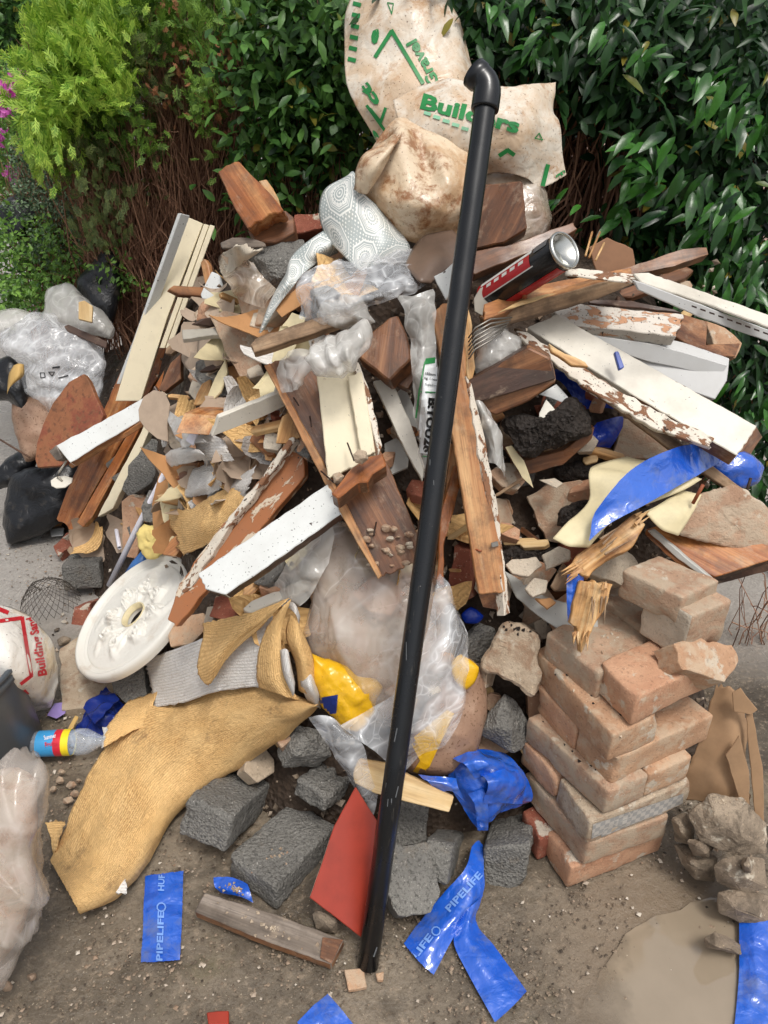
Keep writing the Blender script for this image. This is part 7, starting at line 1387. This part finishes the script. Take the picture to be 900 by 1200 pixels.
# bottle
def bottle():
    a = G(38, 872, .045); b = G(118, 868, .045); u = (b - a); L = np.linalg.norm(u); u /= L; s = np.cross(u, [0, 0, 1]); s /= np.linalg.norm(s); v = np.cross(s, u); R0 = .031 * L / .16
    T = thing('drink_bottle', (a + b) / 2, 'clear drink bottle lying down with red, yellow and blue label', 'bottle')
    def lathe(nm, prof, mat, ns=36):
        V = []; Fs = []; n = len(prof)
        for k in range(ns):
            th = 2 * math.pi * k / ns
            for (t, r) in prof: V.append(a + u * t * L + (s * math.cos(th) + v * math.sin(th)) * r * R0)
        for k in range(ns):
            for i in range(n - 1): Fs.append([k * n + i, k * n + i + 1, ((k + 1) % ns) * n + i + 1, ((k + 1) % ns) * n + i])
        return mkobj(nm, V, Fs, mat, T, x=u, n=s, smooth=True)
    lathe('body', [(0, .3), (.01, .85), (.06, .98), (.14, .94), (.6, .95), (.68, 1.02), (.8, .98), (.9, .72), (1.0, .42), (1.06, .4)], 'film_pet')
    o = lathe('label', [(.1, .98), (.56, .99)], 'label_blue'); lathe('red_band', [(.36, 1.0), (.47, 1.0)], 'label_red'); lathe('yellow_band', [(.47, 1.005), (.58, 1.005)], 'label_yellow')
    text(o, 'Summer', (52, 867), (66, 864), 5, 'white_plastic', lift=.004, bold=.02); text(o, 'Fruits', (53, 875), (66, 873), 5, 'label_red', lift=.004, bold=.02)
    text(o, '£3', (84, 866), (80, 876), 6, 'ink_black', lift=.006, bold=.03)
bottle()
NV = thing('navy_plastic', G(115, 850), 'crumpled navy plastic behind the drink bottle', 'plastic sheet')
patch('sheet', [[(86, 856, ('g', .01)), (96, 838, ('g', .03)), (108, 822, ('g', .05)), (120, 808, ('g', .04))], [(104, 864, ('g', .01)), (112, 845, ('g', .05)), (122, 828, ('g', .07)), (134, 814, ('g', .04))], [(122, 862, ('g', .01)), (132, 850, ('g', .04)), (140, 840, ('g', .05)), (146, 826, ('g', .02))]], 'navy_film', NV, nu=40, nv=40, wr=.005, fs=18, crumple=.006, t=0)
patch('sheet', [[(98, 830, ('g', .06)), (110, 815, ('g', .07)), (124, 806, ('g', .05))], [(110, 848, ('g', .07)), (124, 834, ('g', .09)), (140, 820, ('g', .06))]], 'navy_film', NV, nu=24, nv=30, wr=.005, fs=20, crumple=.005, t=0)
slab('wrapper', [(55, 838), (64, 824), (80, 822), (76, 836), (66, 842)], g(.012), N(0, 80), .002, 'plastic_purple', None, 'small lilac sweet wrapper beside the sand bag', 'wrapper', jit=.8)
slab('chip', [(78, 856), (88, 838), (92, 840), (84, 856)], g(.03), N(0, 70), .004, 'dead_leaf', None, 'yellow sliver on the navy plastic', 'chip', jit=.5)
# little brick rubble on the ground by the wallpaper roll
for i, (x, y, s) in enumerate([(70, 915, 7), (83, 920, 6), (88, 930, 6), (80, 938, 7), (72, 905, 5), (92, 915, 4), (38, 1145, 7), (8, 1155, 9), (63, 925, 5)]):
    blob('brick_crumb', [(x + s * math.cos(t) * random.uniform(.7, 1.1), y + s * .8 * math.sin(t) * random.uniform(.7, 1.1)) for t in np.arange(0, 6.2, .9)], ('d', float((G(x, y, .012) - CAM) @ FW)), .008, .008, 'brick_dusty' if i < 6 or i == 8 else 'pebble', None, 'small brown brick crumb on the ground left of the wallpaper roll' if i < 6 or i == 8 else 'rounded pebble on the ground at the lower left corner', 'rubble', 'brick crumbs on the ground' if i < 6 or i == 8 else 'pebbles at lower left', chunky=.003, fs=60, m=20, nr=4)
# chips on the central board
for i in range(22):
    x = random.uniform(428, 482); y = random.uniform(618, 664); s = random.uniform(3, 7)
    if (x - 428) * .5 + (y - 618) < 4: continue
    blob('brick_chip', [(x + s * math.cos(t) * random.uniform(.7, 1.1), y + s * .7 * math.sin(t) * random.uniform(.7, 1.1)) for t in np.arange(0, 6.2, .9)], .15, .006, .008, 'brick_dusty' if i % 4 else 'plaster_pale', None, 'small brick chip lying on the lower end of the central brown board' if i % 4 else 'small pale plaster chip on the lower end of the central brown board', 'rubble', 'brick chips on the central board' if i % 4 else 'plaster chips on the central board', chunky=.003, fs=60, m=18, nr=4)
blob('brick_chip', [(414, 532), (420, 526), (430, 528), (432, 538), (424, 544), (416, 542)], .24, .01, .012, 'brick_dusty', None, 'brick lump balanced on the notched block by a bent nail', 'rubble', chunky=.004, fs=50, m=24, nr=5)
blob('brick_chip', [(390, 556), (398, 552), (404, 558), (402, 566), (392, 566)], .21, .01, .012, 'brick_dusty', None, 'brick lump on the left end of the notched block', 'rubble', chunky=.004, fs=50, m=24, nr=5)

# ------------------------------------------------------------------ small debris filling the heap
def frag_mesh(kind, v):
    random.seed(100 + v * 7 + len(kind)); bm = bmesh.new()
    if kind in ('wood', 'strip'):
        l, w_, t = random.uniform(.03, .07) * (2 if kind == 'strip' else 1), random.uniform(.010, .022), random.uniform(.004, .012)
        A = [(-l / 2, -w_ / 2), (l / 2 * .8, -w_ / 2 * .8), (l / 2, 0), (l / 2 * .7, w_ / 2), (-l / 2 * .8, w_ / 2 * .9), (-l / 2 * 1.1, w_ * .1)]
    elif kind == 'shard':
        t = random.uniform(.012, .03); A = [(math.cos(a) * random.uniform(.014, .034), math.sin(a) * random.uniform(.012, .03)) for a in np.arange(0, 6.2, 1.05)]
    else:
        t = .0012; e1, e2, ph = random.uniform(.028, .045), random.uniform(.018, .03), random.uniform(0, 6); A = [(math.cos(a) * e1 * (1 + .22 * math.sin(2 * a + ph) + .12 * math.sin(5 * a + ph) + random.uniform(-.09, .09)), math.sin(a) * e2 * (1 + .2 * math.cos(3 * a + ph) + random.uniform(-.1, .1))) for a in np.arange(0, 6.2, .33)]
    va = [bm.verts.new((x, y, t / 2)) for x, y in A]; vb = [bm.verts.new((x * (.85 if kind == 'shard' else 1), y * (.85 if kind == 'shard' else 1), -t / 2)) for x, y in A]; n = len(A); bm.faces.new(va); bm.faces.new(vb[::-1])
    for i in range(n): bm.faces.new((va[i], vb[i], vb[(i + 1) % n], va[(i + 1) % n]))
    bmesh.ops.recalc_face_normals(bm, faces=bm.faces)
    if kind == 'paper':
        bmesh.ops.triangulate(bm, faces=bm.faces); bmesh.ops.subdivide_edges(bm, edges=bm.edges, cuts=2)
        k = random.uniform(8, 18)
        for q in bm.verts: q.co.z += q.co.x ** 2 * k + .2 * q.co.y * q.co.x * k * .3
    else: bmesh.ops.bevel(bm, geom=list(bm.edges), offset=.0012, segments=1, affect='EDGES', clamp_overlap=True)
    me = bpy.data.meshes.new(kind); bm.to_mesh(me); bm.free(); return me
KD = {'wood': ['wood_splinter', 'wood_weathered', 'wood_redbrown', 'pine_orange', 'wood_pale'], 'shard': ['brick_dusty', 'brick_red', 'plaster_pale', 'brick_orange', 'mortar', 'concrete_block'], 'paper': ['paper_beige', 'wallpaper_white', 'paper_cream', 'kraft', 'wallpaper_gold', 'paper_beige'], 'strip': ['wood_redbrown', 'wood_dark', 'wood_weathered', 'paint_offwhite']}
NMS = {'wood': ('wood_splinter', 'splinter'), 'shard': ('rubble_shard', 'rubble'), 'paper': ('paper_scrap', 'scrap'), 'strip': ('wood_strip', 'timber')}
LBL = {'wood_splinter': 'small pale wood splinter', 'wood_weathered': 'small weathered wood splinter', 'wood_redbrown': 'small red-brown wood piece', 'pine_orange': 'small orange pine chip', 'wood_pale': 'small clean pine chip', 'brick_dusty': 'small dusty brick shard', 'brick_red': 'small red brick shard', 'plaster_pale': 'small pale plaster shard', 'brick_orange': 'small orange brick shard', 'mortar': 'small mortar shard', 'concrete_block': 'small grey concrete shard', 'paper_beige': 'curled beige vinyl scrap', 'wallpaper_white': 'torn white wallpaper scrap', 'paper_cream': 'curled cream paper scrap', 'kraft': 'torn brown paper scrap', 'wallpaper_gold': 'torn gold wallpaper scrap', 'wood_dark': 'thin dark wood strip', 'paint_offwhite': 'thin off-white painted strip'}
FM = {}
LM = [('the round brown paper disc', 182, 487), ('the sawn orange moulding', 265, 480), ('the thin white plastic pipe', 165, 615), ('the ceiling rose', 160, 722), ('the tilted grey block', 165, 550), ('the varnished pine board', 140, 480), ('the peeling brown board', 285, 620), ('the flaking white edge strip', 250, 650), ('the white speckled beam', 315, 635), ('the gold wallpaper scrap', 240, 605), ('the pinkish hardboard sheet', 285, 410), ('the orange brick lump', 252, 365), ('the thin grey lath', 270, 388), ('the thin split batten', 355, 386), ('the peach plastic sheet', 285, 330), ('the central brown board', 345, 470), ('the notched block', 420, 565), ('the cream central panel', 405, 490), ('the ragged golden splinter', 335, 500), ('the arching wallpaper strip', 215, 535), ('the pointed cream splinter', 253, 450), ('the long cream painted board', 205, 330), ('the narrow cream board', 470, 500), ('the dark wooden block', 450, 405), ('the black pipe', 505, 600), ('the upright brown beam', 565, 600), ('the pile of black soil', 645, 505), ('the squarish brown brick', 655, 600), ('the thick sawn block', 600, 450), ('the wide white board', 750, 450), ('the mottled painted board', 720, 372), ('the widest blue tape', 765, 560), ('the cream curled sheet', 680, 625), ('the splintered pale timber', 710, 640), ('the grey sloping panel', 650, 720), ('the mortar-covered brick', 598, 775), ('the diamond-shaped concrete piece', 590, 850), ('the brick stack', 640, 820), ('the small square concrete piece', 380, 925), ('the large flat concrete block', 330, 990), ('the pine offcut', 470, 920), ('the patterned vinyl', 420, 260), ('the foam lump', 175, 635), ('the loose orange brick', 110, 615), ('the red brick above the wallpaper', 278, 705), ('the black soil above the brown brick', 680, 552), ('the dark brick by the beam foot', 540, 675)]
for kd in KD:
    for v in range(6): FM[kd, v] = frag_mesh(kd, v)
random.seed(77)
def put(kd, mat, px, py, off, sc, lift=0, zone='heap'):
    if kd == 'paper': sc = min(2.1, sc * 1.35)
    v = random.randrange(6); me = FM.get((kd, v, mat))
    if me is None: me = FM[kd, v].copy(); me.materials.clear(); me.materials.append(MT[mat]); FM[kd, v, mat] = me
    if kd == 'paper' and not me.uv_layers:
        ul = me.uv_layers.new(name='UVMap'); 
        for lp in me.loops: c = me.vertices[lp.vertex_index].co; ul.data[lp.index].uv = (c.x, c.y)
    o = bpy.data.objects.new(NMS[kd][0], me); COL.objects.link(o); p = S(px, py, off)
    n = N(random.gauss(-5, 35), random.gauss(42, 22)); x = np.cross(n, [random.gauss(0, 1), random.gauss(0, 1), random.gauss(0, 1)]); x /= np.linalg.norm(x); y = np.cross(n, x)
    o.matrix_world = Matrix(((x[0] * sc, y[0] * sc, n[0] * sc, p[0]), (x[1] * sc, y[1] * sc, n[1] * sc, p[1]), (x[2] * sc, y[2] * sc, n[2] * sc, p[2]), (0, 0, 0, 1)))
    nm_, lx, ly = min(LM, key=lambda q: math.hypot(q[1] - px, q[2] - py)); dx, dy = px - lx, py - ly; rel = ('right of' if dx > 0 else 'left of') if abs(dx) > abs(dy) else ('below' if dy > 0 else 'above')
    if math.hypot(dx, dy) < 14: rel = 'beside'
    k = LBL[mat].replace('small ', ''); sz = 'tiny' if sc < .75 else ('small' if sc < 1.1 else ('larger' if sc > 1.6 else 'middling'))
    tag(o, '%s %s %s %s' % (sz, k, rel, nm_), NMS[kd][1], k + 's in the heap'); return o
zones = [(200, 480, 330, 690, 150), (60, 560, 200, 660, 16), (210, 320, 340, 470, 60), (300, 440, 370, 560, 18), (140, 590, 330, 780, 34), (430, 440, 560, 720, 22), (560, 440, 720, 700, 44), (560, 700, 640, 900, 12), (700, 330, 860, 480, 8), (330, 300, 420, 380, 10), (300, 850, 350, 900, 5), (620, 640, 720, 740, 14)]
for (x0, y0, x1, y1, n) in zones:
    for i in range(n):
        kd = random.choices(['wood', 'shard', 'paper', 'strip'], [4, 3, 6, 2] if x1 < 345 else [4, 5, 3, 1])[0]; mat = random.choice(KD[kd])
        if x0 >= 560 and kd == 'paper': kd = 'shard'; mat = random.choice(KD[kd])
        for _t in range(20):
            X, Y = random.uniform(x0, x1), random.uniform(y0, y1); dl = abs((X - 348) * (720 - 535) + (Y - 535) * (348 - 210)) / math.hypot(185, 138)
            if not (dl < 34 and 540 < Y < 735) and math.hypot(X - 160, Y - 722) > 92: break
        put(kd, mat, X, Y, random.uniform(.0, .07), random.choice((.6, .8, 1.0, 1.2, 1.5, 1.9)))
# crumbs too small to count, all over the slope
T_ = np.array([[1, 0, 0], [-1, 0, 0], [0, 1, 0], [0, -1, 0], [0, 0, .7], [0, 0, -.7]]); TF_ = [[0, 2, 4], [2, 1, 4], [1, 3, 4], [3, 0, 4], [2, 0, 5], [1, 2, 5], [3, 1, 5], [0, 3, 5]]
for nm, mt, n in (('brick_crumbs', 'grit', 1500), ('plaster_crumbs', 'grit_pale', 700)):
    V = []; Fs = []
    for _ in range(n):
        p = S(random.uniform(60, 840), random.uniform(300, 960), random.uniform(-.005, .01)); s = random.uniform(.002, .009); J = (T_ * (1 + RNG.uniform(-.4, .4, (6, 1)))) @ np.linalg.qr(RNG.normal(size=(3, 3)))[0] * s; k = len(V); V += [tuple(p + q) for q in J]; Fs += [[i + k for i in f] for f in TF_]
    mkobj(nm, V, Fs, mt, kind='stuff')
